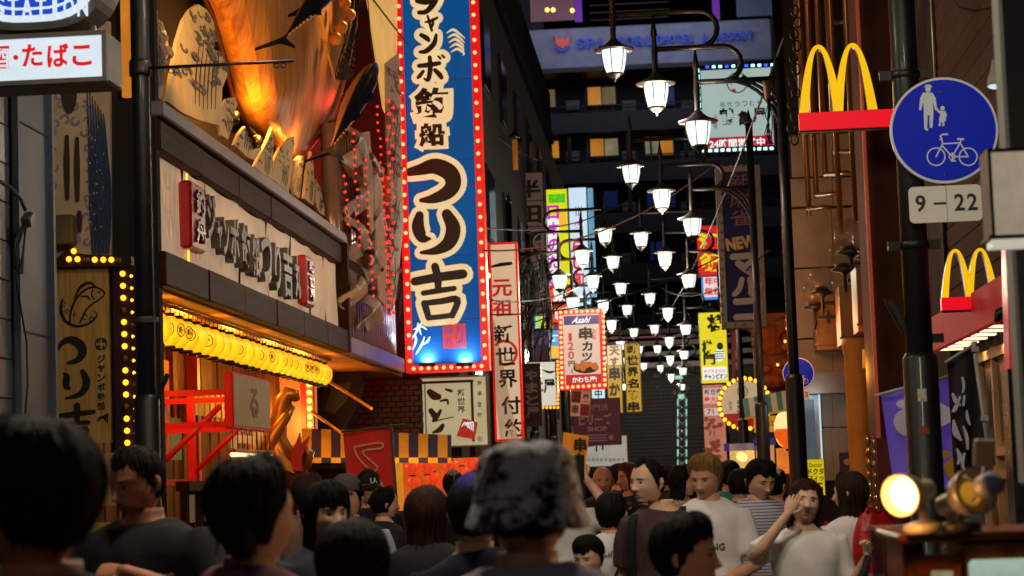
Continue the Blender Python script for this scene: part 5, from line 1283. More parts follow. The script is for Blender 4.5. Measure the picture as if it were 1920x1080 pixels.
m = MB(); fr.glyph(m, '福', 1106, 830, 14, 16, .002, .006, 0, .04); m.build('red_writing', mat('menu_red', (150, 30, 50), .6), t)
for i, (x, y, w_, h_, lab, txt, Y) in enumerate(((1187, 708, 30, 130, 'yellow vertical signboard with dense black letters, right one of the pair', '新世界名物串', 56), (1153, 730, 28, 90, 'yellow vertical signboard half hidden by lamps, left one of the pair', '串かつ', 52))):
    t, fr = panel('yellow_vertical_sign', lab, 'sign', x, y, w_, h_, Y, lit('sign_amber_yellow', (206, 158, 18), .72, .12, 2), mat('yellow_edge', (150, 110, 10), .5), .25, 1.5, 'yellow vertical signs')
    m = MB(); n = len(txt)
    for k, ch in enumerate(txt): fr.glyph(m, ch, x + (k - n / 2) * .5, y - h_ / 2 + h_ * (k + .5) / n, w_ * .74, h_ / n * .84, .002, .01, 0, .045)
    m.build('lettering', INKL, t)
t, fr = panel('peach_lit_sign', 'lit peach and white sign block above the left yellow vertical sign', 'sign', 1152, 668, 30, 44, 53, lit('sign_peach', (240, 200, 150), .9, .2, 3), DGREY, .2, 1.5)
m = MB(); fr.glyph(m, '天', 1152, 658, 20, 18, .002, .01, 0, .05); fr.glyph(m, 'す', 1152, 678, 16, 16, .002, .01, 0, .05); m.build('lettering', lit('letter_brown', (130, 50, 20), .5, 0), t)

# overhead cables
cb = [((700, 0), 26, (1010, 300), 46), ((905, 470), 28, (1350, 300), 30), ((860, 420), 30, (1200, 360), 44), ((905, 560), 30, (1160, 480), 44), ((1470, 70), 19, (1240, 600), 60), ((905, 590), 32, (1420, 440), 34), ((1240, 540), 46, (1440, 470), 28)]
labs = ['overhead cable rising from the blue sign', 'pale overhead cable crossing under the second lamps', 'thin cable crossing below the brown sign', 'sagging cable between the left signs', 'cable running off behind the nearest lamp post', 'long low cable crossing the whole street', 'short cable behind the right hand lamps']
for (a, ya, b, yb), lab in zip(cb, labs):
    A, B = P(*a, ya), P(*b, yb); mb = MB(); mb.tube([A.lerp(B, k / 16) - Vector((0, 0, .35 * 4 * (k / 16) * (1 - k / 16))) for k in range(17)], .012, 5)
    mb.thing('overhead_cable', mat('cable_tan', (96, 70, 58), .7) if 'pale' in lab else WIRE, lab, 'cable', A, 'overhead cables')
ct = thing('cable_tangle', 'thick tangle of drooping black cables on the left wall beside the white sign', 'cables', P(1000, 600, 37))
rr = random.Random(12); mb = MB()
for k in range(26):
    x0, y0 = 975 + rr.uniform(-8, 45), 455 + rr.uniform(0, 60); dx = rr.uniform(-30, 20); q = rr.uniform(60, 190)
    mb.tube([P(x0 + dx * t_ / 8 + rr.uniform(-1, 1) + 14 * math.sin(t_ / 8 * math.pi), y0 + q * t_ / 8, 36 + rr.uniform(0, .2) + k * .05) for t_ in range(9)], .014, 5)
for k in range(12):
    y0 = 470 + k * 16; mb.tube([P(965 + t_ * 9, y0 + 12 * math.sin(t_ / 8 * math.pi) - t_ * 1.5, 37 + k * .1) for t_ in range(9)], .012, 5)
mb.build('cables', WIRE, ct)
# ================================================================== right side of the street
WR = 2.2
# far beige building with horizontal joints, facing the camera
bb = thing('beige_building', 'beige panelled building with horizontal joints behind the black pole on the right', 'building', (3.2, 36, 0))
BEI = mat('beige_panel', (158, 132, 108), .75, 0, .1, 1.2, dirt=.3)
f = cam_fr(1560, 560, 28)
mb = MB(); mb.box((3.40, 28.65, 5.5), (3.5, 1.2, 11)); mb.build('core', DK, bb)
p0 = None
for j, (y0, y1) in enumerate(((250, 330), (333, 385), (390, 500), (503, 632), (636, 718), (721, 800), (803, 900))):
    for i in range(2):
        x0 = 1484 + i * 78; mb = MB(); f.rect(mb, x0 + 38, (y0 + y1) / 2 - (1 if i else -1), 76, y1 - y0, -.05, .0); mb.build('panel', BEI, bb)
mb = MB(); f.rect(mb, 1560, 720, 165, 38, .0, .5); mb.build('canopy', mat('canopy_taupe', (112, 90, 76), .7, 0, .1, 2, dirt=.3), bb)
mb = MB(); f.rect(mb, 1522, 800, 34, 130, .0, .04); o = mb.build('door', mat('alu_door', (140, 146, 150), .35, .6, .1, 3), bb)
mb = MB(); f.rect(mb, 1518, 805, 20, 110, .04, .06); mb.build('glass', lit('glass_cool', (86, 104, 112), .5, .5, 2), o)
mb = MB(); f.rect(mb, 1538, 800, 2.5, 130, .04, .1); mb.build('lit_edge', lit('edge_white', (210, 236, 240), .8, 0), o)
lamp('POINT', 'light', P(1522, 742, 27.3), 6, (220, 240, 255), .1, None, bb)
lamp('POINT', 'light', P(1500, 640, 26.5), 16, (255, 190, 130), .3, None, bb)
# beige return wall with pipes
rp_ = thing('ornamental_building', 'brown corner building with bronze pipes, columns and siding along the right', 'building', (2.6, 22, 0))
BRW = mat('brown_siding', (84, 46, 32), .85, 0, .14, 2.5, dirt=.35, spec=.1); BRD = mat('brown_wall', (66, 42, 32), .85, 0, .15, 2, dirt=.35, spec=.1); TAN = mat('tan_panel', (166, 122, 84), .7, 0, .12, 2, dirt=.35)
mb = MB(); mb.box((4.7, 16.9, 5.5), (4.9, 8.2, 11)); mb.box((5.0, 24.3, 5.5), (4.9, 6.8, 11)); mb.build('core', DK, rp_)
w0 = None
for k in range(34):              # lapped siding on the near wall, joints running down the street
    z = 2.9 + k * .16
    if w0 is None: w0 = MB().box((0, 0, 0), (.04, 5.0, .152), bev=.006).build('siding_board', BRW, rp_, local=True); o = w0
    else: o = bpy.data.objects.new('siding_board', w0.data); COL.objects.link(o); o.parent = rp_
    o.location = Vector((WR + .02, 14.6, z)) - Vector(rp_.location); o.rotation_euler = (0, -.06, 0)
for k in range(6):
    mb = MB(); mb.box((WR + .03, 17.35 + k * .5, 5), (.05, .485, 9)); mb.build('wall_panel', BRD, rp_)
mb = MB(); mb.box((WR - .12, 20.9, 5), (.3, 1.2, 10)); mb.build('pilaster', mat('pilaster_brown', (96, 60, 44), .8, 0, .1, 2, dirt=.3, spec=.1), rp_)
mb = MB(); mb.cyl((WR - .29, 20.27, 1.9), (WR - .29, 20.27, 9.5), .02, n=6); mb.build('edge_trim', lit('trim_red', (210, 92, 60), .35, .3, 2), rp_)
for j in range(6):
    for k in range(3):
        mb = MB(); mb.box((WR + .33, 22.4 + k * 1.9, 4.0 + j * 1.25), (.06, 1.86, 1.22)); mb.build('wall_panel', TAN, rp_)
mb = MB(); mb.cyl((WR + .02, 16.95, 2.8), (WR + .02, 16.95, 9.5), .05, n=10); mb.build('drain_pipe', BLACK, rp_)
BRZ = mat('bronze_pipe', (128, 92, 58), .3, .75, .2, 5, stretch=(1, 1, .1))
pp = thing('bronze_pipes', 'cluster of stepped vertical bronze pipes on the tan wall behind the yellow arches', 'pipes', (WR - .2, 24, 3))
for x, yb, X in ((1517, 405, 2.02), (1531, 372, 2.0), (1548, 335, 1.98), (1565, 290, 1.96), (1577, 440, 2.05), (1606, 420, 2.0), (1504, 240, 2.08)):
    b = P(x, yb, 27.3 - (x - 1500) * .03); mb = MB(); mb.tube([b, b + Vector((0, 0, 7))], .036, 10); mb.build('pipe', BRZ, pp)
for x0, x1, y in ((1515, 1555, 392), (1532, 1576, 366), (1548, 1604, 327), (1566, 1650, 285), (1590, 1650, 150), (1567, 1590, 42), (1606, 1640, 146)):
    a = P(x0, y, 27.3 - (x0 - 1500) * .03 - .05); c = P(x1, y - 3, 27.3 - (x1 - 1500) * .03 + .1); mb = MB(); mb.tube([a, c], .03, 8); mb.build('cross_pipe', BRZ, pp)
lamp('POINT', 'light', (1.55, 25.5, 3.4), 20, (255, 150, 70), .15, None, pp)
# glass globe lamps (unlit)
GLB = mat('globe_glass', (120, 104, 92), .06, 0, .1, 3, trans=.0, alpha=.26, spec=1.0)
gl0 = None; labs = ['clear glass globe lamp, upper left of the cluster on the tan wall', 'clear glass globe lamp nearest the brown pilaster, highest of the cluster', 'clear glass globe lamp, second highest beside the bronze pipes', 'clear glass globe lamp near the beige building, second lowest', 'clear glass globe lamp, lowest and nearest the black pole']
for (x, y, r, X), lab in zip(((1594, 440, 30, 1.9), (1630, 448, 32, 2.0), (1582, 475, 28, 1.92), (1540, 523, 24, 1.94), (1526, 550, 24, 1.96)), labs):
    c = P(x, y, 26.8 - (x - 1500) * .03); R_ = r * c.y / FPX; t = thing('globe_lamp', lab, 'lamp', c, 'glass globe lamps on the tan wall')
    MB().ball(c, R_, 20, 12).build('globe', GLB, t)
    mb = MB(); mb.lathe(c - Vector((0, 0, R_ * 1.12)), [(.012, -.26), (.022, -.2), (.022, -.06), (.05, -.03), (R_ * .95, .0), (R_ * .5, .05), (.05, .08)], 14); mb.build('holder', DGREY, t)
    mb = MB(); z = c.z - R_ * 1.12 - .12; mb.box(((c.x + WR + .3) / 2 + .05, c.y, z), (WR + .35 - c.x, .045, .045)); mb.box((c.x + .16, c.y, z), (.05, .05, .16)); mb.build('bracket', DGREY, t)
# bronze bracket boxes and column tops
BXM = mat('bronze_box', (140, 92, 54), .4, .5, .12, 3, dirt=.3); COLM = mat('ochre_column', (196, 132, 42), .6, 0, .1, 2, dirt=.3)
for k, (x, y, w_, h_, X) in enumerate(((1552, 605, 44, 100, 2.0), (1590, 590, 30, 110, 2.05), (1630, 560, 46, 120, 2.05))):
    f2 = cam_fr(x, y, PX(x, y, X).y); mb = MB(); f2.rect(mb, x, y, w_, h_, -.6, 0); o = mb.build('cornice_box', BXM, rp_)
    mb = MB(); f2.rect(mb, x, y + h_ * .4, w_ * 1.05, 4, 0, .05); f2.rect(mb, x - w_ * .46, y, 3, h_ * .9, 0, .03); mb.build('trim', BRZ, o)
for x, r, Y in ((1612, .14, 24.6), (1662, .105, 22.6)):
    p = P(x, 800, Y); mb = MB(); mb.lathe((p.x, Y, 0), [(r * 1.2, 0), (r * 1.2, .2), (r, .25), (r, 2.9), (r * 1.15, 3.0), (r * 1.15, 3.1)], 18); mb.build('column', COLM, rp_)
lamp('POINT', 'light', P(1636, 700, 22.2) + Vector((-.2, -.6, 0)), 22, (255, 160, 50), .1, None, rp_)
cy_ = thing('crystal_lamp', 'small amber crystal pendant lamp between the ochre columns', 'lamp', P(1632, 690, 22.5))
mb = MB()
for x in (1620, 1628, 1636): mb.cyl(P(x, 655, 22.4), P(x, 690, 22.4), .018, n=6)
mb.build('crystals', lit('crystal_amber', (220, 140, 50), .6, .6, 30), cy_)
# downlit canopy with red face over the counter
CX = 2.0
cn = thing('red_canopy', 'red edged shop canopy with a row of downlights under the lower yellow arches', 'canopy', (2.3, 15, 2.4))
y0, y1 = PX(1890, 560, CX).y, PX(1750, 640, CX).y
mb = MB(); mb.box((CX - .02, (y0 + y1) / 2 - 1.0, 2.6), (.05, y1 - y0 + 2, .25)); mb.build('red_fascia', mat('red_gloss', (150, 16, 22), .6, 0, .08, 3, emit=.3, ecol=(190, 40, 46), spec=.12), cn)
mb = MB(); mb.box((2.24, (y0 + y1) / 2 - 1.0, 2.55), (.46, y1 - y0 + 2, .1)); mb.build('soffit', BRD, cn)
dl0 = None
for k in range(7):
    c = Vector((2.12, y1 - .12 - k * .42, 2.494))
    if dl0 is None: dl0 = MB().box((0, 0, 0), (.16, .1, .012)).build('downlight', lit('downlight', (255, 226, 170), 2.2, 0), cn, local=True); o = dl0
    else: o = bpy.data.objects.new('downlight', dl0.data); COL.objects.link(o); o.parent = cn
    o.location = c - Vector(cn.location)
    if k % 2 == 0: lamp('SPOT', 'light', c - Vector((0, 0, .05)), 14, (255, 214, 150), .06, c - Vector((0, 0, 2)), cn, 110)
# cream wooden door with glazing
dr = thing('cream_door', 'cream panelled door with small window under the downlit canopy', 'door', (WR, 14, 0))
CRW = mat('cream_wood', (196, 158, 108), .5, 0, .08, 4, dirt=.2); ya, yb = PX(1905, 750, WR - .02).y, PX(1850, 750, WR - .02).y
mb = MB(); mb.box((WR, (ya + yb) / 2, 1.2), (.06, yb - ya, 2.4)); mb.build('leaf', CRW, dr)
mb = MB()
for y in (ya, yb, (ya + yb) / 2): mb.box((WR - .045, y, 1.2), (.05, .06, 2.4))
for z in (.1, .9, 1.55, 1.7, 2.35): mb.box((WR - .052, (ya + yb) / 2, z), (.05, yb - ya, .06))
mb.build('frame', CRW, dr)
for y in (ya + (yb - ya) * .25, ya + (yb - ya) * .75): MB().box((WR - .035, y, 2.02), (.02, (yb - ya) * .36, .5)).build('pane', WDIM, dr)
mb = MB(); mb.ball((WR - .09, (ya + yb) / 2 + .08, 1.62), .025, 8, 5); mb.build('handle', STEEL, dr)
# red lit panel and dark stone pier near right edge
RP2 = thing('red_panel_pier', 'glossy red wall panel above a dark marble pier at the right edge', 'pier', P(1915, 880, 9.5))
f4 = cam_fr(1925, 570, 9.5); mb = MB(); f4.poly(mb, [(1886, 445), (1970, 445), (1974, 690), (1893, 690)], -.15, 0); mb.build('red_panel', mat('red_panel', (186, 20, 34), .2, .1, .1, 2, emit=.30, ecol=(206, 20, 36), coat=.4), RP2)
mb = MB(); mb.box((P(1940, 800, 9.5).x, 9.62, P(1940, 690, 9.5).z / 2), (.20, .2, P(1940, 690, 9.5).z)); mb.build('pier', mat('black_marble', (34, 34, 36), .25, 0, .5, 3.5), RP2)
# near grey column, box lamp
gc = thing('grey_column', 'grey concrete column at the top right corner', 'column', (P(1925, 100, 6.4).x, 6.5, 0))
mb = MB(); mb.box((P(1925, 100, 6.4).x, 6.5, 4.0), (.14, .14, 5.4 - .5), bev=.01)
mb.build('shaft', mat('concrete_grey', (150, 154, 150), .7, 0, .15, 5, dirt=.3), gc)
mb = MB(); mb.box((P(1925, 100, 6.4).x + .02, 6.52, .8), (.12, .12, 1.6)); mb.build('lower_shaft', MATS['concrete_grey'], gc)
bx = thing('box_lamp', 'pale square lantern box with a dark frame at the right edge', 'lamp', P(1890, 440, 6.0))
f5 = cam_fr(1905, 362, 6.0); mb = MB(); f5.rect(mb, 1905, 362, 94, 160, -.14, 0); mb.build('shade', lit('box_glow', (176, 160, 138), .75, .35, 5), bx)
mb = MB()
for x in (1858, 1952): f5.rect(mb, x, 362, 6, 168, -.15, .01)
for y in (281, 443): f5.rect(mb, 1905, y, 100, 6, -.15, .012)
mb.build('frame', DGREY, bx)
mb = MB(); f5.rect(mb, 1905, 453, 84, 13, -.12, -.01); mb.build('tray', lit('tray_white', (226, 214, 196), .7, .2), bx)
# small wall spotlight
ws = thing('wall_spotlight', 'small white spotlight on the brown siding above the round sign', 'spotlight', PX(1868, 140, 2.1))
p = PX(1866, 142, 2.05); mb = MB(); d_ = Vector((-.1, -.2, -1)).normalized(); mb.lathe(p - d_ * .1, [(.025, 0), (.03, .06), (.045, .12), (.05, .17)], 14, 0, d_); mb.cyl(p - d_ * .08, p + Vector((.14, 0, .10)), .014); mb.build('housing', mat('white_metal', (190, 186, 178), .4, 0, .06, 6), ws)
MB().lathe(p + d_ * .072, [(.043, 0), (.03, .006)], 14, 0, d_).build('lens', LW, ws)
cw = MB(); cw.tube([P(1780, -10, 11), P(1800, 14, 11), P(1830, 20, 11), P(1870, 12, 11), P(1890, -20, 10.8)], .006, 5); cw.thing('loose_wire', WIRE, 'loose black wire looping across the top right corner', 'wire', P(1830, 20, 11))

# yellow arches signs
ARY = lit('arch_yellow', (255, 196, 8), .95, .06, 5); ARR = lit('arch_red', (240, 14, 34), .9, .06, 4); ARD = mat('arch_side', (120, 60, 12), .3, .3)
def arches(label, cx, ytop, ybase, wid, Y, bar, dark_bar):
    fr = cam_fr(cx, ybase, Y); s = fr.s
    t = thing('arches_sign', label, 'sign', fr.w(0, -45 * s), 'yellow double arch signs'); H = ybase - ytop
    def limb(x0, x1, th0, th1):
        n = 22; out, inn = [], []
        for k in range(n + 1):
            u = -1 + 2 * k / n; xc = (x0 + x1) / 2; hw = (x1 - x0) / 2
            y = (1 - abs(u) ** 2.3); out.append((xc + u * hw, H * y))
            hw2 = hw - th0; inn.append((xc + u * hw2, (H - th1) * y))
        return out, inn
    W = wid
    for d0, d1, mt, nm in ((-.07, -.004, ARD, 'arch_side'), (-.006, .0, ARY, 'arch_face')):
        mb = MB()
        for x0, x1 in ((-W / 2, W * .0625), (-W * .0625, W / 2)):
            o, i = limb(x0, x1, W * .125, W * .055); i[0] = (i[0][0], 0); i[-1] = (i[-1][0], 0)
            e = .0005 * (x0 > -W / 3)
            for k in range(len(o) - 1):
                p = [o[k], o[k + 1], i[k + 1], i[k]]
                mb.hexa([fr.w(a * s, b * s, d0) for a, b in p] + [fr.w(a * s, b * s, d1 + e) for a, b in p])
        mb.build(nm, mt, t)
    mb = MB(); fr.rect(mb, cx + bar[0], ybase + bar[2] / 2, bar[1], bar[2], -.08, .004); mb.build('red_bar', ARR, t)
    mb = MB(); fr.rect(mb, cx + bar[0], ybase + bar[2] + 2.5, bar[1], 3, -.085, -.002); mb.build('bar_edge', DGREY, t)
    mb = MB(); mb.box(fr.w((bar[0] + bar[1] / 2 + 12) * s, -bar[2] * s / 2, -.05), (60 * s, .05, .05)); mb.build('bracket', DGREY, t)
    p = fr.w(0, 30 * s, -.3); 
    return t
arches('upper large yellow double arch sign on a red bar beside the black sign pole', 1572, 80, 208, 146, 18.4, (16, 178, 32), True)
arches('lower small yellow double arch sign on a red bar above the red canopy', 1819, 466, 556, 104, 14.0, (2, 108, 23), True)

# sign pole with the round blue sign
YSG = 12.0
t, pl2 = pole_at('sign_pole', 'thick black street pole carrying the round blue sign on the right', 0, 0, 1716, 500, YSG, .077, .097, 662)
mb = MB()
for y in (140, 460): z = P(1716, y, YSG).z; mb.lathe((pl2.x, YSG, z - .02), [(.08, 0), (.084, .004), (.084, .036), (.08, .04)], 20); mb.box((pl2.x - .11, YSG, z), (.07, .04, .05)); mb.box((pl2.x + .11, YSG, z), (.07, .04, .05)); mb.build('clamp_band', POLE, t); mb = MB()
mb = MB(); mb.box(P(1688, 598, YSG), (.03, .03, .24), Matrix.Rotation(-.45, 3, 'Y')); mb.box(P(1676, 592, YSG) + Vector((0, .04, 0)), (.012, .012, .22), Matrix.Rotation(-.45, 3, 'Y')); mb.box(P(1754, 634, YSG), (.09, .03, .05)); mb.build('stub_arm', POLE, t)
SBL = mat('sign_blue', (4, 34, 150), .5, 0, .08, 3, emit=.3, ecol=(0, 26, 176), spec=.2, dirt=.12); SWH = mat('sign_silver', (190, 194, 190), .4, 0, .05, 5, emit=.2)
def bike_sign(label, cx, cy2, R, Y, detail=True):
    fr = cam_fr(cx, cy2, Y); k = R / 100; t = thing('round_sign', label, 'sign', fr.w(0, -R * fr.s), 'round blue pedestrian signs')
    fr.px = 0
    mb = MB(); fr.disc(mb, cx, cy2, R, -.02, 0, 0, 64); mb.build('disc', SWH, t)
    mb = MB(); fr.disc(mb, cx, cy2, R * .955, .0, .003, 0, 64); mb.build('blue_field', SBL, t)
    L_ = lambda pts: [(cx + (a - 1770) * k, cy2 + (b - 244) * k) for a, b in pts]
    St = lambda pts, r: [(cx + (a - 1770) * k, cy2 + (b - 244) * k, r * k) for a, b in pts]
    m = MB()
    fr.disc(m, cx + (1740 - 1770) * k, cy2 + (168 - 244) * k, 5.2 * k, .003, .006, 0, 14)
    fr.poly(m, L_([(1732, 164), (1748, 164), (1744, 159), (1736, 159)]), .0035, .0065)
    fr.poly(m, L_([(1730, 174), (1748, 174), (1754, 184), (1757, 206), (1753, 207), (1749, 190), (1750, 214), (1748, 240), (1743, 240), (1742, 216), (1739, 216), (1738, 242), (1733, 242), (1732, 214), (1731, 190), (1727, 207), (1723, 206), (1725, 184)]), .003, .006)
    fr.stroke(m, St([(1733, 241, 2.2), (1738, 243, 2.4), (1743, 240, 1.6)], 1) if False else [(cx + (a - 1770) * k, cy2 + (b - 244) * k, r * k) for a, b, r in [(1735, 241, 2.2), (1738, 243, 2.4)]], .0035, .0065)
    fr.disc(m, cx + (1767 - 1770) * k, cy2 + (203 - 244) * k, 4.2 * k, .003, .006, 0, 12)
    fr.poly(m, L_([(1762, 208), (1772, 208), (1775, 216), (1774, 222), (1771, 216), (1774, 226), (1770, 228), (1771, 236), (1767, 237), (1767, 229), (1765, 229), (1763, 237), (1759, 236), (1762, 227), (1760, 226), (1763, 214), (1757, 209), (1754, 204), (1757, 203)]), .003, .006)
    for x in (1755, 1815): fr.ring(m, cx + (x - 1770) * k, cy2 + (294 - 244) * k, 17.5 * k, 15.3 * k, .003, .0055, 0, 28)
    B = lambda pts, r=1.2: fr.stroke(m, [(cx + (a - 1770) * k, cy2 + (b - 244) * k, r * k) for a, b in pts], .0035, .006, 0, 1)
    B([(1755, 294), (1767, 270)]); B([(1767, 270), (1766, 262), (1762, 262)]); B([(1767, 270), (1798, 268)]); B([(1767, 274), (1785, 294)]); B([(1785, 294), (1800, 268)]); B([(1785, 294), (1815, 294)]); B([(1800, 268), (1815, 294)]); B([(1800, 268), (1802, 262)]); B([(1796, 261), (1806, 261)], 1.8)
    B([(1766, 262), (1763, 255), (1768, 252), (1776, 252)], 1.6); fr.ring(m, cx + (1785 - 1770) * k, cy2 + 50 * k, 6.4 * k, 4.6 * k, .003, .0055, 0, 16); B([(1785, 287), (1787, 301)]); B([(1783, 302), (1791, 302)], 1.2)
    m.build('pictogram', SWH, t)
    if R > 50:
        for yy_ in (-72, 84): m = MB(); m.lathe(fr.w(-2 * fr.s, -yy_ * fr.s, .003), [(.009, 0), (.009, .004), (.003, .005)], 8, 0, (0, -1, 0)); m.build('bolt', GREY, t)
    # plate below
    fp = cam_fr(cx + 3 * k, cy2 + 138 * k, Y); m = MB(); hw, hh, r = 67, 34, 9
    pts = []
    for sx, sy, a0 in ((1, 1, 0), (-1, 1, 90), (-1, -1, 180), (1, -1, 270)):
        for q in range(5): a = math.radians(a0 + 22.5 * q); pts.append(((sx * (hw - r) + r * math.cos(a)) * k * fp.s, (sy * (hh - r) + r * math.sin(a)) * k * fp.s))
    m.prism(pts, fp, -.015, 0); pl = m.build('time_plate', mat('plate_cream', (206, 204, 184), .45, 0, .05, 4, emit=.14), t)
    m = MB(); X0 = cx + 3 * k; Y0 = cy2 + 138 * k
    for ch, x, w_, h_ in (('9', -47, 19, 32), ('—', -11, 23, 4), ('2', 26, 19, 32), ('2', 50, 19, 32)): fp.glyph(m, ch, X0 + x * k, Y0 - (2 if ch != '—' else 1) * k - x * .035 * k, w_ * k, h_ * k, .0005, .003, 0, .02)
    fp.rect(m, X0 + 2 * k, Y0, .8 * k, 66 * k, .0, .0008); m.build('numerals', mat('numeral_black', (26, 24, 40), .5), pl)
bike_sign('large round blue pedestrian and bicycle sign on the thick pole', 1770, 244, 100, YSG - .14)
bike_sign('small distant round blue bicycle sign half hidden by a black pole', 1497, 700, 29, 26.6)
# second support pole for the distant sign
mb = MB(); p = P(1494, 700, 26.75); mb.cyl((p.x, 26.75, 0), (p.x, 26.75, 3.2), .03); mb.thing('far_sign_pole', POLE, 'thin black pole behind the small distant bicycle sign', 'pole', (p.x, 42.6, 0))

for x, y, w_, h_, cc, lab in ((1722, 742, .05, .07, (190, 186, 170), 'small pale paper sticker on the thick sign pole'), (1727, 808, .06, .035, (150, 60, 40), 'small faded red sticker low on the thick sign pole')):
    q = P(x, y, YSG); mb = MB(); mb.grid(lambda u, v: (pl2.x + .0985 * math.sin(-.1 + (u - .5) * w_ / .098), YSG - .0985 * math.cos(-.1 + (u - .5) * w_ / .098), q.z + (v - .5) * h_), 6, 1); mb.thing('sticker', mat('sticker_' + ('pale' if y < 760 else 'red'), cc, .7, 0, .3, 40), lab, 'sticker', q)
# nobori flags
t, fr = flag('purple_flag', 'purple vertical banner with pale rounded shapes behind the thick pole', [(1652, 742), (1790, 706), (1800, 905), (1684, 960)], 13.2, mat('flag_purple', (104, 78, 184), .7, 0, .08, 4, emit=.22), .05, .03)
m = MB(); PW = mat('flag_pale', (206, 200, 210), .7, 0, .05, 4, emit=.05)
fr.disc(m, 1702, 792, 26, .0, .06, 0, 24); fr.disc(m, 1698, 758, 18, .0, .055, 0, 20, 9); fr.poly(m, [(1762, 756), (1786, 770), (1784, 790), (1764, 800)], 0, .05); m.build('pale_shapes', PW, t)
m = MB(); fr.disc(m, 1790, 878, 20, .0, .04, 0, 20); fr.disc(m, 1770, 852, 12, 0, .04, 0, 14, 7); m.build('yellow_shapes', mat('flag_yellow', (226, 170, 50), .7), t)
mb = MB(); mb.cyl(P(1640, 742, 13.15), P(1790, 702, 13.15), .010, n=6); mb.cyl(P(1790, 700, 13.15), P(1806, 960, 13.15), .012, n=6); mb.build('flag_pole', mat('pole_white', (190, 186, 184), .45), t)
t, fr = flag('black_flag', 'black vertical banner with white brush calligraphy under the canopy', [(1776, 676), (1826, 646), (1858, 890), (1790, 905)], 12.6, mat('flag_black', (42, 36, 38), .75, 0, .1, 4), .05, .015)
m = MB()
for pts in ([(1786, 738, 1), (1792, 752, 3.5), (1800, 760, 1)], [(1800, 744, 1), (1790, 768, 3), (1786, 772, 1)], [(1788, 788, 1), (1792, 812, 5), (1802, 826, 1)], [(1804, 708, 1), (1807, 722, 1.5), (1805, 736, 1)], [(1808, 742, 1), (1806, 760, 1.6)], [(1812, 770, 1), (1814, 786, 2.2), (1818, 796, 1)], [(1806, 800, 1), (1812, 820, 2.6), (1814, 842, 1.2)], [(1794, 842, 1), (1800, 858, 3.5), (1796, 870, 1)], [(1808, 850, 1), (1804, 872, 2.5), (1810, 884, 1)]):
    fr.stroke(m, pts, -.02, .03, 0, 4)
m.build('lettering', PW, t)
mb = MB(); mb.cyl(P(1772, 680, 12.55), P(1832, 642, 12.55), .010, n=6); mb.cyl(P(1825, 640, 12.55), P(1866, 940, 12.55), .014, n=6)
for y in (655, 784): mb.box(P(1826 + (y - 640) * .136, y, 12.54), (.04, .03, .03))
mb.build('flag_pole', MATS['pole_white'], t)
# coiled black hose on the red canopy corner
ch_ = MB(); ch_.tube([P(1868 + k * .22, 592 - k * .12 + 9 * math.cos(k * .9), 11.8 + .04 * math.sin(k * .9)) for k in range(0, 150, 2)], .012, 6); ch_.thing('coiled_hose', WIRE, 'black coiled hose at the corner of the red canopy', 'hose', P(1880, 590, 11.8))

# ================================================================== far right signs
t, fr = panel('white_led_sign', 'white restaurant sign with red base strip edged in white lights, upper right', 'sign', 1382, 202, 140, 156, 44, lit('led_white', (176, 198, 192), .8, .12, .8), mat('led_edge', (20, 26, 60), .5), .4, 4)
m = MB(); fr.rect(m, 1383, 268, 132, 24, .001, .004); m.build('red_strip', lit('strip_crimson', (190, 16, 50), .8, .1), t)
m = MB(); fr.glyph(m, '24時間営業中', 1382, 268, 104, 17, .005, .01, 0, .03); m.build('white_lettering', WHT, t)
m = MB()
for ch, x, y, w_, h_ in (('鶴', 1363, 218, 30, 32), ('亀', 1396, 222, 26, 30), ('屋', 1424, 216, 24, 28)): fr.glyph(m, ch, x, y, w_, h_, .002, .008, 0, .03)
for i, ch in enumerate('名代うつむや'): fr.glyph(m, ch, 1354 + i * 14, 196 - i * .6, 10, 10, .002, .006, 0, .0)
for i, ch in enumerate('元祖'): fr.glyph(m, ch, 1341, 222 + i * 13, 8, 11, .002, .006, 0, .0)
m.build('lettering', INKL, t)
m = MB(); fr.ring(m, 1382, 155, 20, 18, .002, .006, 0, 28); fr.ring(m, 1382, 155, 12, 10.5, .002, .006, 0, 28, 30, 200)
for k in range(6): fr.stroke(m, [(1388 + k, 148, .4), (1394 + k * 1.4, 140 + k, 1)], .003 + k * .0003, .006 + k * .0003, 0, 2)
m.build('crane_emblem', INKL, t)
m = MB(); fr.disc(m, 1376, 170, 4, .002, .006, 0, 10); m.build('emblem_red', MATS['strip_crimson'], t)
LEDW = lit('led_point', (170, 255, 240), 2.2, 0); LEDB = lit('led_point_blue', (60, 90, 255), 1.5, 0)
def led(x, y, w_, h_, mt): q = MB(); fr.rect(q, x, y, w_, h_, .012, .05); q.build('led', mt, t)
for k in range(12): led(1320 + k * 11.5, 283 - k * .4, 6.5, 5, LEDW)
for k in range(11): led(1326 + k * 12.2, 126 - k * .4, 6.5, 4.5, LEDW if k % 3 else LEDB)
for k in range(12): led(1309 + k * .6, 132 + k * 13.2, 3.6, 9, LEDW)
for k in range(6): led(1456, 168 + k * 7, 2.6, 5, BULBW)
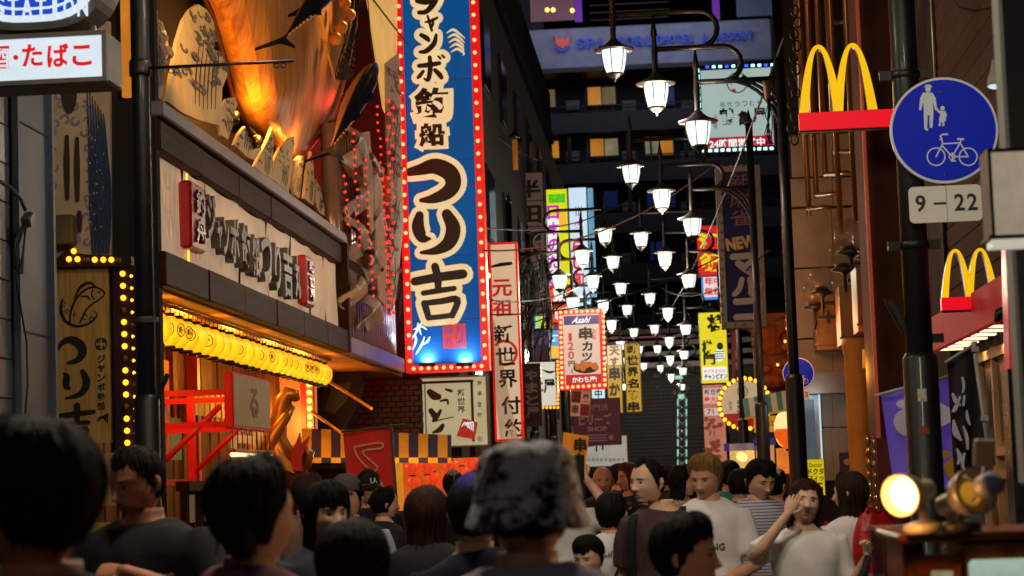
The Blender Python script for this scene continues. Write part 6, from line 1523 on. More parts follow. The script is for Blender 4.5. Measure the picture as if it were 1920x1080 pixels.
# dark blue vertical sign with dead bulbs
t, fr = panel('blue_vertical_sign', 'unlit dark blue vertical sign with grey katakana and dead bulb border', 'sign', 1389, 462, 84, 305, 30.5, mat('navy_face', (30, 28, 60), .8, 0, .12, 2.5, dirt=.2, emit=.05, spec=.1), mat('bulb_border', (96, 82, 74), .6, 0, .12, 4, dirt=.25, emit=.05), .35, 11)  # faint glow put into face and border of the unlit sign
m = MB(); GO = mat('letter_olive', (140, 104, 30), .6, 0, .15, 5, emit=.1)
fr.glyph(m, 'NEW', 1390, 455, 58, 24, .002, .02, 0, .05, .12); m.build('yellow_lettering', GO, t)
m = MB(); LT = mat('letter_stone', (128, 110, 102), .6, 0, .1, 5, dirt=.2, emit=.05)
fr.stroke(m, [(1374, 482, 6), (1400, 480, 6), (1420, 478, 6)], .002, .03); fr.stroke(m, [(1420, 480, 6), (1408, 492, 6), (1398, 498, 5)], .002, .031); fr.stroke(m, [(1384, 494, 6), (1398, 504, 7), (1412, 514, 6)], .002, .032)
fr.stroke(m, [(1391, 524, 5), (1386, 542, 5), (1377, 552, 5)], .002, .03); fr.stroke(m, [(1406, 524, 5), (1408, 540, 5), (1409, 552, 5), (1418, 544, 5), (1426, 534, 4)], .002, .031)
fr.stroke(m, [(1380, 566, 6), (1402, 565, 6), (1422, 564, 6), (1423, 580, 6), (1424, 594, 6)], .002, .03); fr.stroke(m, [(1381, 595, 6), (1402, 594, 6), (1424, 593, 6)], .002, .032)
m.build('lettering', LT, t)
m = MB()
for i, ch in enumerate('新麻雀'): fr.glyph(m, ch, 1389 + i, 340 + i * 34, 44, 30, .002, .01, 0, .0)
m.build('maroon_lettering', mat('letter_maroon', (94, 40, 40), .6, 0, .1, 5), t)
bulbs(t, edge_positions(fr, [(1351, 316), (1353, 606)], 17, .03) + edge_positions(fr, [(1352, 312), (1428, 310)], 17, .03) + edge_positions(fr, [(1358, 609), (1432, 607)], 17, .03), .028, BULBOFF, 'dead_bulb')
# yellow on red sign
t, fr = panel('yellow_red_sign', 'lit red sign with bold yellow characters left of the dark blue one', 'sign', 1330, 470, 46, 96, 48, lit('sign_red', (222, 20, 30), .85, .1, 2), DGREY, .3, 1)
m = MB(); fr.glyph(m, '江', 1328, 452, 38, 32, .002, .01, 0, .07); fr.glyph(m, '飯', 1332, 492, 40, 36, .002, .01, 0, .07); m.build('lettering', lit('letter_yellow', (232, 220, 20), .9, .05), t)
t, fr = panel('no_holiday_sign', 'lit white sign with red characters below the red and yellow one', 'sign', 1336, 538, 40, 44, 48.2, lit('sign_pinkish', (236, 214, 220), .9, .1), lit('edge_sky', (40, 150, 220), .8, 0), .3, 3)
m = MB(); fr.glyph(m, '年中', 1337, 527, 32, 15, .002, .008, 0, .03); fr.glyph(m, '無休', 1337, 546, 32, 15, .002, .008, 0, .03); m.build('lettering', MATS['letter_red_far'], t)
# yellow champion sign
t, fr = panel('yellow_game_sign', 'bright yellow sign with black characters and a striped figure at right', 'sign', 1338, 652, 52, 134, 46, lit('sign_yellow', (236, 220, 16), .9, .1, 1.5), DGREY, .3, 1)
m = MB(); fr.glyph(m, '将', 1342, 606, 34, 34, .002, .008, 0, .05); fr.glyph(m, '棋', 1326, 652, 20, 28, .002, .008, 0, .05); fr.glyph(m, '門', 1330, 674, 22, 20, .002, .008, 0, .04); fr.glyph(m, 'チャンピオン', 1342, 706, 42, 11, .002, .008, 0, .04); m.build('lettering', INKL, t)
m = MB(); fr.glyph(m, '新世界遊技場', 1340, 696, 40, 7, .002, .006); m.build('red_lettering', MATS['letter_red_far'], t)
m = MB(); fr.rect(m, 1340, 700, 44, 24, .0005, .0015); m.build('white_strip', WHT, t)
m = MB(); fr.disc(m, 1349, 666, 10, .002, .006, 0, 18, 12); m.build('figure_body', WHT, t); m = MB()
for k in range(4): fr.rect(m, 1349, 659 + k * 4.4, 17, 1.8, .006, .008)
m.build('figure_stripes', mat('stripe_blue', (30, 44, 110), .5), t); m = MB(); fr.disc(m, 1350, 649, 6, .003, .007, 0, 14, 7); m.build('figure_head', mat('figure_brown', (60, 40, 30), .5), t)
# poster stack below
t, fr = panel('poster_column', 'tall column of red and pink food posters below the yellow sign', 'poster', 1340, 795, 42, 148, 40, lit('poster_pink', (214, 130, 104), .62, .35, 3), DGREY, .1, 1)
m = MB(); fr.rect(m, 1338, 742, 38, 28, .001, .003); fr.rect(m, 1340, 772, 38, 14, .001, .003); m.build('white_panel', lit('poster_white', (230, 196, 186), .7, .15), t)
m = MB(); fr.glyph(m, '新世界', 1337, 735, 32, 11, .004, .007, 0, .02); fr.glyph(m, '71', 1332, 772, 12, 10, .004, .007); fr.glyph(m, '71', 1334, 812, 12, 10, .004, .007); m.build('lettering', INKL, t)
m = MB(); fr.glyph(m, '最大級', 1337, 749, 34, 12, .004, .007, 0, .03); fr.glyph(m, '名', 1352, 772, 11, 11, .004, .007); m.build('red_lettering', MATS['letter_red_far'], t)
m = MB(); rr = random.Random(6)
for k in range(24): fr.disc(m, 1340 + rr.uniform(-16, 16), rr.choice((796, 836, 850)) + rr.uniform(-10, 10), rr.uniform(3, 7), .004 + k * .0002, .005 + k * .0002, 0, 9, rr.uniform(2, 5))
m.build('food_picture', lit('food_brown', (150, 66, 34), .5, .5, 9), t)
# round cream sign with bulbs
fr = cam_fr(1396, 757, 37); t = thing('round_bulb_sign', 'round cream sign with red lower segment ringed by amber bulbs', 'sign', fr.w(0, -.5))
m = MB(); fr.disc(m, 1396, 757, 50, -.2, 0, 0, 40); m.build('sign_box', mat('round_back', (120, 40, 24), .5), t)
m = MB(); fr.disc(m, 1396, 757, 43, .0, .01, 0, 40); m.build('sign_face', lit('round_cream', (196, 166, 132), .8, .15, 2), t)
m = MB(); a, b = fr.loc(1396, 757); R_ = 43 * fr.s; m.prism([(a + R_ * math.cos(math.radians(q)), b + R_ * math.sin(math.radians(q))) for q in range(204, 337, 6)], fr, .011, .016); m.build('red_segment', lit('round_red', (170, 18, 20), .6, .1), t)
m = MB(); fr.ring(m, 1392, 734, 10, 8.6, .011, .015, 0, 20); fr.glyph(m, '釣', 1392, 734, 11, 11, .011, .015)
for i, ch in enumerate('お食処'): fr.glyph(m, ch, 1386, 754 + i * 9, 9, 8, .011, .015, 0, .02)
for i, ch in enumerate('新世'): fr.glyph(m, ch, 1370, 756 + i * 9, 7, 8, .011, .015, 0, .0)
m.build('lettering', INKL, t)
bulbs(t, [fr.w(*fr.loc(1396 + 47.5 * math.cos(q * math.pi / 14), 757 + 47.5 * math.sin(q * math.pi / 14)), .02) for q in range(28)], .038, BULBO)
# orange carved wooden front behind the poles
wf = thing('carved_shop_building', 'amber lit carved wooden shop front behind the black poles at right', 'building', P(1450, 860, 40))
f6 = cam_fr(1450, 680, 40); mb = MB(); f6.rect(mb, 1456, 660, 82, 150, -.6, -.3); mb.build('wall', wood('carved_wall', (60, 30, 12), (140, 76, 30), (1, 1, .2), 8, .6, .5), wf)
rr = random.Random(31)
for k in range(13):
    x, y = 1420 + rr.uniform(0, 60), 600 + rr.uniform(0, 120); mb = MB(); mb.ball(f6.w(*f6.loc(x, y), -.25), rr.uniform(.1, .22), 10, 6, 0, (1.4, .7, .8)); mb.build('carving', MATS['carved_wall'], wf)
lamp('POINT', 'light', f6.w(*f6.loc(1450, 700), .5), 11, (255, 150, 60), .15, None, wf); lamp('POINT', 'light', f6.w(*f6.loc(1478, 590), .5), 6, (255, 150, 50), .12, None, wf)
bulbs(wf, [f6.w(*f6.loc(x, y), .0) for x, y in ((1476, 600), (1476, 616), (1472, 640), (1458, 684))], .03, BULBO)
# dark red hanging banner
t, fr = flag('maroon_banner', 'dark red vertical banner hanging between the right hand poles', [(1370, 620), (1391, 620), (1393, 715), (1373, 715)], 38, mat('banner_maroon', (110, 26, 30), .7, 0, .1, 4), .02, .02)
m = MB()
for i, ch in enumerate('吉祥'): fr.glyph(m, ch, 1384, 664 + i * 22, 12, 15, .0, .04, 0, .02)
m.build('lettering', mat('banner_print', (170, 120, 110), .7), t)
# green striped awning
ga = thing('green_awning', 'small green and cream striped awning beside the round bulb sign', 'awning', P(1440, 785, 33)); AG = mat('awning_green', (20, 110, 84), .7, 0, .1, 4); AC = mat('awning_cream', (214, 190, 146), .7, 0, .08, 4)
for k in range(9):
    x0, x1 = 1394 + k * 10.4, 1394 + (k + 1) * 10.4; dy = -k * 2.0
    a, b = P(x0 + 3, 783 + dy, 32.2), P(x1 + 3, 781 + dy, 32.2); c, d = P(x1 - 2, 746 + dy, 33.2), P(x0 - 2, 748 + dy, 33.2); q = Vector((0, .02, 0))
    mb = MB(); mb.hexa([a, b, b + q, a + q, d, c, c + q, d + q]); mb.build('stripe', (AG, AC)[k % 2], ga)
mb = MB(); mb.cyl(P(1396, 785, 32.2), P(1490, 766, 32.2), .018, n=6); mb.build('front_bar', lit('bar_amber', (190, 130, 40), .6, 0), ga)
# food stall under it with lit panels
fs2 = thing('food_stall', 'warmly lit food stall with menu panels under the green awning', 'stall', P(1420, 880, 34)); f7 = cam_fr(1430, 840, 34)
for x, y, w_, h_, mt, nm in ((1392, 862, 46, 60, lit('stall_bright', (246, 190, 110), .9, .4, 3), 'lit_panel'), (1436, 795, 44, 30, lit('stall_amber', (206, 140, 40), .7, .3, 4), 'menu_panel'), (1435, 856, 34, 42, lit('stall_paper', (206, 140, 100), .6, .3, 4), 'price_panel'), (1482, 870, 50, 60, lit('stall_orange', (230, 120, 40), .8, .4, 3), 'lit_panel'), (1388, 838, 60, 14, mat('stall_blue', (50, 54, 150), .7, 0, .1, 4, emit=.2), 'blue_valance'), (1434, 828, 40, 14, MATS['stall_blue'], 'blue_valance')):
    mb = MB(); f7.rect(mb, x, y, w_, h_, -.05 - .01 * (x % 3), 0); mb.build(nm, mt, fs2)
mb = MB(); f7.glyph(mb, '焼そば', 1436, 794, 30, 12, .002, .008); mb.build('lettering', INKL, fs2)
bulbs(fs2, [f7.w(*f7.loc(x, y), .2) for x, y in ((1388, 856), (1392, 858))], .07, BULBW)
mb = MB(); f7.rect(mb, 1430, 905, 150, 30, 0, .3); mb.build('counter', WOODD, fs2)
lamp('POINT', 'light', P(1440, 850, 33.2), 14, (255, 180, 90), .15, None, fs2)
# big round paper lantern
bl = thing('large_paper_lantern', 'large round cream and orange paper lantern hanging beside the black pole', 'lantern', P(1482, 840, 32.5))
c = P(1480, 804, 32.5); MB().lathe(c, [(.08, -.30), (.17, -.22), (.225, -.10), (.232, 0)], 18).build('lower_shade', lit('lantern_orange', (250, 96, 26), .9, .2, 6), bl)
MB().lathe(c, [(.231, .002), (.225, .10), (.17, .22), (.08, .30)], 18).build('upper_shade', lit('lantern_cream', (255, 224, 150), 1.1, .1, 6), bl)
m = MB(); m.lathe(c, [(.08, .30), (.085, .33), (.03, .34)], 12); m.lathe(c, [(.03, -.34), (.085, -.33), (.08, -.30)], 12); m.build('rim', BLACK, bl)
# doctor sign
t, fr = panel('fish_spa_sign', 'small yellow sign with black katakana and a red 5 by the beige building', 'sign', 1530, 895, 32, 68, 26.2, mat('sign_lemon', (226, 216, 20), .5, 0, .05, 4, emit=.5, ecol=(226, 216, 20)), GREY, .05, .6)
m = MB(); fr.glyph(m, 'Doctor', 1529, 872, 24, 7, .002, .005, 0, .01); fr.glyph(m, 'ドクタ', 1530, 884, 29, 12, .002, .005, 0, .025); fr.glyph(m, 'フィッ', 1530, 897, 29, 11, .002, .005, 0, .025); fr.glyph(m, '5分', 1522, 914, 12, 8, .002, .005); m.build('lettering', INK, t)
m = MB(); fr.glyph(m, '5', 1538, 914, 11, 18, .002, .005, 0, .03); m.build('red_numeral', mat('numeral_red', (200, 30, 24), .5), t)
# small purple sign by column, gold crystal towers, red drape
mb = MB(); f8 = cam_fr(1584, 870, 24); f8.rect(mb, 1584, 880, 18, 62, -.04, 0); t = mb.thing('purple_notice', mat('notice_purple', (44, 24, 90), .6, 0, .1, 5), 'small purple notice board beside the ochre column', 'notice', P(1584, 912, 24))
m = MB(); f8.disc(m, 1588, 866, 6, .001, .01, 0, 14); m.build('yellow_shape', mat('notice_yellow', (206, 140, 30), .6), t)
gt = thing('crystal_tower', 'pair of slim gold and crystal display towers behind the woman with red backpack', 'display', P(1640, 960, 17.5))
for x in (1634, 1645):
    mb = MB(); p = P(x, 960, 17.5); z1 = P(x, 815 + (x > 1640) * 5, 17.5).z; 
    for k in range(9): z = 1.05 + (z1 - 1.05) * k / 9; mb.lathe((p.x, 17.5, z), [(.012, 0), (.022, .02), (.018, (z1 - 1.05) / 9 - .015), (.012, (z1 - 1.05) / 9)], 8)
    mb.build('tower', mat('crystal_gold', (220, 170, 110), .12, .75, .3, 30), gt)
mb = MB(); mb.box((P(1640, 960, 17.5).x, 17.5, .52), (.26, .2, 1.04)); mb.build('plinth', WOODD, gt)
mb = MB(); f9 = cam_fr(1668, 900, 16.8); f9.rect(mb, 1668, 905, 42, 165, -.08, 0); mb.thing('red_drape', mat('drape_red', (84, 14, 12), .75, 0, .15, 5, stretch=(4, 1, .3)), 'dark red drape panel behind the purple banner', 'drape', P(1668, 988, 16.8))
# bicycles and clutter dark heap by the beige building
bk = thing('parked_bicycle', 'dark bicycle parked against the right wall behind the woman in white', 'bicycle', P(1548, 1000, 19))
c = P(1548, 960, 19); mb = MB()
for dx in (-.30, .30):
    mb.tube([(c.x + dx * .4 + .0, 19 + dx * 1.6 + .3 * math.cos(a), .32 + .3 * math.sin(a)) for a in [k * math.pi / 10 for k in range(20)]], .018, 6, closed=True)
mb.build('wheel', BLACK, bk); mb = MB(); A = lambda y, z: (c.x, 19 + y, z)
for a, b in ((A(-.48, .32), A(-.34, .95)), (A(-.36, .85), A(.12, .8)), (A(.12, .8), A(0, .3)), (A(-.36, .78), A(0, .3)), (A(0, .3), A(.48, .32)), (A(.48, .32), A(.12, .8)), (A(.12, .8), A(.14, .95))): mb.cyl(a, b, .018, n=6)
mb.cyl((c.x - .25, 19 - .38, 1.02), (c.x + .25, 19 - .38, 1.02), .014, n=6); mb.build('frame', DGREY, bk)
mb = MB(); mb.box((c.x, 19.15, .98), (.14, .26, .06), bev=.02); mb.build('saddle', BLACK, bk); mb = MB(); mb.box((c.x, 18.45, .98), (.32, .25, .22)); mb.build('basket', DGREY, bk)

# ================================================================== stall with two spotlights, near right
ck = thing('display_cabinet', 'wooden display cabinet with lit menu panels at the lower right corner', 'cabinet', (P(1830, 1050, 5.2).x, 5.3, 0))
WCB = wood('cabinet_wood', (86, 42, 18), (160, 92, 44), (1, .2, 1), 22, .35, .15)
fk = cam_fr(1830, 1040, 5.1); sk = fk.s
zt = P(1830, 1012, 5.1).z
xl, xr, xm = P(1690, 1040, 5.1).x, P(2010, 1040, 5.1).x, P(1808, 1040, 5.1).x
mb = MB(); mb.box(((xl + xr) / 2 + .02, 5.36, zt + .008), (xr - xl + .06, .56, .022), bev=.006); mb.build('top', WCB, ck)
mb = MB(); mb.box(((xm + xr) / 2, 5.33, zt / 2), (xr - xm, .5, zt - .02)); mb.box((xl + .04, 5.42, zt / 2), (.05, .4, zt - .02)); mb.build('body', WCB, ck)
mb = MB(); mb.hexa([(xl, 5.18, zt - .30), (xm - .01, 5.06, zt - .30), (xm - .01, 5.1, zt - .30), (xl, 5.22, zt - .30), (xl + .03, 5.2, zt - .035), (xm - .01, 5.09, zt - .035), (xm - .01, 5.13, zt - .035), (xl + .03, 5.24, zt - .035)]); mb.build('side_panel', WCB, ck)
mb = MB(); mb.hexa([(xl + .02, 5.168, zt - .28), (xm - .03, 5.058, zt - .28), (xm - .03, 5.064, zt - .28), (xl + .02, 5.174, zt - .28), (xl + .045, 5.19, zt - .07), (xm - .03, 5.086, zt - .07), (xm - .03, 5.092, zt - .07), (xl + .045, 5.196, zt - .07)]); mb.build('menu_sheet', lit('menu_sheet', (190, 172, 136), .8, .6, 9), ck)
mb = MB(); rr = random.Random(14)
for k in range(10): u = .1 + .08 * k; mb.box((xl + .03 + (xm - xl - .07) * u, 5.168 - u * .105, zt - .16 - rr.uniform(0, .06)), (.012, .004, rr.uniform(.03, .09)))
mb.build('menu_print', mat('menu_brown', (100, 50, 26), .6), ck)
mb = MB(); mb.box((P(1872, 1070, 5.05).x + .01, 5.07, zt - .10), (.15, .02, .11), bev=.008); mb.build('lit_window', lit('window_mint', (176, 206, 186), .7, .3, 8), ck)
mb = MB(); mb.ball((P(1770, 1014, 5.05).x, 5.06, zt - .02), .009, 10, 6); mb.build('knob', STEEL, ck)
SPT = mat('spot_white', (206, 190, 160), .35, .1, .06, 6)
def stage(label, px, py, Y, d_, r, on):
    c = P(px, py, Y); d_ = Vector(d_).normalized(); t = thing('clip_spotlight', label, 'spotlight', (c.x, c.y, zt + .02), 'two spotlights on the display cabinet')
    mb = MB(); mb.lathe(c - d_ * .02, [(.018, -.088), (.024, -.08), (.024, -.03), (.03, -.016), (r * .85, .004), (r, .034), (r * 1.0, .052), (r * .93, .052), (r * .8, .012)], 24, 0, d_); mb.build('shade', SPT if on else mat('spot_grey', (176, 168, 160), .35, .3, .08, 6), t)
    mb = MB(); mb.lathe(c - d_ * .02, [(.0, .030), (r * .5, .029), (r * .88, .024)], 20, 0, d_) if on else mb.lathe(c - d_ * .02, [(.0, .05), (r * .4, .045), (r * .5, .03)], 16, 0, d_)
    mb.build('bulb', lit('spot_glow', (255, 224, 170), 3.0, 0) if on else lit('spot_dim', (206, 140, 40), .7, .5, 20), t)
    mb = MB(); b = c - d_ * .055; mb.tube([b, b + Vector((.01, 0, -.05)), (b.x + .01, b.y, zt + .03)], .011, 8); mb.lathe((b.x + .01, b.y, zt + .02), [(.05, 0), (.05, .02), (.02, .03)], 16); mb.build('stand', SPT if on else GREY, t)
    return t, c, d_
t, c, d_ = stage('bright cream spotlight glowing toward the street on the cabinet', 1700, 926, 5.0, (-.56, -.80, -.08), .049, True)
lamp('SPOT', 'light', c + d_ * .08, 5, (255, 190, 110), .05, c + d_ * 3, t, 120); lamp('POINT', 'light', c + d_ * .075 + Vector((0, 0, -.02)), 1.6, (255, 176, 90), .03, None, t)
t, c, d_ = stage('grey spotlight turned half away on the cabinet with an amber reflector', 1815, 928, 5.0, (.40, -.70, .22), .056, False)
mb = MB()
for k in range(5): a = k * math.pi * 2 / 5; x, y, _ = frame_of(d_); mb.cyl(c + d_ * .056, c + d_ * .056 + (x * math.cos(a) + y * math.sin(a)) * .052, .003, n=5)
mb.lathe(c + d_ * .05, [(.022, 0), (.028, .01), (.028, .05), (.0, .055)], 16, 0, d_); mb.build('guard', mat('guard_grey', (190, 186, 194), .5, .2, .05, 6), t)
mb = MB(); mb.box(P(1845, 850, 5.6), (.055, .02, .075), Matrix.Rotation(.08, 3, 'Y'), bev=.006); mb.cyl(P(1850, 870, 5.6), (P(1850, 870, 5.6).x + .02, 5.6, zt), .008); mb.thing('card_holder', mat('card_cream', (206, 196, 170), .5, 0, .05, 5), 'small cream card on a stand behind the grey spotlight', 'card', P(1850, 990, 5.6))
# red framed acrylic stand
ac = thing('acrylic_stand', 'clear acrylic menu stand with a dark red frame left of the cabinet', 'stand', P(1690, 1080, 6.2)); fa = cam_fr(1690, 1040, 6.2)
mb = MB(); fa.rect(mb, 1690, 993, 84, 9, -.3, .01); fa.rect(mb, 1664, 1040, 12, 90, -.02, .005); fa.rect(mb, 1728, 1040, 8, 90, -.02, .005); mb.build('frame', mat('frame_maroon', (120, 44, 44), .45, 0, .1, 5), ac)
mb = MB(); fa.rect(mb, 1645, 1040, 22, 90, -.01, 0); mb.build('edge', mat('acrylic_grey', (120, 116, 122), .15, 0, .15, 6, alpha=.6), ac)
mb = MB(); fa.rect(mb, 1697, 1045, 54, 90, -.06, -.05); mb.build('back', mat('stand_dark', (52, 40, 42), .5, 0, .2, 5), ac)
mb = MB(); fa.rect(mb, 1706, 1010, 12, 9, -.049, -.045); fa.rect(mb, 1704, 1036, 10, 6, -.049, -.045); mb.build('pink_tag', mat('tag_pink', (150, 50, 80), .6), ac)
mb = MB(); mb.box((P(1690, 1080, 6.2).x, 6.35, P(1690, 1084, 6.2).z / 2), (.14, .3, P(1690, 1084, 6.2).z)); mb.build('base', mat('stand_base', (60, 30, 28), .6), ac)
# loose decoration on the nearest right lamp post: hanging chain and hook
hc = MB(); rr = random.Random(16)
for k in range(12):
    y = 20 + k * 22; x = 1490 + (k % 2) * 6 - k * .6; c = P(x, y, 19.4); hc.tube([(c.x + .035 * math.cos(a), 19.4, c.z + .05 * math.sin(a)) for a in [q * math.pi / 5 for q in range(10)]], .009, 5, closed=True)
hc.thing('hanging_chain', DGREY, 'dark decorative chain hanging beside the nearest right lamp post', 'chain', P(1490, 280, 19.4))
lc = thing('pole_ornament', 'small tan cone ornament with dangling wire loops on the lamp arm', 'ornament', P(1440, 200, 19.6))
mb = MB(); mb.lathe(P(1438, 152, 19.6), [(.045, 0), (.035, -.08), (.028, -.16), (.02, -.17)][::-1], 10); mb.build('cone', mat('cone_tan', (120, 84, 64), .6), lc)
mb = MB()
for k in range(7): a = rr.uniform(-1, 1); mb.tube([P(1442 + a * 4 + q * rr.uniform(-2, 2), 180 + q * 18, 19.6) for q in range(6)], .005, 4)
mb.build('wire_loops', WIRE, lc)
# ================================================================== people
SKINS = {'a': mat('skin_fair', (228, 182, 154), .5, 0, .08, 14, bump=.06, bscale=220), 'b': mat('skin_tan', (210, 156, 122), .5, 0, .08, 14, bump=.06, bscale=220), 'c': mat('skin_ruddy', (206, 138, 108), .5, 0, .1, 14, bump=.06, bscale=220)}
def hairmat(n, c):
    return mat(n, c, .62, 0, .5, 60, bump=.6, stretch=(1, 1, .12), spec=.16)
HM = {'black': hairmat('hair_black', (20, 16, 15)), 'brown': hairmat('hair_brown', (54, 32, 22)), 'red': hairmat('hair_auburn', (96, 44, 26)), 'blond': hairmat('hair_blond', (150, 108, 54)), 'soft': hairmat('hair_softblack', (34, 25, 22))}
for m_ in SKINS.values(): m_.node_tree.nodes['Principled BSDF'].inputs['Subsurface Weight'].default_value = .12; m_.node_tree.nodes['Principled BSDF'].inputs['Subsurface Scale'].default_value = .02
EYEW = mat('eye_white', (200, 190, 182), .25, 0, .04, 9); IRIS = mat('iris_dark', (20, 12, 9), .15, 0, .1, 9)
LIP = mat('lip', (150, 78, 68), .45, 0, .1, 12); BROW = mat('eyebrow', (52, 36, 28), .7, 0, .2, 30)
HA, HB_, HC = .076, .096, .118
def g1(x, s): return np.exp(-(x / s) ** 2)
def head_R(th, ph, hair=False):
    """th polar from crown, ph azimuth from the face; returns local xyz (face at -y)"""
    th = np.asarray(th, float); ph = np.asarray(ph, float)
    x = HA * np.sin(th) * np.sin(ph); y = -HB_ * np.sin(th) * np.cos(ph); z = HC * np.cos(th) + 0 * x
    low = np.clip(-z / HC, 0, 1); fr_ = np.clip(np.cos(ph), 0, 1); bk = np.clip(-np.cos(ph), 0, 1)
    x = x * (1 - .26 * low ** 1.6 * (.4 + .6 * fr_)) * (1 + .05 * np.clip(z / HC, 0, 1) * (1 - np.clip(z / HC, 0, 1)) * 4)
    y = y * (1 + .05 * bk * (1 - low)) + low ** 2 * bk * -.030          # nape tucks in
    y = y + .006 * fr_ * g1(z - .01, .05)                               # face is flatter than the skull
    if hair: return x, y, z
    f = fr_ ** .5 * (y < 0)
    d = .0
    nose = .026 * np.clip((.020 - z) / .052, 0, 1) ** 1.25 * (z > -.034) + .026 * g1(z + .034, .0065) * (z <= -.034)
    d = d + nose * g1(x, .0105 + .006 * g1(z + .034, .014)) + .005 * g1(np.abs(x) - .014, .006) * g1(z + .034, .008)
    d = d - .0085 * g1(np.abs(x) - .031, .014) * g1(z - .006, .0105) + .0045 * g1(z - .026, .009) * g1(np.abs(x) - .03, .03)
    d = d + .0035 * g1(np.abs(x) - .031, .010) * g1(z - .004, .0055)     # lids
    d = d + .005 * g1(np.abs(x) - .044, .020) * g1(z + .020, .02) - .003 * g1(np.abs(x) - .045, .015) * g1(z + .06, .02)
    d = d + .0065 * g1(x, .021) * g1(z + .062, .011) - .0045 * g1(x, .024) * g1(z + .0625, .0028) - .004 * g1(x, .02) * g1(z + .079, .006)
    d = d + .010 * g1(x, .022) * g1(z + .098, .016)
    return x, y - d * f, z
def face_pt(x, z, off=.001):
    """point on the face surface over local x,z"""
    th = math.acos(max(-.99, min(.99, z / HC))); ph = math.asin(max(-1, min(1, x / (HA * math.sin(th)))))
    for _ in range(8):
        X, Y_, Z = head_R(th, ph); ph += (x - float(X)) / (HA * max(.3, math.sin(th)) * max(.2, math.cos(ph))) * .8
    X, Y_, Z = head_R(th, ph); return Vector((float(X), float(Y_) - off, float(Z)))
TOR = [(.80, .165, .112, .0), (.90, .175, .122, .0), (1.0, .165, .115, -.002), (1.10, .155, .108, -.002), (1.20, .165, .115, -.004), (1.30, .178, .122, -.004), (1.37, .190, .118, .002), (1.41, .190, .108, .006), (1.445, .168, .092, .010), (1.470, .122, .076, .012), (1.492, .080, .066, .013)]
def tor(z, grow=0.):
    if z <= TOR[0][0]: _, a, b, c = TOR[0]
    elif z >= TOR[-1][0]: _, a, b, c = TOR[-1]
    else:
        for p, q in zip(TOR, TOR[1:]):
            if z <= q[0]:
                t = (z - p[0]) / (q[0] - p[0]); a, b, c = [p[i] + (q[i] - p[i]) * t for i in (1, 2, 3)]; break
    return a + grow, b + grow, c
_bevel = {}
def remesh(name, mb, mt, parent, vox, smooth=4, folds=.004, seed=0):
    o = mb.build(name, mt, parent); md = o.modifiers.new('r', 'REMESH'); md.mode = 'VOXEL'; md.voxel_size = vox; md.use_smooth_shade = True
    sm = o.modifiers.new('s', 'SMOOTH'); sm.iterations = smooth; sm.factor = .5
    dg = bpy.context.evaluated_depsgraph_get(); me = bpy.data.meshes.new_from_object(o.evaluated_get(dg)); o.modifiers.clear(); old = o.data; o.data = me; bpy.data.meshes.remove(old)
    n = len(me.vertices); co = np.empty(n * 3); me.vertices.foreach_get('co', co); co = co.reshape(-1, 3); no = np.empty(n * 3); me.vertices.foreach_get('normal', no); no = no.reshape(-1, 3)
    r = np.random.RandomState(seed); d = np.zeros(n)
    for k in range(5):
        a = r.uniform(-1, 1, 3) * (9 + 7 * k); a[2] *= .45; d += np.sin(co @ a + r.uniform(0, 6) + 1.5 * np.sin(co @ (a[::-1] * .6))) * folds / (1 + .45 * k)
    co += no * d[:, None]; me.vertices.foreach_set('co', co.ravel()); me.update()
    return o
def hand_geo(mb, w, d, n, k=1., curl=.5, side=1, spread=.1):
    """w wrist, d direction of the fingers, n palm normal (fingers curl toward it)"""
    w = Vector(w); d = Vector(d).normalized(); n = (Vector(n) - d * Vector(n).dot(d)).normalized(); s = d.cross(n).normalized() * side
    # palm: rounded slab lofted along d
    vs, fs = [], []; R_ = [(-.01, .021, .019), (.01, .026, .018), (.035, .037, .017), (.065, .042, .015), (.085, .041, .012), (.094, .036, .008)]
    for q, a, b in R_:
        for j in range(12):
            t = 2 * math.pi * j / 12; vs.append(w + (d * q + s * a * math.cos(t) + n * b * math.sin(t)) * k)
    for i in range(len(R_) - 1):
        for j in range(12): fs.append((i * 12 + j, i * 12 + (j + 1) % 12, i * 12 + 12 + (j + 1) % 12, i * 12 + 12 + j))
    fs.append(list(range(11, -1, -1))); fs.append([60 + j for j in range(12)]); mb.add(vs, fs, 0, True)
    for i, L in enumerate((.068, .078, .072, .056)):
        off = (.029 - .019 * i); p = w + (d * (.080 - .004 * abs(i - 1)) + s * off) * k; pts = [p - d * .012 * k, p]; a = spread * (1.2 - i * .8) * .25
        dd = (d + s * a).normalized(); ang = 0
        for j, fr_ in enumerate((.45, .32, .23)):
            ang += curl * (.75, .95, .6)[j] + i * .03; dr = dd * math.cos(ang) + n * math.sin(ang); pts.append(pts[-1] + dr * L * fr_ * k)
        mb.tube(pts, [.0095 * k, .0092 * k, .0084 * k, .0076 * k, .0052 * k], 8)
    p = w + (d * .02 + s * .026) * k; dd = (d * .62 + s * .72 + n * .30).normalized(); pts = [p, p + dd * .036 * k]; dd2 = (d * .85 + s * .3 + n * (.3 + curl * .3)).normalized(); pts += [pts[-1] + dd2 * .028 * k]; dd3 = (d * .95 + s * .05 + n * (.4 + curl * .4)).normalized(); pts += [pts[-1] + dd3 * .022 * k]
    mb.tube(pts, [.013 * k, .0115 * k, .0098 * k, .0065 * k], 8)
CLO = {}
def cloth(n, c, **kw):
    return mat('cloth_' + n, c, .85, 0, kw.pop('var', .08), kw.pop('scale', 9), bump=.25, bscale=300, **kw)
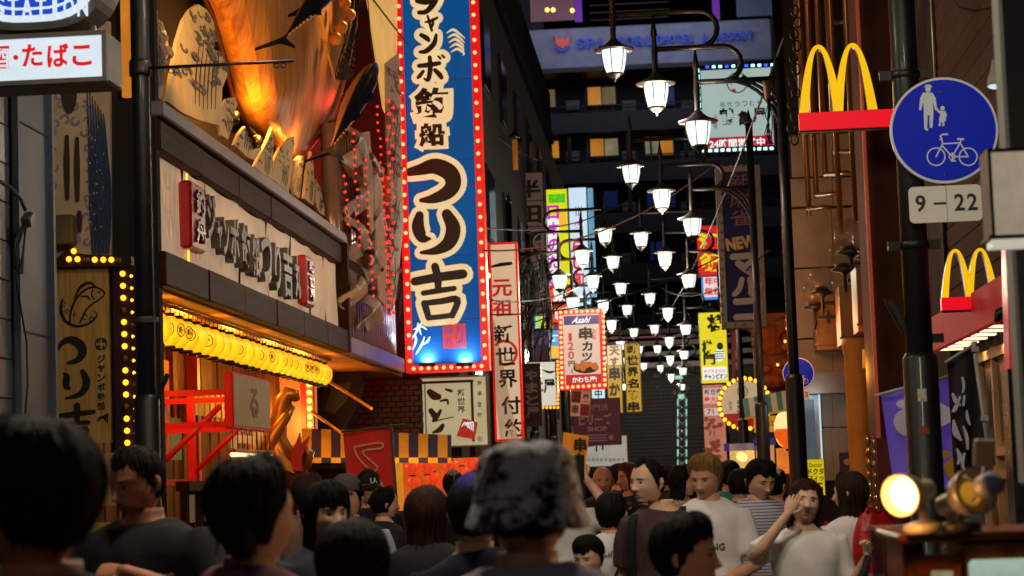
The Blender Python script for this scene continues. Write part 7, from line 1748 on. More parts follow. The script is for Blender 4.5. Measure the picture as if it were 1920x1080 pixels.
def person(label, px, py, Y, yaw=0, hyaw=0, hpitch=0, hroll=0, hair='black', style='short', skin='a', shirt=None, arms=None, hs=1., wide=1., pants=(30, 30, 36), vox=.014, face=True, length=0., beard=False, shirt_name=None, cap=None, fat=1., gender='m', bun=None, lean=0, nohands=False, volume=1., hx=0.):
    c = P(px, py, Y); H0 = 1.75; HZ = 1.612
    k = c.z / HZ; R_ = Matrix.Rotation(math.radians(yaw), 3, 'Z'); base = Vector((c.x, c.y, 0))
    t = thing('person', label, 'person', base)
    seed = int(px * 7 + py) % 9973; rr = random.Random(seed)
    Wd = lambda p: base + R_ @ (Vector(p) * k)
    Rh = Matrix.Rotation(math.radians(hyaw), 3, 'Z') @ Matrix.Rotation(math.radians(hroll), 3, 'Y') @ Matrix.Rotation(math.radians(hpitch), 3, 'X')
    piv = Vector((0, .012, 1.535))
    hc = Vector((0, -.004, HZ - .0)) - piv
    piv = piv + Vector((hx, 0, 0))
    def Hd(p): return Wd(piv + Rh @ (hc + Vector(p) * hs))
    sk = SKINS[skin]
    # ---- body: crown to hips in one skin
    N = 64; u = np.arange(N) / N * 2 * np.pi; ph = u - .42 * np.sin(u)          # denser columns on the face
    V, F = [], []; ths = np.linspace(.02, math.radians(141), 50)
    for th in ths:
        X, Y_, Z = head_R(th, ph); V += [Hd((a, b, c_)) for a, b, c_ in zip(X, Y_, Z)]
    q_ = .9 if gender == 'f' else 1.04; nk = [(1.525, .060 * q_, .062 * q_, .016), (1.508, .060 * q_, .063 * q_, .016), (1.492, .066, .066, .014)]
    def blend(z, a, b, cy_, w_):      # neck rings follow the head a little
        out = []
        for p in ph: 
            q = Vector((a * math.sin(p), cy_ - b * math.cos(p), z)); out.append(q)
        return out
    for z, a, b, cc in nk: V += [Wd(q) for q in blend(z, a, b, cc, 0)]
    for z in (1.468, 1.45, 1.42, 1.37, 1.30, 1.20, 1.10, 1.0, .92):
        a, b, cc = tor(z); k2 = .86 if z > 1.46 else .80; V += [Wd((a * wide * k2 * math.sin(p), cc - b * fat * k2 * math.cos(p), z)) for p in ph]
    nr = len(V) // N
    for i in range(nr - 1):
        for j in range(N): F.append((i * N + j, i * N + (j + 1) % N, (i + 1) * N + (j + 1) % N, (i + 1) * N + j))
    F.append(list(range(N))[::-1]); F.append([(nr - 1) * N + j for j in range(N)])
    mb = MB(); mb.add(V, [f[::-1] for f in F], 0, True)
    for sx in (-1, 1):      # ears
        def ear(uu, vv, sx=sx):
            a = 2 * math.pi * uu; r = math.sin(math.pi * min(.999, vv + .001)); q = -math.cos(math.pi * vv)
            return Hd((sx * (.076 + .010 * q + .004 * math.sin(a) - .006 * math.cos(a) * (q > 0)), .014 - .019 * r * math.cos(a) + .004, -.002 + .033 * r * math.sin(a)))
        mb.grid(ear, 14, 8, 0, True, True)
    A = {'L': ((.178, .008, 1.405), (.232, .05, 1.12), (.235, -.05, .87), (0, -.15, -1), (-1, -.2, 0), .55), 'R': ((-.178, .008, 1.405), (-.232, .05, 1.12), (-.235, -.05, .87), (0, -.15, -1), (1, -.2, 0), .55)}
    if arms: A.update({s_: (A[s_][0],) + tuple(v) for s_, v in arms.items()})
    sl = MB()
    for s_, (S, E, Wr, hd, hn, curl) in A.items():
        S, E, Wr = Vector(S), Vector(E), Vector(Wr); S.x *= wide; E.x *= (wide if abs(E.x) > .15 else 1)
        pts = [S, S.lerp(E, .35), S.lerp(E, .75), E, E.lerp(Wr, .3), E.lerp(Wr, .7), Wr, Wr + Vector(hd).normalized() * .02]
        f_ = .88 if gender == 'f' else 1
        mb.tube([Wd(p) for p in pts], [r * k * f_ for r in (.05, .047, .042, .037, .039, .031, .025, .023)], 14)
        if not nohands: hand_geo(mb, Wd(Wr), R_ @ Vector(hd), R_ @ Vector(hn), k * f_, curl, 1 if s_ == 'L' else -1)
        q = S.lerp(E, .78); sd = (E - S).normalized()
        sl.tube([Wd(S - sd * .03 + Vector((0, 0, .0))), Wd(S.lerp(E, .2)), Wd(S.lerp(E, .5)), Wd(q)], [.058 * k, .070 * k, .070 * k, .074 * k], 16)
    mb.build('body', sk, t)
    # ---- shirt
    g = .012; tm = MB(); N2 = 40
    zs = [.80, .86, .92, 1.0, 1.08, 1.16, 1.24, 1.32, 1.38, 1.415, 1.445, 1.468, 1.484, 1.496]
    V = []
    for z in zs:
        a, b, cc = tor(z, g); a *= wide; b *= fat
        if z < 1.1: a, b = a * 1.06 + .012, b * 1.10 + .012
        for j in range(N2):
            p = 2 * math.pi * j / N2; V.append(Wd((a * math.sin(p), cc - b * math.cos(p), z - (.020 * max(0, math.cos(p)) if z > 1.475 else 0))))
    F = [(i * N2 + j, i * N2 + N2 + j, i * N2 + N2 + (j + 1) % N2, i * N2 + (j + 1) % N2) for i in range(len(zs) - 1) for j in range(N2)]
    F = [f[::-1] for f in F]; F.append(list(range(N2))[::-1]); F.append([(len(zs) - 1) * N2 + j for j in range(N2)])
    tm.add(V, F, 0, True); o_ = len(tm.v); tm.v += sl.v; tm.f += [[i + o_ for i in f] for f in sl.f]; tm.m += sl.m; tm.s += sl.s
    sh = remesh('shirt', tm, shirt, t, vox * k, 4, .0065, seed)
    # ---- trousers, shoes
    mb = MB(); PM = cloth('pants_%d_%d_%d' % pants, pants)
    for sx in (-1, 1): mb.tube([Wd((sx * .085, 0, .93)), Wd((sx * .095, 0, .75)), Wd((sx * .10, -.01, .48)), Wd((sx * .10, .01, .09))], [.098 * k, .09 * k, .07 * k, .062 * k], 14)
    mb.tube([Wd((0, 0, .74)), Wd((0, 0, .84)), Wd((0, 0, .97))], [.09 * k, .15 * k, .14 * k], 18); mb.build('trousers', PM, t)
    for sx in (-1, 1): m2 = MB(); m2.box(Wd((sx * .10, -.05, .045)), (.095 * k, .27 * k, .09 * k), R_, bev=.03 * k); m2.build('shoe', BLACK, t)
    # ---- hair
    if style != 'bald':
        NC, NR = 112, 26; hv = np.zeros((NR + 1, NC, 3)); rs = np.random.RandomState(seed)
        st = np.repeat(rs.uniform(-1, 1, NC // 2), 2); st = (st + np.roll(st, 1)) / 2; lum = rs.uniform(-1, 1, (NC,)); jit = rs.uniform(-1, 1, NC) * 2.6 + np.repeat(rs.uniform(-1, 1, NC // 7), 7) * 3.2
        uu = np.arange(NC) / NC * 2 * np.pi
        for j, p in enumerate(uu):
            q = abs((p + np.pi) % (2 * np.pi) - np.pi)          # 0 front .. pi back
            dq = math.degrees(q)
            if style == 'short': hl = 52 + 6 * math.cos(q * 3) if dq < 45 else 52 + (dq - 45) * .95 if dq < 75 else 80 + (dq - 75) * 1.2 if dq < 100 else 118 + (dq - 100) * .1
            elif style == 'fringe': hl = 61 + 7 * math.sin(p * 2.3 + seed) if dq < 50 else 62 + (dq - 50) * .7 if dq < 80 else 83 + (dq - 80) * 1.5 if dq < 104 else 119
            elif style == 'tied': hl = 50 if dq < 40 else 50 + (dq - 40) * .95 if dq < 95 else 120
            elif style == 'receding': hl = 40 + 8 * math.cos(q * 4) if dq < 45 else 44 + (dq - 45) * 1.25 if dq < 80 else 92 + (dq - 80) * .6 if dq < 115 else 116
            elif style == 'swept': hl = 62 + 9 * math.sin(p * 1.0 - .5) if dq < 50 else 66 + (dq - 50) * .7 if dq < 80 else 90 + (dq - 80) * 1.4 if dq < 105 else 118
            else: hl = 60 if dq < 35 else 60 + (dq - 35) * 1.3 if dq < 62 else 118   # long / bob
            if style == 'bangs': hl = 77 if dq < 50 else 77 + (dq - 50) * 2 if dq < 66 else 112
            if style != 'long': hl += jit[j] * (1 if dq < 100 else .6)
            hang = 0.
            if style in ('long', 'bob', 'bangs') and dq >= {'long': 62, 'bob': 58, 'bangs': 66}[style]: hang = length
            th0 = math.radians(min(hl, 126))
            for i in range(NR + 1):
                v = i / NR; vs_ = min(1, v / .62) if hang else v; th = .02 + (th0 - .02) * vs_
                X, Y_, Z = head_R(th, p, True); n = np.array([X / HA ** 2, Y_ / HB_ ** 2, Z / HC ** 2], float); n /= np.linalg.norm(n)
                tk = (.012 + .010 * math.sin(min(vs_ * 1.2, 1) * math.pi) + .003 * math.sin(p * 3 + seed) * vs_) * volume
                if style == 'receding': tk *= .6
                if style in ('fringe', 'swept', 'bangs') and dq < 55: tk *= 1.15
                edge = 1 if hang else min(1, ((1 - v) / .38)) ** .7 * .9 + .1
                tk = tk * edge + (.0045 * st[j] * min(1, vs_ * 2) * math.cos(vs_ * 3 + j) + .0035 * lum[j] * vs_) * (edge * .7 + .3)
                pt = np.array([X, Y_, Z], float) + n * tk
                if hang and v > .62:
                    w_ = (v - .62) / .38; dn = w_ * hang; lz = pt[2] - dn; r_ = math.hypot(pt[0], pt[1]); sc_ = 1 + (.10 if style != 'long' else .18) * w_ * (1 - .3 * w_) + .03 * st[j] * w_
                    pt = np.array([pt[0] * sc_, pt[1] * sc_ + .012 * w_, lz + .02 * lum[j] * w_])
                hv[i, j] = pt
        mb = MB(); vs = [Hd(hv[i, j]) for i in range(NR + 1) for j in range(NC)]
        fs = [(i * NC + j, i * NC + NC + j, i * NC + NC + (j + 1) % NC, i * NC + (j + 1) % NC) for i in range(NR) for j in range(NC)]
        fs.append(list(range(NC))); mb.add(vs, fs, 0, True)
        # loose locks that break the outline
        nl = 900 if Y < 6 else 520 if Y < 13 else 160
        for q in range(nl):
            j = rr.randrange(NC); i = rr.randrange(4, NR - (1 if rr.random() < .7 else 4)); a = Vector(hv[i, j]); b = Vector(hv[min(NR, i + rr.randrange(3, 8)), (j + rr.randrange(-2, 3)) % NC])
            n = Vector((a.x, a.y, a.z * .6)).normalized(); d = (b - a); s_ = d.cross(n).normalized() * rr.uniform(.0008, .0030) if d.length > 1e-4 else Vector((.002, 0, 0))
            L = rr.uniform(.001, .0075) * (.5 if rr.random() < .6 else 1) * (1.9 if Y < 9 and rr.random() < .25 else 1); tip = b + n * L + d.normalized() * rr.uniform(0, .018) if d.length > 1e-4 else b
            mid = a.lerp(b, .5) + n * L * 1.0
            mb.add([Hd(a - s_), Hd(a + s_), Hd(mid + s_ * .9), Hd(mid - s_ * .9), Hd(tip)], [(0, 1, 2, 3), (3, 2, 4)], 0, True)
        if bun:
            mb.ball(Hd(bun[:3]), bun[3] * k * hs, 16, 10, 0, (1, .85, 1.05))
            for q in range(14): a = Vector(bun[:3]); r_ = Vector((rr.gauss(0, 1), rr.gauss(0, 1), rr.gauss(0, 1))).normalized() * bun[3]; mb.tube([Hd(a + r_ * .95), Hd(a + r_ * 1.15 + Vector((0, .01, .01))), Hd(a + r_ * 1.3 + Vector((rr.uniform(-.02, .02), .01, -.02)))], [.004 * k, .003 * k, .001], 5)
        mb.build('hair', HM[hair], t)
    # ---- face
    if face:
        def patch(nm, mt, pts, off=.0012):
            m3 = MB(); cx = sum(p[0] for p in pts) / len(pts); cz = sum(p[1] for p in pts) / len(pts); n = len(pts)
            vs = [Hd(face_pt(cx, cz, off + .0006))] + [Hd(face_pt(x, z, off)) for x, z in pts]; m3.add(vs, [(0, 1 + i, 1 + (i + 1) % n) for i in range(n)], 0, True); return m3.build(nm, mt, t)
        for sx in (-1, 1):
            ell_ = [(sx * .031 + .0145 * math.cos(a), .003 + (.0052 if math.sin(a) > 0 else .0042) * math.sin(a)) for a in [q * math.pi / 7 for q in range(14)]]
            if hpitch > 12: ell_ = [(x, .0005 + (z - .003) * .42) for x, z in ell_]
            patch('eye', EYEW, ell_); 
            patch('iris', IRIS, [(sx * .031 + (rr.uniform(-.001, .001)) + .0052 * math.cos(a), .003 + (.0048 if hpitch <= 12 else .002) * math.sin(a)) for a in [q * math.pi / 5 for q in range(10)]], .0026)
            patch('eyelash', BROW, [(sx * .0155, .0035), (sx * .024, .0078), (sx * .033, .0088), (sx * .0475, .004), (sx * .034, .0068), (sx * .024, .0062)], .0028)
            patch('eyebrow', BROW, [(sx * .014, .0212), (sx * .028, .0258), (sx * .046, .0205), (sx * .047, .0192), (sx * .028, .0222), (sx * .014, .0182)], .002)
        patch('lips', LIP, [(-.022, -.0625), (-.012, -.057), (-.004, -.0548), (0, -.0562), (.004, -.0548), (.012, -.057), (.022, -.0625), (.012, -.0695), (0, -.0715), (-.012, -.0695)], .0012)
        patch('mouth_line', mat('mouth_dark', (60, 24, 22), .6), [(-.021, -.0622), (-.008, -.0610), (0, -.0618), (.008, -.0610), (.021, -.0622), (0, -.0640)], .0032)
        if beard:
            m3 = MB(); BE = mat('beard_stubble', (134, 88, 70), .85, 0, .35, 160)
            def bd(a_, b_):
                ph_ = -1.15 + 2.3 * a_; th_ = math.radians(116 + 10 * abs(ph_) ** 1.5 + (23 - 10 * abs(ph_) ** 1.5) * b_); X, Y_, Z = head_R(th_, ph_); n = Vector((float(X), float(Y_), float(Z))); return Hd(n + n.normalized() * (.0015 + .0015 * math.sin(math.pi * b_)))
            m3.grid(bd, 26, 10); m3.build('beard', BE, t)
            patch('moustache', BE, [(-.026, -.064), (-.016, -.050), (0, -.047), (.016, -.050), (.026, -.064), (.012, -.0565), (0, -.0545), (-.012, -.0565)], .0022)
    # ---- caps and hats
    if cap:
        kind, cm, cm2 = cap; mb = MB()
        if kind == 'cap':
            def dome(a_, b_):
                ph_ = 2 * math.pi * a_; th_ = .02 + math.radians(76) * b_; X, Y_, Z = head_R(th_, ph_, True); n = Vector((float(X), float(Y_), float(Z))); return Hd(n * (1 + .13 + .012 * math.cos(ph_ * 6) * 0) + Vector((0, 0, .012)))
            mb.grid(dome, 36, 12, 0, True, True)
            mb.ball(Hd((0, 0, HC * 1.13 + .012)), .008 * k, 8, 5)
            hat = mb.build('cap', cm, t); m3 = MB()
            def brim(a_, b_):
                ph_ = -1.0 + 2.0 * a_; th_ = math.radians(77); X, Y_, Z = head_R(th_, ph_, True); r_ = 1.13 + .62 * b_ * math.cos(ph_ * 1.25); return Hd(Vector((float(X) * (1.12 + .1 * b_), float(Y_) * r_, float(Z) * 1.1 + .010 - .02 * b_ * b_ + .012 * abs(math.sin(ph_)) * -1)))
            m3.grid(brim, 16, 6); m3.grid(lambda a_, b_: brim(a_, b_) - Vector((0, 0, .006 * k)), 16, 6); m3.build('peak', cm2, hat)
            m3 = MB()
            for q in range(6):
                ph_ = math.pi / 3 * q + .5; pts = []
                for i in range(8): X, Y_, Z = head_R(.05 + math.radians(70) * i / 7, ph_, True); pts.append(Hd(Vector((float(X), float(Y_), float(Z))) * 1.135 + Vector((0, 0, .012))))
                m3.tube(pts, .0022 * k, 5)
            m3.build('seam', cm2, hat)
        elif kind == 'beret':
            def dome(a_, b_):
                ph_ = 2 * math.pi * a_; th_ = .02 + math.radians(70) * b_; X, Y_, Z = head_R(th_, ph_, True); n = Vector((float(X), float(Y_), float(Z))); return Hd(n * (1.15 + .10 * math.sin(math.pi * b_)) + Vector((0, 0, .006)))
            mb.grid(dome, 30, 12, 0, True, True); hat = mb.build('cap', cm, t); m3 = MB()
            def brim(a_, b_):
                ph_ = -.9 + 1.8 * a_; X, Y_, Z = head_R(math.radians(70), ph_, True); return Hd(Vector((float(X) * 1.16, float(Y_) * (1.14 + .38 * b_ * math.cos(ph_)), float(Z) * 1.15 - .012 * b_)))
            m3.grid(brim, 14, 5); m3.build('peak', cm2, hat)
        elif kind == 'bucket':
            def dome(a_, b_):
                ph_ = 2 * math.pi * a_
                if b_ < .5: q = b_ / .5; r_ = .098 * math.sin(q * 1.5); z = .098 + .044 * math.cos(q * 1.5)
                else: q = (b_ - .5) / .5; r_ = .098 + .013 * q; z = .101 - .078 * q
                w_ = .004 * math.sin(ph_ * 5) * math.sin(3 * b_) + .003 * math.sin(ph_ * 9 + b_ * 8)
                return Hd(((r_ + w_) * math.sin(ph_), .006 - (r_ + w_) * 1.12 * math.cos(ph_), z + .004 * math.sin(ph_ * 3)))
            mb.grid(dome, 48, 18, 0, True, True); hat = mb.build('hat', cm, t); m3 = MB()
            def brim(a_, b_):
                ph_ = 2 * math.pi * a_; r_ = .110 + .020 * b_; return Hd((r_ * math.sin(ph_), .006 - r_ * 1.12 * math.cos(ph_), .024 - .058 * b_ + .006 * math.sin(ph_ * 4) * b_))
            m3.grid(brim, 48, 6, 0, True, True); m3.grid(lambda a_, b_: brim(a_, b_) - Vector((0, 0, .004)), 48, 6, 0, True, True); m3.build('brim', cm2, hat)
            m3 = MB()
            for z_, r_ in ((.027, .111), (.022, .1125)): m3.tube([Hd((r_ * math.sin(q * math.pi / 24), .006 - r_ * 1.12 * math.cos(q * math.pi / 24), z_)) for q in range(48)], .0016 * k, 5, closed=True)
            m3.build('stitching', cm2, hat)
    return t, Wd, Hd, k, R_
def on_chest(mb, Wd, ch, x, z, w_, h_, wide=1., fat=1., back=False, off=.0, grow=.020, arch=0):
    V, F, asp = glyph_data(ch, off); out = []
    for a, b, c_ in V:
        X = x + a * w_; Z = z + b * h_; A_, B_, C_ = tor(Z, grow); A_ *= wide; B_ *= fat; yy = math.sqrt(max(.02, 1 - (X / A_) ** 2)) * B_
        out.append(Wd((X, C_ + (yy if back else -yy) + (c_ * .003) * (1 if back else -1), Z)))
    return mb.add(out, F)
def strap(t, Wd, pts, w_, mt, name='strap', grow=.026, back=False, wide=1.):
    """flat strap lying on the torso through (x, z) points"""
    mb = MB(); Q = []
    for i in range(len(pts) - 1):
        for q in range(6): f_ = q / 6; Q.append((pts[i][0] + (pts[i + 1][0] - pts[i][0]) * f_, pts[i][1] + (pts[i + 1][1] - pts[i][1]) * f_))
    Q.append(pts[-1]); vs = []
    for (x, z) in Q:
        for dx in (-w_, w_):
            for g_ in (grow, grow + .008):
                A_, B_, C_ = tor(z, g_); X = x + dx; A_ *= wide; yy = math.sqrt(max(.02, 1 - (X / A_) ** 2)) * B_; vs.append(Wd((X, C_ + (yy if back else -yy), z + (g_ - grow))))
    fs = []
    for i in range(len(Q) - 1): a = i * 4; b = a + 4; fs += [(a, b, b + 2, a + 2), (a + 1, a + 3, b + 3, b + 1), (a, a + 1, b + 1, b), (a + 2, b + 2, b + 3, a + 3)]
    mb.add(vs, fs); return mb.build(name, mt, t)

WHITE_T = cloth('white', (240, 238, 238)); BLACK_T = cloth('black', (20, 20, 24)); GREY_T = cloth('lavender_grey', (190, 180, 204)); BROWN_T = cloth('plum_brown', (78, 54, 58), scale=60, var=.25)
DARK_T = cloth('dark', (34, 31, 36)); PINK_T = cloth('dusty_pink', (150, 96, 112)); TEAL_T = cloth('teal', (60, 150, 150)); BEIGE_T = cloth('beige', (190, 160, 124)); PALE_T = cloth('pale_blue', (176, 184, 198)); NAVY_T = cloth('navy', (30, 34, 64))
def stripes():
    m, t, b = nodes('cloth_striped'); N = t.nodes; L = t.links; tc = N.new('ShaderNodeTexCoord'); sp = N.new('ShaderNodeSeparateXYZ'); L.new(tc.outputs['Object'], sp.inputs[0])
    ma = N.new('ShaderNodeMath'); ma.operation = 'MULTIPLY'; ma.inputs[1].default_value = 56; L.new(sp.outputs[2], ma.inputs[0]); fr_ = N.new('ShaderNodeMath'); fr_.operation = 'FRACT'; L.new(ma.outputs[0], fr_.inputs[0])
    rp = N.new('ShaderNodeValToRGB'); rp.color_ramp.interpolation = 'CONSTANT'; rp.color_ramp.elements[0].color = (*lin((186, 188, 202)), 1); rp.color_ramp.elements[1].position = .62; rp.color_ramp.elements[1].color = (*lin((92, 98, 128)), 1)
    L.new(fr_.outputs[0], rp.inputs[0]); L.new(rp.outputs[0], b.inputs['Base Color']); b.inputs['Roughness'].default_value = .85; return m
STRIPE_T = stripes()
HATM = mat('hat_print', (130, 128, 146), .9, 0, .2, 22, bump=.4, bscale=70)
for n_ in HATM.node_tree.nodes:
    if n_.type == 'VALTORGB':
        n_.color_ramp.elements[0].position = .44; n_.color_ramp.elements[1].position = .56; n_.color_ramp.elements[0].color = (*lin((48, 46, 60)), 1); n_.color_ramp.elements[1].color = (*lin((238, 234, 248)), 1)
# far to near so that the list reads like the street
person('bald man in a black shirt walking toward the camera beside the red haired woman', 1130, 903, 16.6, yaw=6, style='bald', skin='c', shirt=BLACK_T)
person('person with auburn short hair in profile behind the man in brown', 1180, 897, 17.2, yaw=-60, hair='red', style='bob', length=.05, skin='c', shirt=DARK_T)
person('dark haired pedestrian far down the street left of the lit tower', 1246, 896, 20, yaw=170, shirt=DARK_T, face=False)
person('far pedestrian with dark hair just right of the bald man', 1160, 894, 21, yaw=160, shirt=NAVY_T, face=False)
person('woman with dark bob and beige top seen between the brown and blond men', 1280, 905, 15, yaw=70, style='bob', length=.06, shirt=BEIGE_T, gender='f')
person('dark haired person in teal seen behind the blond man', 1368, 893, 17.5, yaw=175, shirt=TEAL_T, face=False)
person('round dark haired head right of the person in teal, seen from behind', 1388, 912, 15, yaw=175, style='fringe', shirt=DARK_T, face=False)
person('person in a white cap half hidden behind the woman touching her forehead', 1454, 912, 15.5, yaw=150, shirt=PALE_T, face=False, cap=('cap', cloth('cap_white', (206, 196, 180)), cloth('cap_white', (206, 196, 180))))
person('person in a grey and white cap facing the red lantern stall', 850, 912, 18, yaw=175, shirt=DARK_T, face=False, cap=('cap', cloth('cap_grey', (120, 120, 130)), cloth('cap_pale', (196, 196, 200))))
t, Wd, Hd, k, R_ = person('young man in a black baseball cap with white LA letters by the red flag', 689, 918, 14.6, yaw=18, hyaw=14, shirt=BLACK_T, skin='b', cap=('cap', cloth('cap_black', (16, 16, 20)), cloth('cap_black', (16, 16, 20))))
mb = MB(); V, F, a_ = glyph_data('LA', .02); mb.add([Hd((x * .05, -.107 - zz * .004 + .012 * (y + .5) + (x * .05) ** 2 * 6, .062 + y * .038)) for x, y, zz in V], F); mb.build('cap_letters', mat('cap_print', (220, 220, 226), .6), t)
person('dark silhouetted woman with hair tied up beside the red flag pole', 722, 946, 14.2, yaw=120, style='tied', bun=(0, .10, .02, .035), shirt=DARK_T, gender='f', face=False)
person('head with short brown hair seen from behind next to the long haired girl', 578, 928, 12.2, yaw=165, hair='brown', shirt=cloth('tan', (140, 110, 90)), face=False)
t, Wd, Hd, k, R_ = person('man in a grey flat cap and pale shirt with navy strap', 652, 936, 11.4, yaw=10, hyaw=-22, skin='b', shirt=PALE_T, cap=('beret', cloth('beret_grey', (76, 66, 66)), cloth('beret_grey', (76, 66, 66))))
strap(t, Wd, [(.10, 1.44), (.08, 1.3), (.06, 1.1)], .02, cloth('strap_navy', (26, 30, 70)))
t, Wd, Hd, k, R_ = person('child in a white sports shirt with a small black triangle logo, seen from behind', 1147, 966, 11.2, yaw=172, style='short', shirt=WHITE_T, face=False, hs=1.06, wide=.86)
mb = MB()
for i, (h_, x) in enumerate(((.012, -.016), (.022, 0), (.032, .016))): f_ = [(x - .011, 1.375), (x - .003, 1.375), (x + .004 - .0, 1.375 + h_), (x - .002, 1.375 + h_)]; mb.add([Wd((-q, tor(zz, .022)[2] + tor(zz, .022)[1], zz)) for q, zz in f_] + [Wd((-q, tor(zz, .025)[2] + tor(zz, .025)[1], zz)) for q, zz in f_], [(0, 1, 2, 3), (7, 6, 5, 4), (0, 4, 5, 1), (1, 5, 6, 2), (2, 6, 7, 3), (3, 7, 4, 0)])
mb.build('logo', INK, t); strap(t, Wd, [(-.12, 1.42), (.0, 1.2), (.13, 1.0)], .006, BLACK_T, back=True, wide=.86)
person('small child with one hand raised to the mouth near the white sports shirt', 1106, 1043, 10.6, yaw=-25, hpitch=14, style='fringe', shirt=DARK_T, hs=1.12, wide=.85, arms={'L': ((.22, -.02, 1.22), (.03, -.16, 1.46), (-.4, .1, .9), (0, 1, .2), .7)})
person('person in a white top raising an arm with a phone beside the patterned hat', 1056, 912, 13.2, yaw=170, shirt=WHITE_T, face=False, arms={'L': ((-.30, -.02, 1.42) if False else (.24, -.12, 1.42), (.10, -.30, 1.62), (-.1, -.2, 1), (-1, 0, 0), .6), 'R': ((-.36, -.04, 1.36), (-.12, -.12, 1.66), (.5, -.1, .8), (.5, -1, 0), .6)})
ph_ = MB(); ph_.box(P(1084, 878, 13.0), (.075, .012, .15), bev=.006); ph_.thing('smartphone', BLACK, 'dark smartphone held up beside the patterned bucket hat', 'phone', P(1084, 896, 13.0))
t, Wd, Hd, k, R_ = person('young man with dyed blond hair in a white tee with partly seen ONG print', 1326, 894, 11.7, yaw=-8, hyaw=-14, hpitch=15, hair='blond', style='swept', volume=1.35, skin='b', shirt=WHITE_T, arms={'L': ((.25, -.02, 1.13), (.03, -.20, 1.02), (-1, -.2, -.1), (0, .3, -1), .6)})
mb = MB(); on_chest(mb, Wd, 'STRONG', .0, 1.235, .19, .036, off=.01); mb.build('shirt_print', mat('print_grey', (50, 50, 56), .7), t)
strap(t, Wd, [(-.13, 1.45), (-.145, 1.35), (-.155, 1.2)], .02, BLACK_T)
t, Wd, Hd, k, R_ = person('young man with black hair in a blue striped tee looking down', 1420, 900, 12.4, yaw=8, hyaw=22, hpitch=16, style='fringe', volume=1.15, skin='b', shirt=STRIPE_T)
t, Wd, Hd, k, R_ = person('man in a plum brown tee with black backpack straps looking left', 1238, 905, 10.8, hx=-.062, yaw=-14, hyaw=-28, style='receding', skin='a', shirt=BROWN_T, fat=1.04, wide=.96)
for x in (-.125, .125): strap(t, Wd, [(x, 1.448), (x * 1.08, 1.34), (x * 1.12, 1.2), (x * 1.15, 1.05)], .024, BLACK_T, wide=.96, grow=.034)
mb = MB(); mb.box(Wd((0, .22, 1.22)), (.30 * k, .16 * k, .42 * k), R_, bev=.05); mb.thing('backpack', BLACK_T, 'black backpack on the back of the man in the plum tee', 'backpack', Wd((0, .22, 1.0)))
t, Wd, Hd, k, R_ = person('woman in a white tee pressing one hand to her forehead', 1506, 945, 10.4, yaw=6, hpitch=-10, hroll=8, hair='brown', style='bob', length=.07, gender='f', shirt=WHITE_T, wide=.98,
    arms={'R': ((-.30, -.13, 1.34), (-.112, -.165, 1.565), (.42, .10, .85), (.25, 1, .05), .4), 'L': ((.24, .02, 1.15), (.30, -.16, 1.33), (.0, -.3, .9), (-.7, -.6, 0), .9)})
mb = MB(); mb.tube([Wd((.30, -.17, 1.33)), Wd((.27, -.2, 1.25)), Wd((.22, -.2, 1.16))], .02 * k, 8)
def bag(u, v): a = 2 * math.pi * u; r_ = .13 * math.sin(math.pi * min(1, v * .8 + .12)) ; return Wd((.2 + r_ * math.cos(a) * 1.2, -.2 + r_ * .5 * math.sin(a), 1.2 - .34 * v + .01 * math.sin(a * 5)))
mb.grid(bag, 24, 10, 0, True, True); mb.thing('cloth_bag', DARK_T, 'black cloth bag held in the left hand of the woman in white', 'bag', Wd((.2, -.2, .9)))
t, Wd, Hd, k, R_ = person('long haired woman in a white top wearing a red backpack, turned left', 1596, 925, 11.6, yaw=-148, hyaw=30, style='long', hair='brown', length=.28, gender='f', shirt=WHITE_T, pants=(120, 112, 108))
RB_ = mat('backpack_red', (176, 14, 22), .4, 0, .1, 6, bump=.4, bscale=30); rbp = thing('red_backpack', 'shiny red backpack worn by the long haired woman', 'backpack', Wd((0, .2, 1.0)))
def bpk(u, v): a = 2 * math.pi * u; e = .5; ca, sa = math.cos(a), math.sin(a); r_ = math.sin(math.pi * (.06 + .88 * v)) ** .42; return Wd((.145 * r_ * math.copysign(abs(ca) ** .7, ca), .20 + .085 * r_ * math.copysign(abs(sa) ** .7, sa) * (1 if sa > 0 else .7), 1.50 - .42 * v + .008 * math.sin(a * 7)))
mb = MB(); mb.grid(bpk, 36, 20, 0, True, True); mb.build('bag', RB_, rbp)
mb = MB(); mb.box(Wd((0, .29, 1.20)), (.2 * k, .04 * k, .16 * k), R_, bev=.015); mb.build('front_pocket', RB_, rbp)
mb = MB(); mb.tube([Wd((.09 * math.cos(a), .295 + .0 * a, 1.36 + .05 * math.sin(a))) for a in [math.pi * q / 10 for q in range(11)]], .003, 5); mb.build('zip', STEEL, rbp)
for x in (-.12, .12): strap(t, Wd, [(x, 1.45), (x * 1.1, 1.34), (x * 1.15, 1.15)], .02, RB_, 'pack_strap')
mb = MB(); mb.tube([Wd((.04 * math.cos(a), .18, 1.49 + .04 * math.sin(a))) for a in [math.pi * q / 8 for q in range(9)]], .008, 6); mb.build('grab_handle', RB_, rbp)
sk_ = MB()
def skirt(u, v): a = 2 * math.pi * u; r_ = .16 + .16 * v + .012 * math.sin(a * 18) * v; return Wd((r_ * math.sin(a), -r_ * .85 * math.cos(a), 1.02 - .42 * v))
for j in range(36):
    m = MB(); sk_.grid(lambda u, v, j=j: skirt((j + u) / 36, v), 2, 6, j % 2)
sk_.build('striped_skirt', [cloth('skirt_white', (190, 184, 176)), cloth('skirt_black', (26, 24, 26))], t)
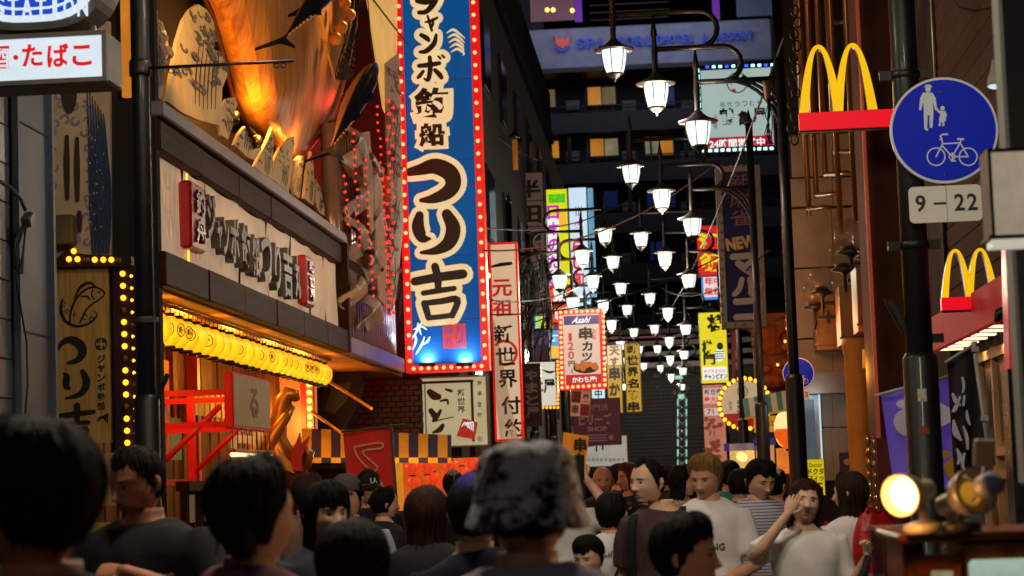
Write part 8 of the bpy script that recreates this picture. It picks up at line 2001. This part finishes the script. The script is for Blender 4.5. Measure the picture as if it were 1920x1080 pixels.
# nearer people
person('long brown haired woman seen from behind in the middle of the crowd', 800, 968, 8.8, yaw=178, style='long', hair='brown', length=.34, volume=1.3, gender='f', shirt=DARK_T, face=False)
person('girl with long black hair and bangs turning to the right', 610, 966, 7.9, yaw=30, hyaw=8, style='bangs', length=.30, volume=1.25, gender='f', shirt=cloth('check_dark', (60, 60, 72)), wide=.9)
t, Wd, Hd, k, R_ = person('bearded man in a black tee looking down at his phone', 266, 904, 7.3, yaw=-16, hyaw=-20, hpitch=12, style='short', volume=.7, hair='soft', skin='c', beard=True, shirt=BLACK_T, fat=1.15, wide=1.12, vox=.012,
    arms={'L': ((.30, -.04, 1.19), (.10, -.29, 1.325), (-1, -.12, .02), (0, .6, -.8), .75), 'R': ((-.31, -.02, 1.17), (-.21, -.27, 1.32), (.4, -.5, .45), (.6, .6, .2), .7)})
mb = MB(); on_chest(mb, Wd, 'Universal Handicraft', .105, 1.305, .14, .017, 1.12, 1.15, grow=.020); on_chest(mb, Wd, 'Garage Works', .125, 1.283, .08, .011, 1.12, 1.15, grow=.020); mb.build('shirt_print', mat('print_white', (170, 166, 166), .7), t)
mb = MB(); c = Wd((-.165, -.33, 1.375)); mb.box(c, (.078 * k, .012, .15 * k), R_ @ Matrix.Rotation(-.7, 3, 'X') @ Matrix.Rotation(.5, 3, 'Y'), bev=.006); t2 = mb.thing('smartphone', BLACK, 'dark smartphone in the hand of the bearded man', 'phone', c)
mb = MB(); c2 = c + R_ @ Vector((.03, .012, -.06)); mb.box(c2, (.04, .012, .05), R_, bev=.004); mb.build('phone_tag', mat('tag_yellow', (190, 160, 30), .5), t2)
person('person in a navy blue cap just left of the patterned hat', 890, 966, 6.7, yaw=175, hair='soft', style='short', shirt=NAVY_T, face=False, cap=('cap', cloth('cap_navy', (52, 46, 150)), cloth('cap_navy', (52, 46, 150))))
person('short dark haired person facing right at the bottom beside the brown tee', 1284, 1044, 5.9, yaw=84, style='fringe', volume=1.3, shirt=DARK_T)
person('dark haired short person seen from behind at the bottom left of centre', 662, 1064, 5.2, yaw=150, style='bob', length=.03, volume=1.2, hair='soft', shirt=PALE_T, gender='f', face=False)
t, Wd, Hd, k, R_ = person('woman with dark hair in a low bun, seen from behind near the camera', 474, 968, 4.6, yaw=140, style='tied', volume=1.35, hair='soft', bun=(-.075, .10, -.055, .036), shirt=PINK_T, gender='f', vox=.012)
t, Wd, Hd, k, R_ = person('person in a grey patterned bucket hat seen from behind, centre front', 990, 954, 4.3, yaw=170, hair='black', style='bob', length=.0, skin='a', shirt=GREY_T, face=False, vox=.011, wide=1.05, cap=('bucket', HATM, HATM))
strap(t, Wd, [(.125, 1.45), (.135, 1.3), (.14, 1.1)], .028, cloth('strap_blue', (30, 44, 88)), back=True, grow=.03, wide=1.05); strap(t, Wd, [(.12, 1.45), (.13, 1.3)], .028, cloth('strap_blue', (30, 44, 88)), grow=.03, wide=1.05)
person('curly dark haired person very close at the left edge, facing left', 62, 950, 3.3, yaw=-118, hair='black', style='short', volume=1.7, skin='c', shirt=BLACK_T, vox=.012)
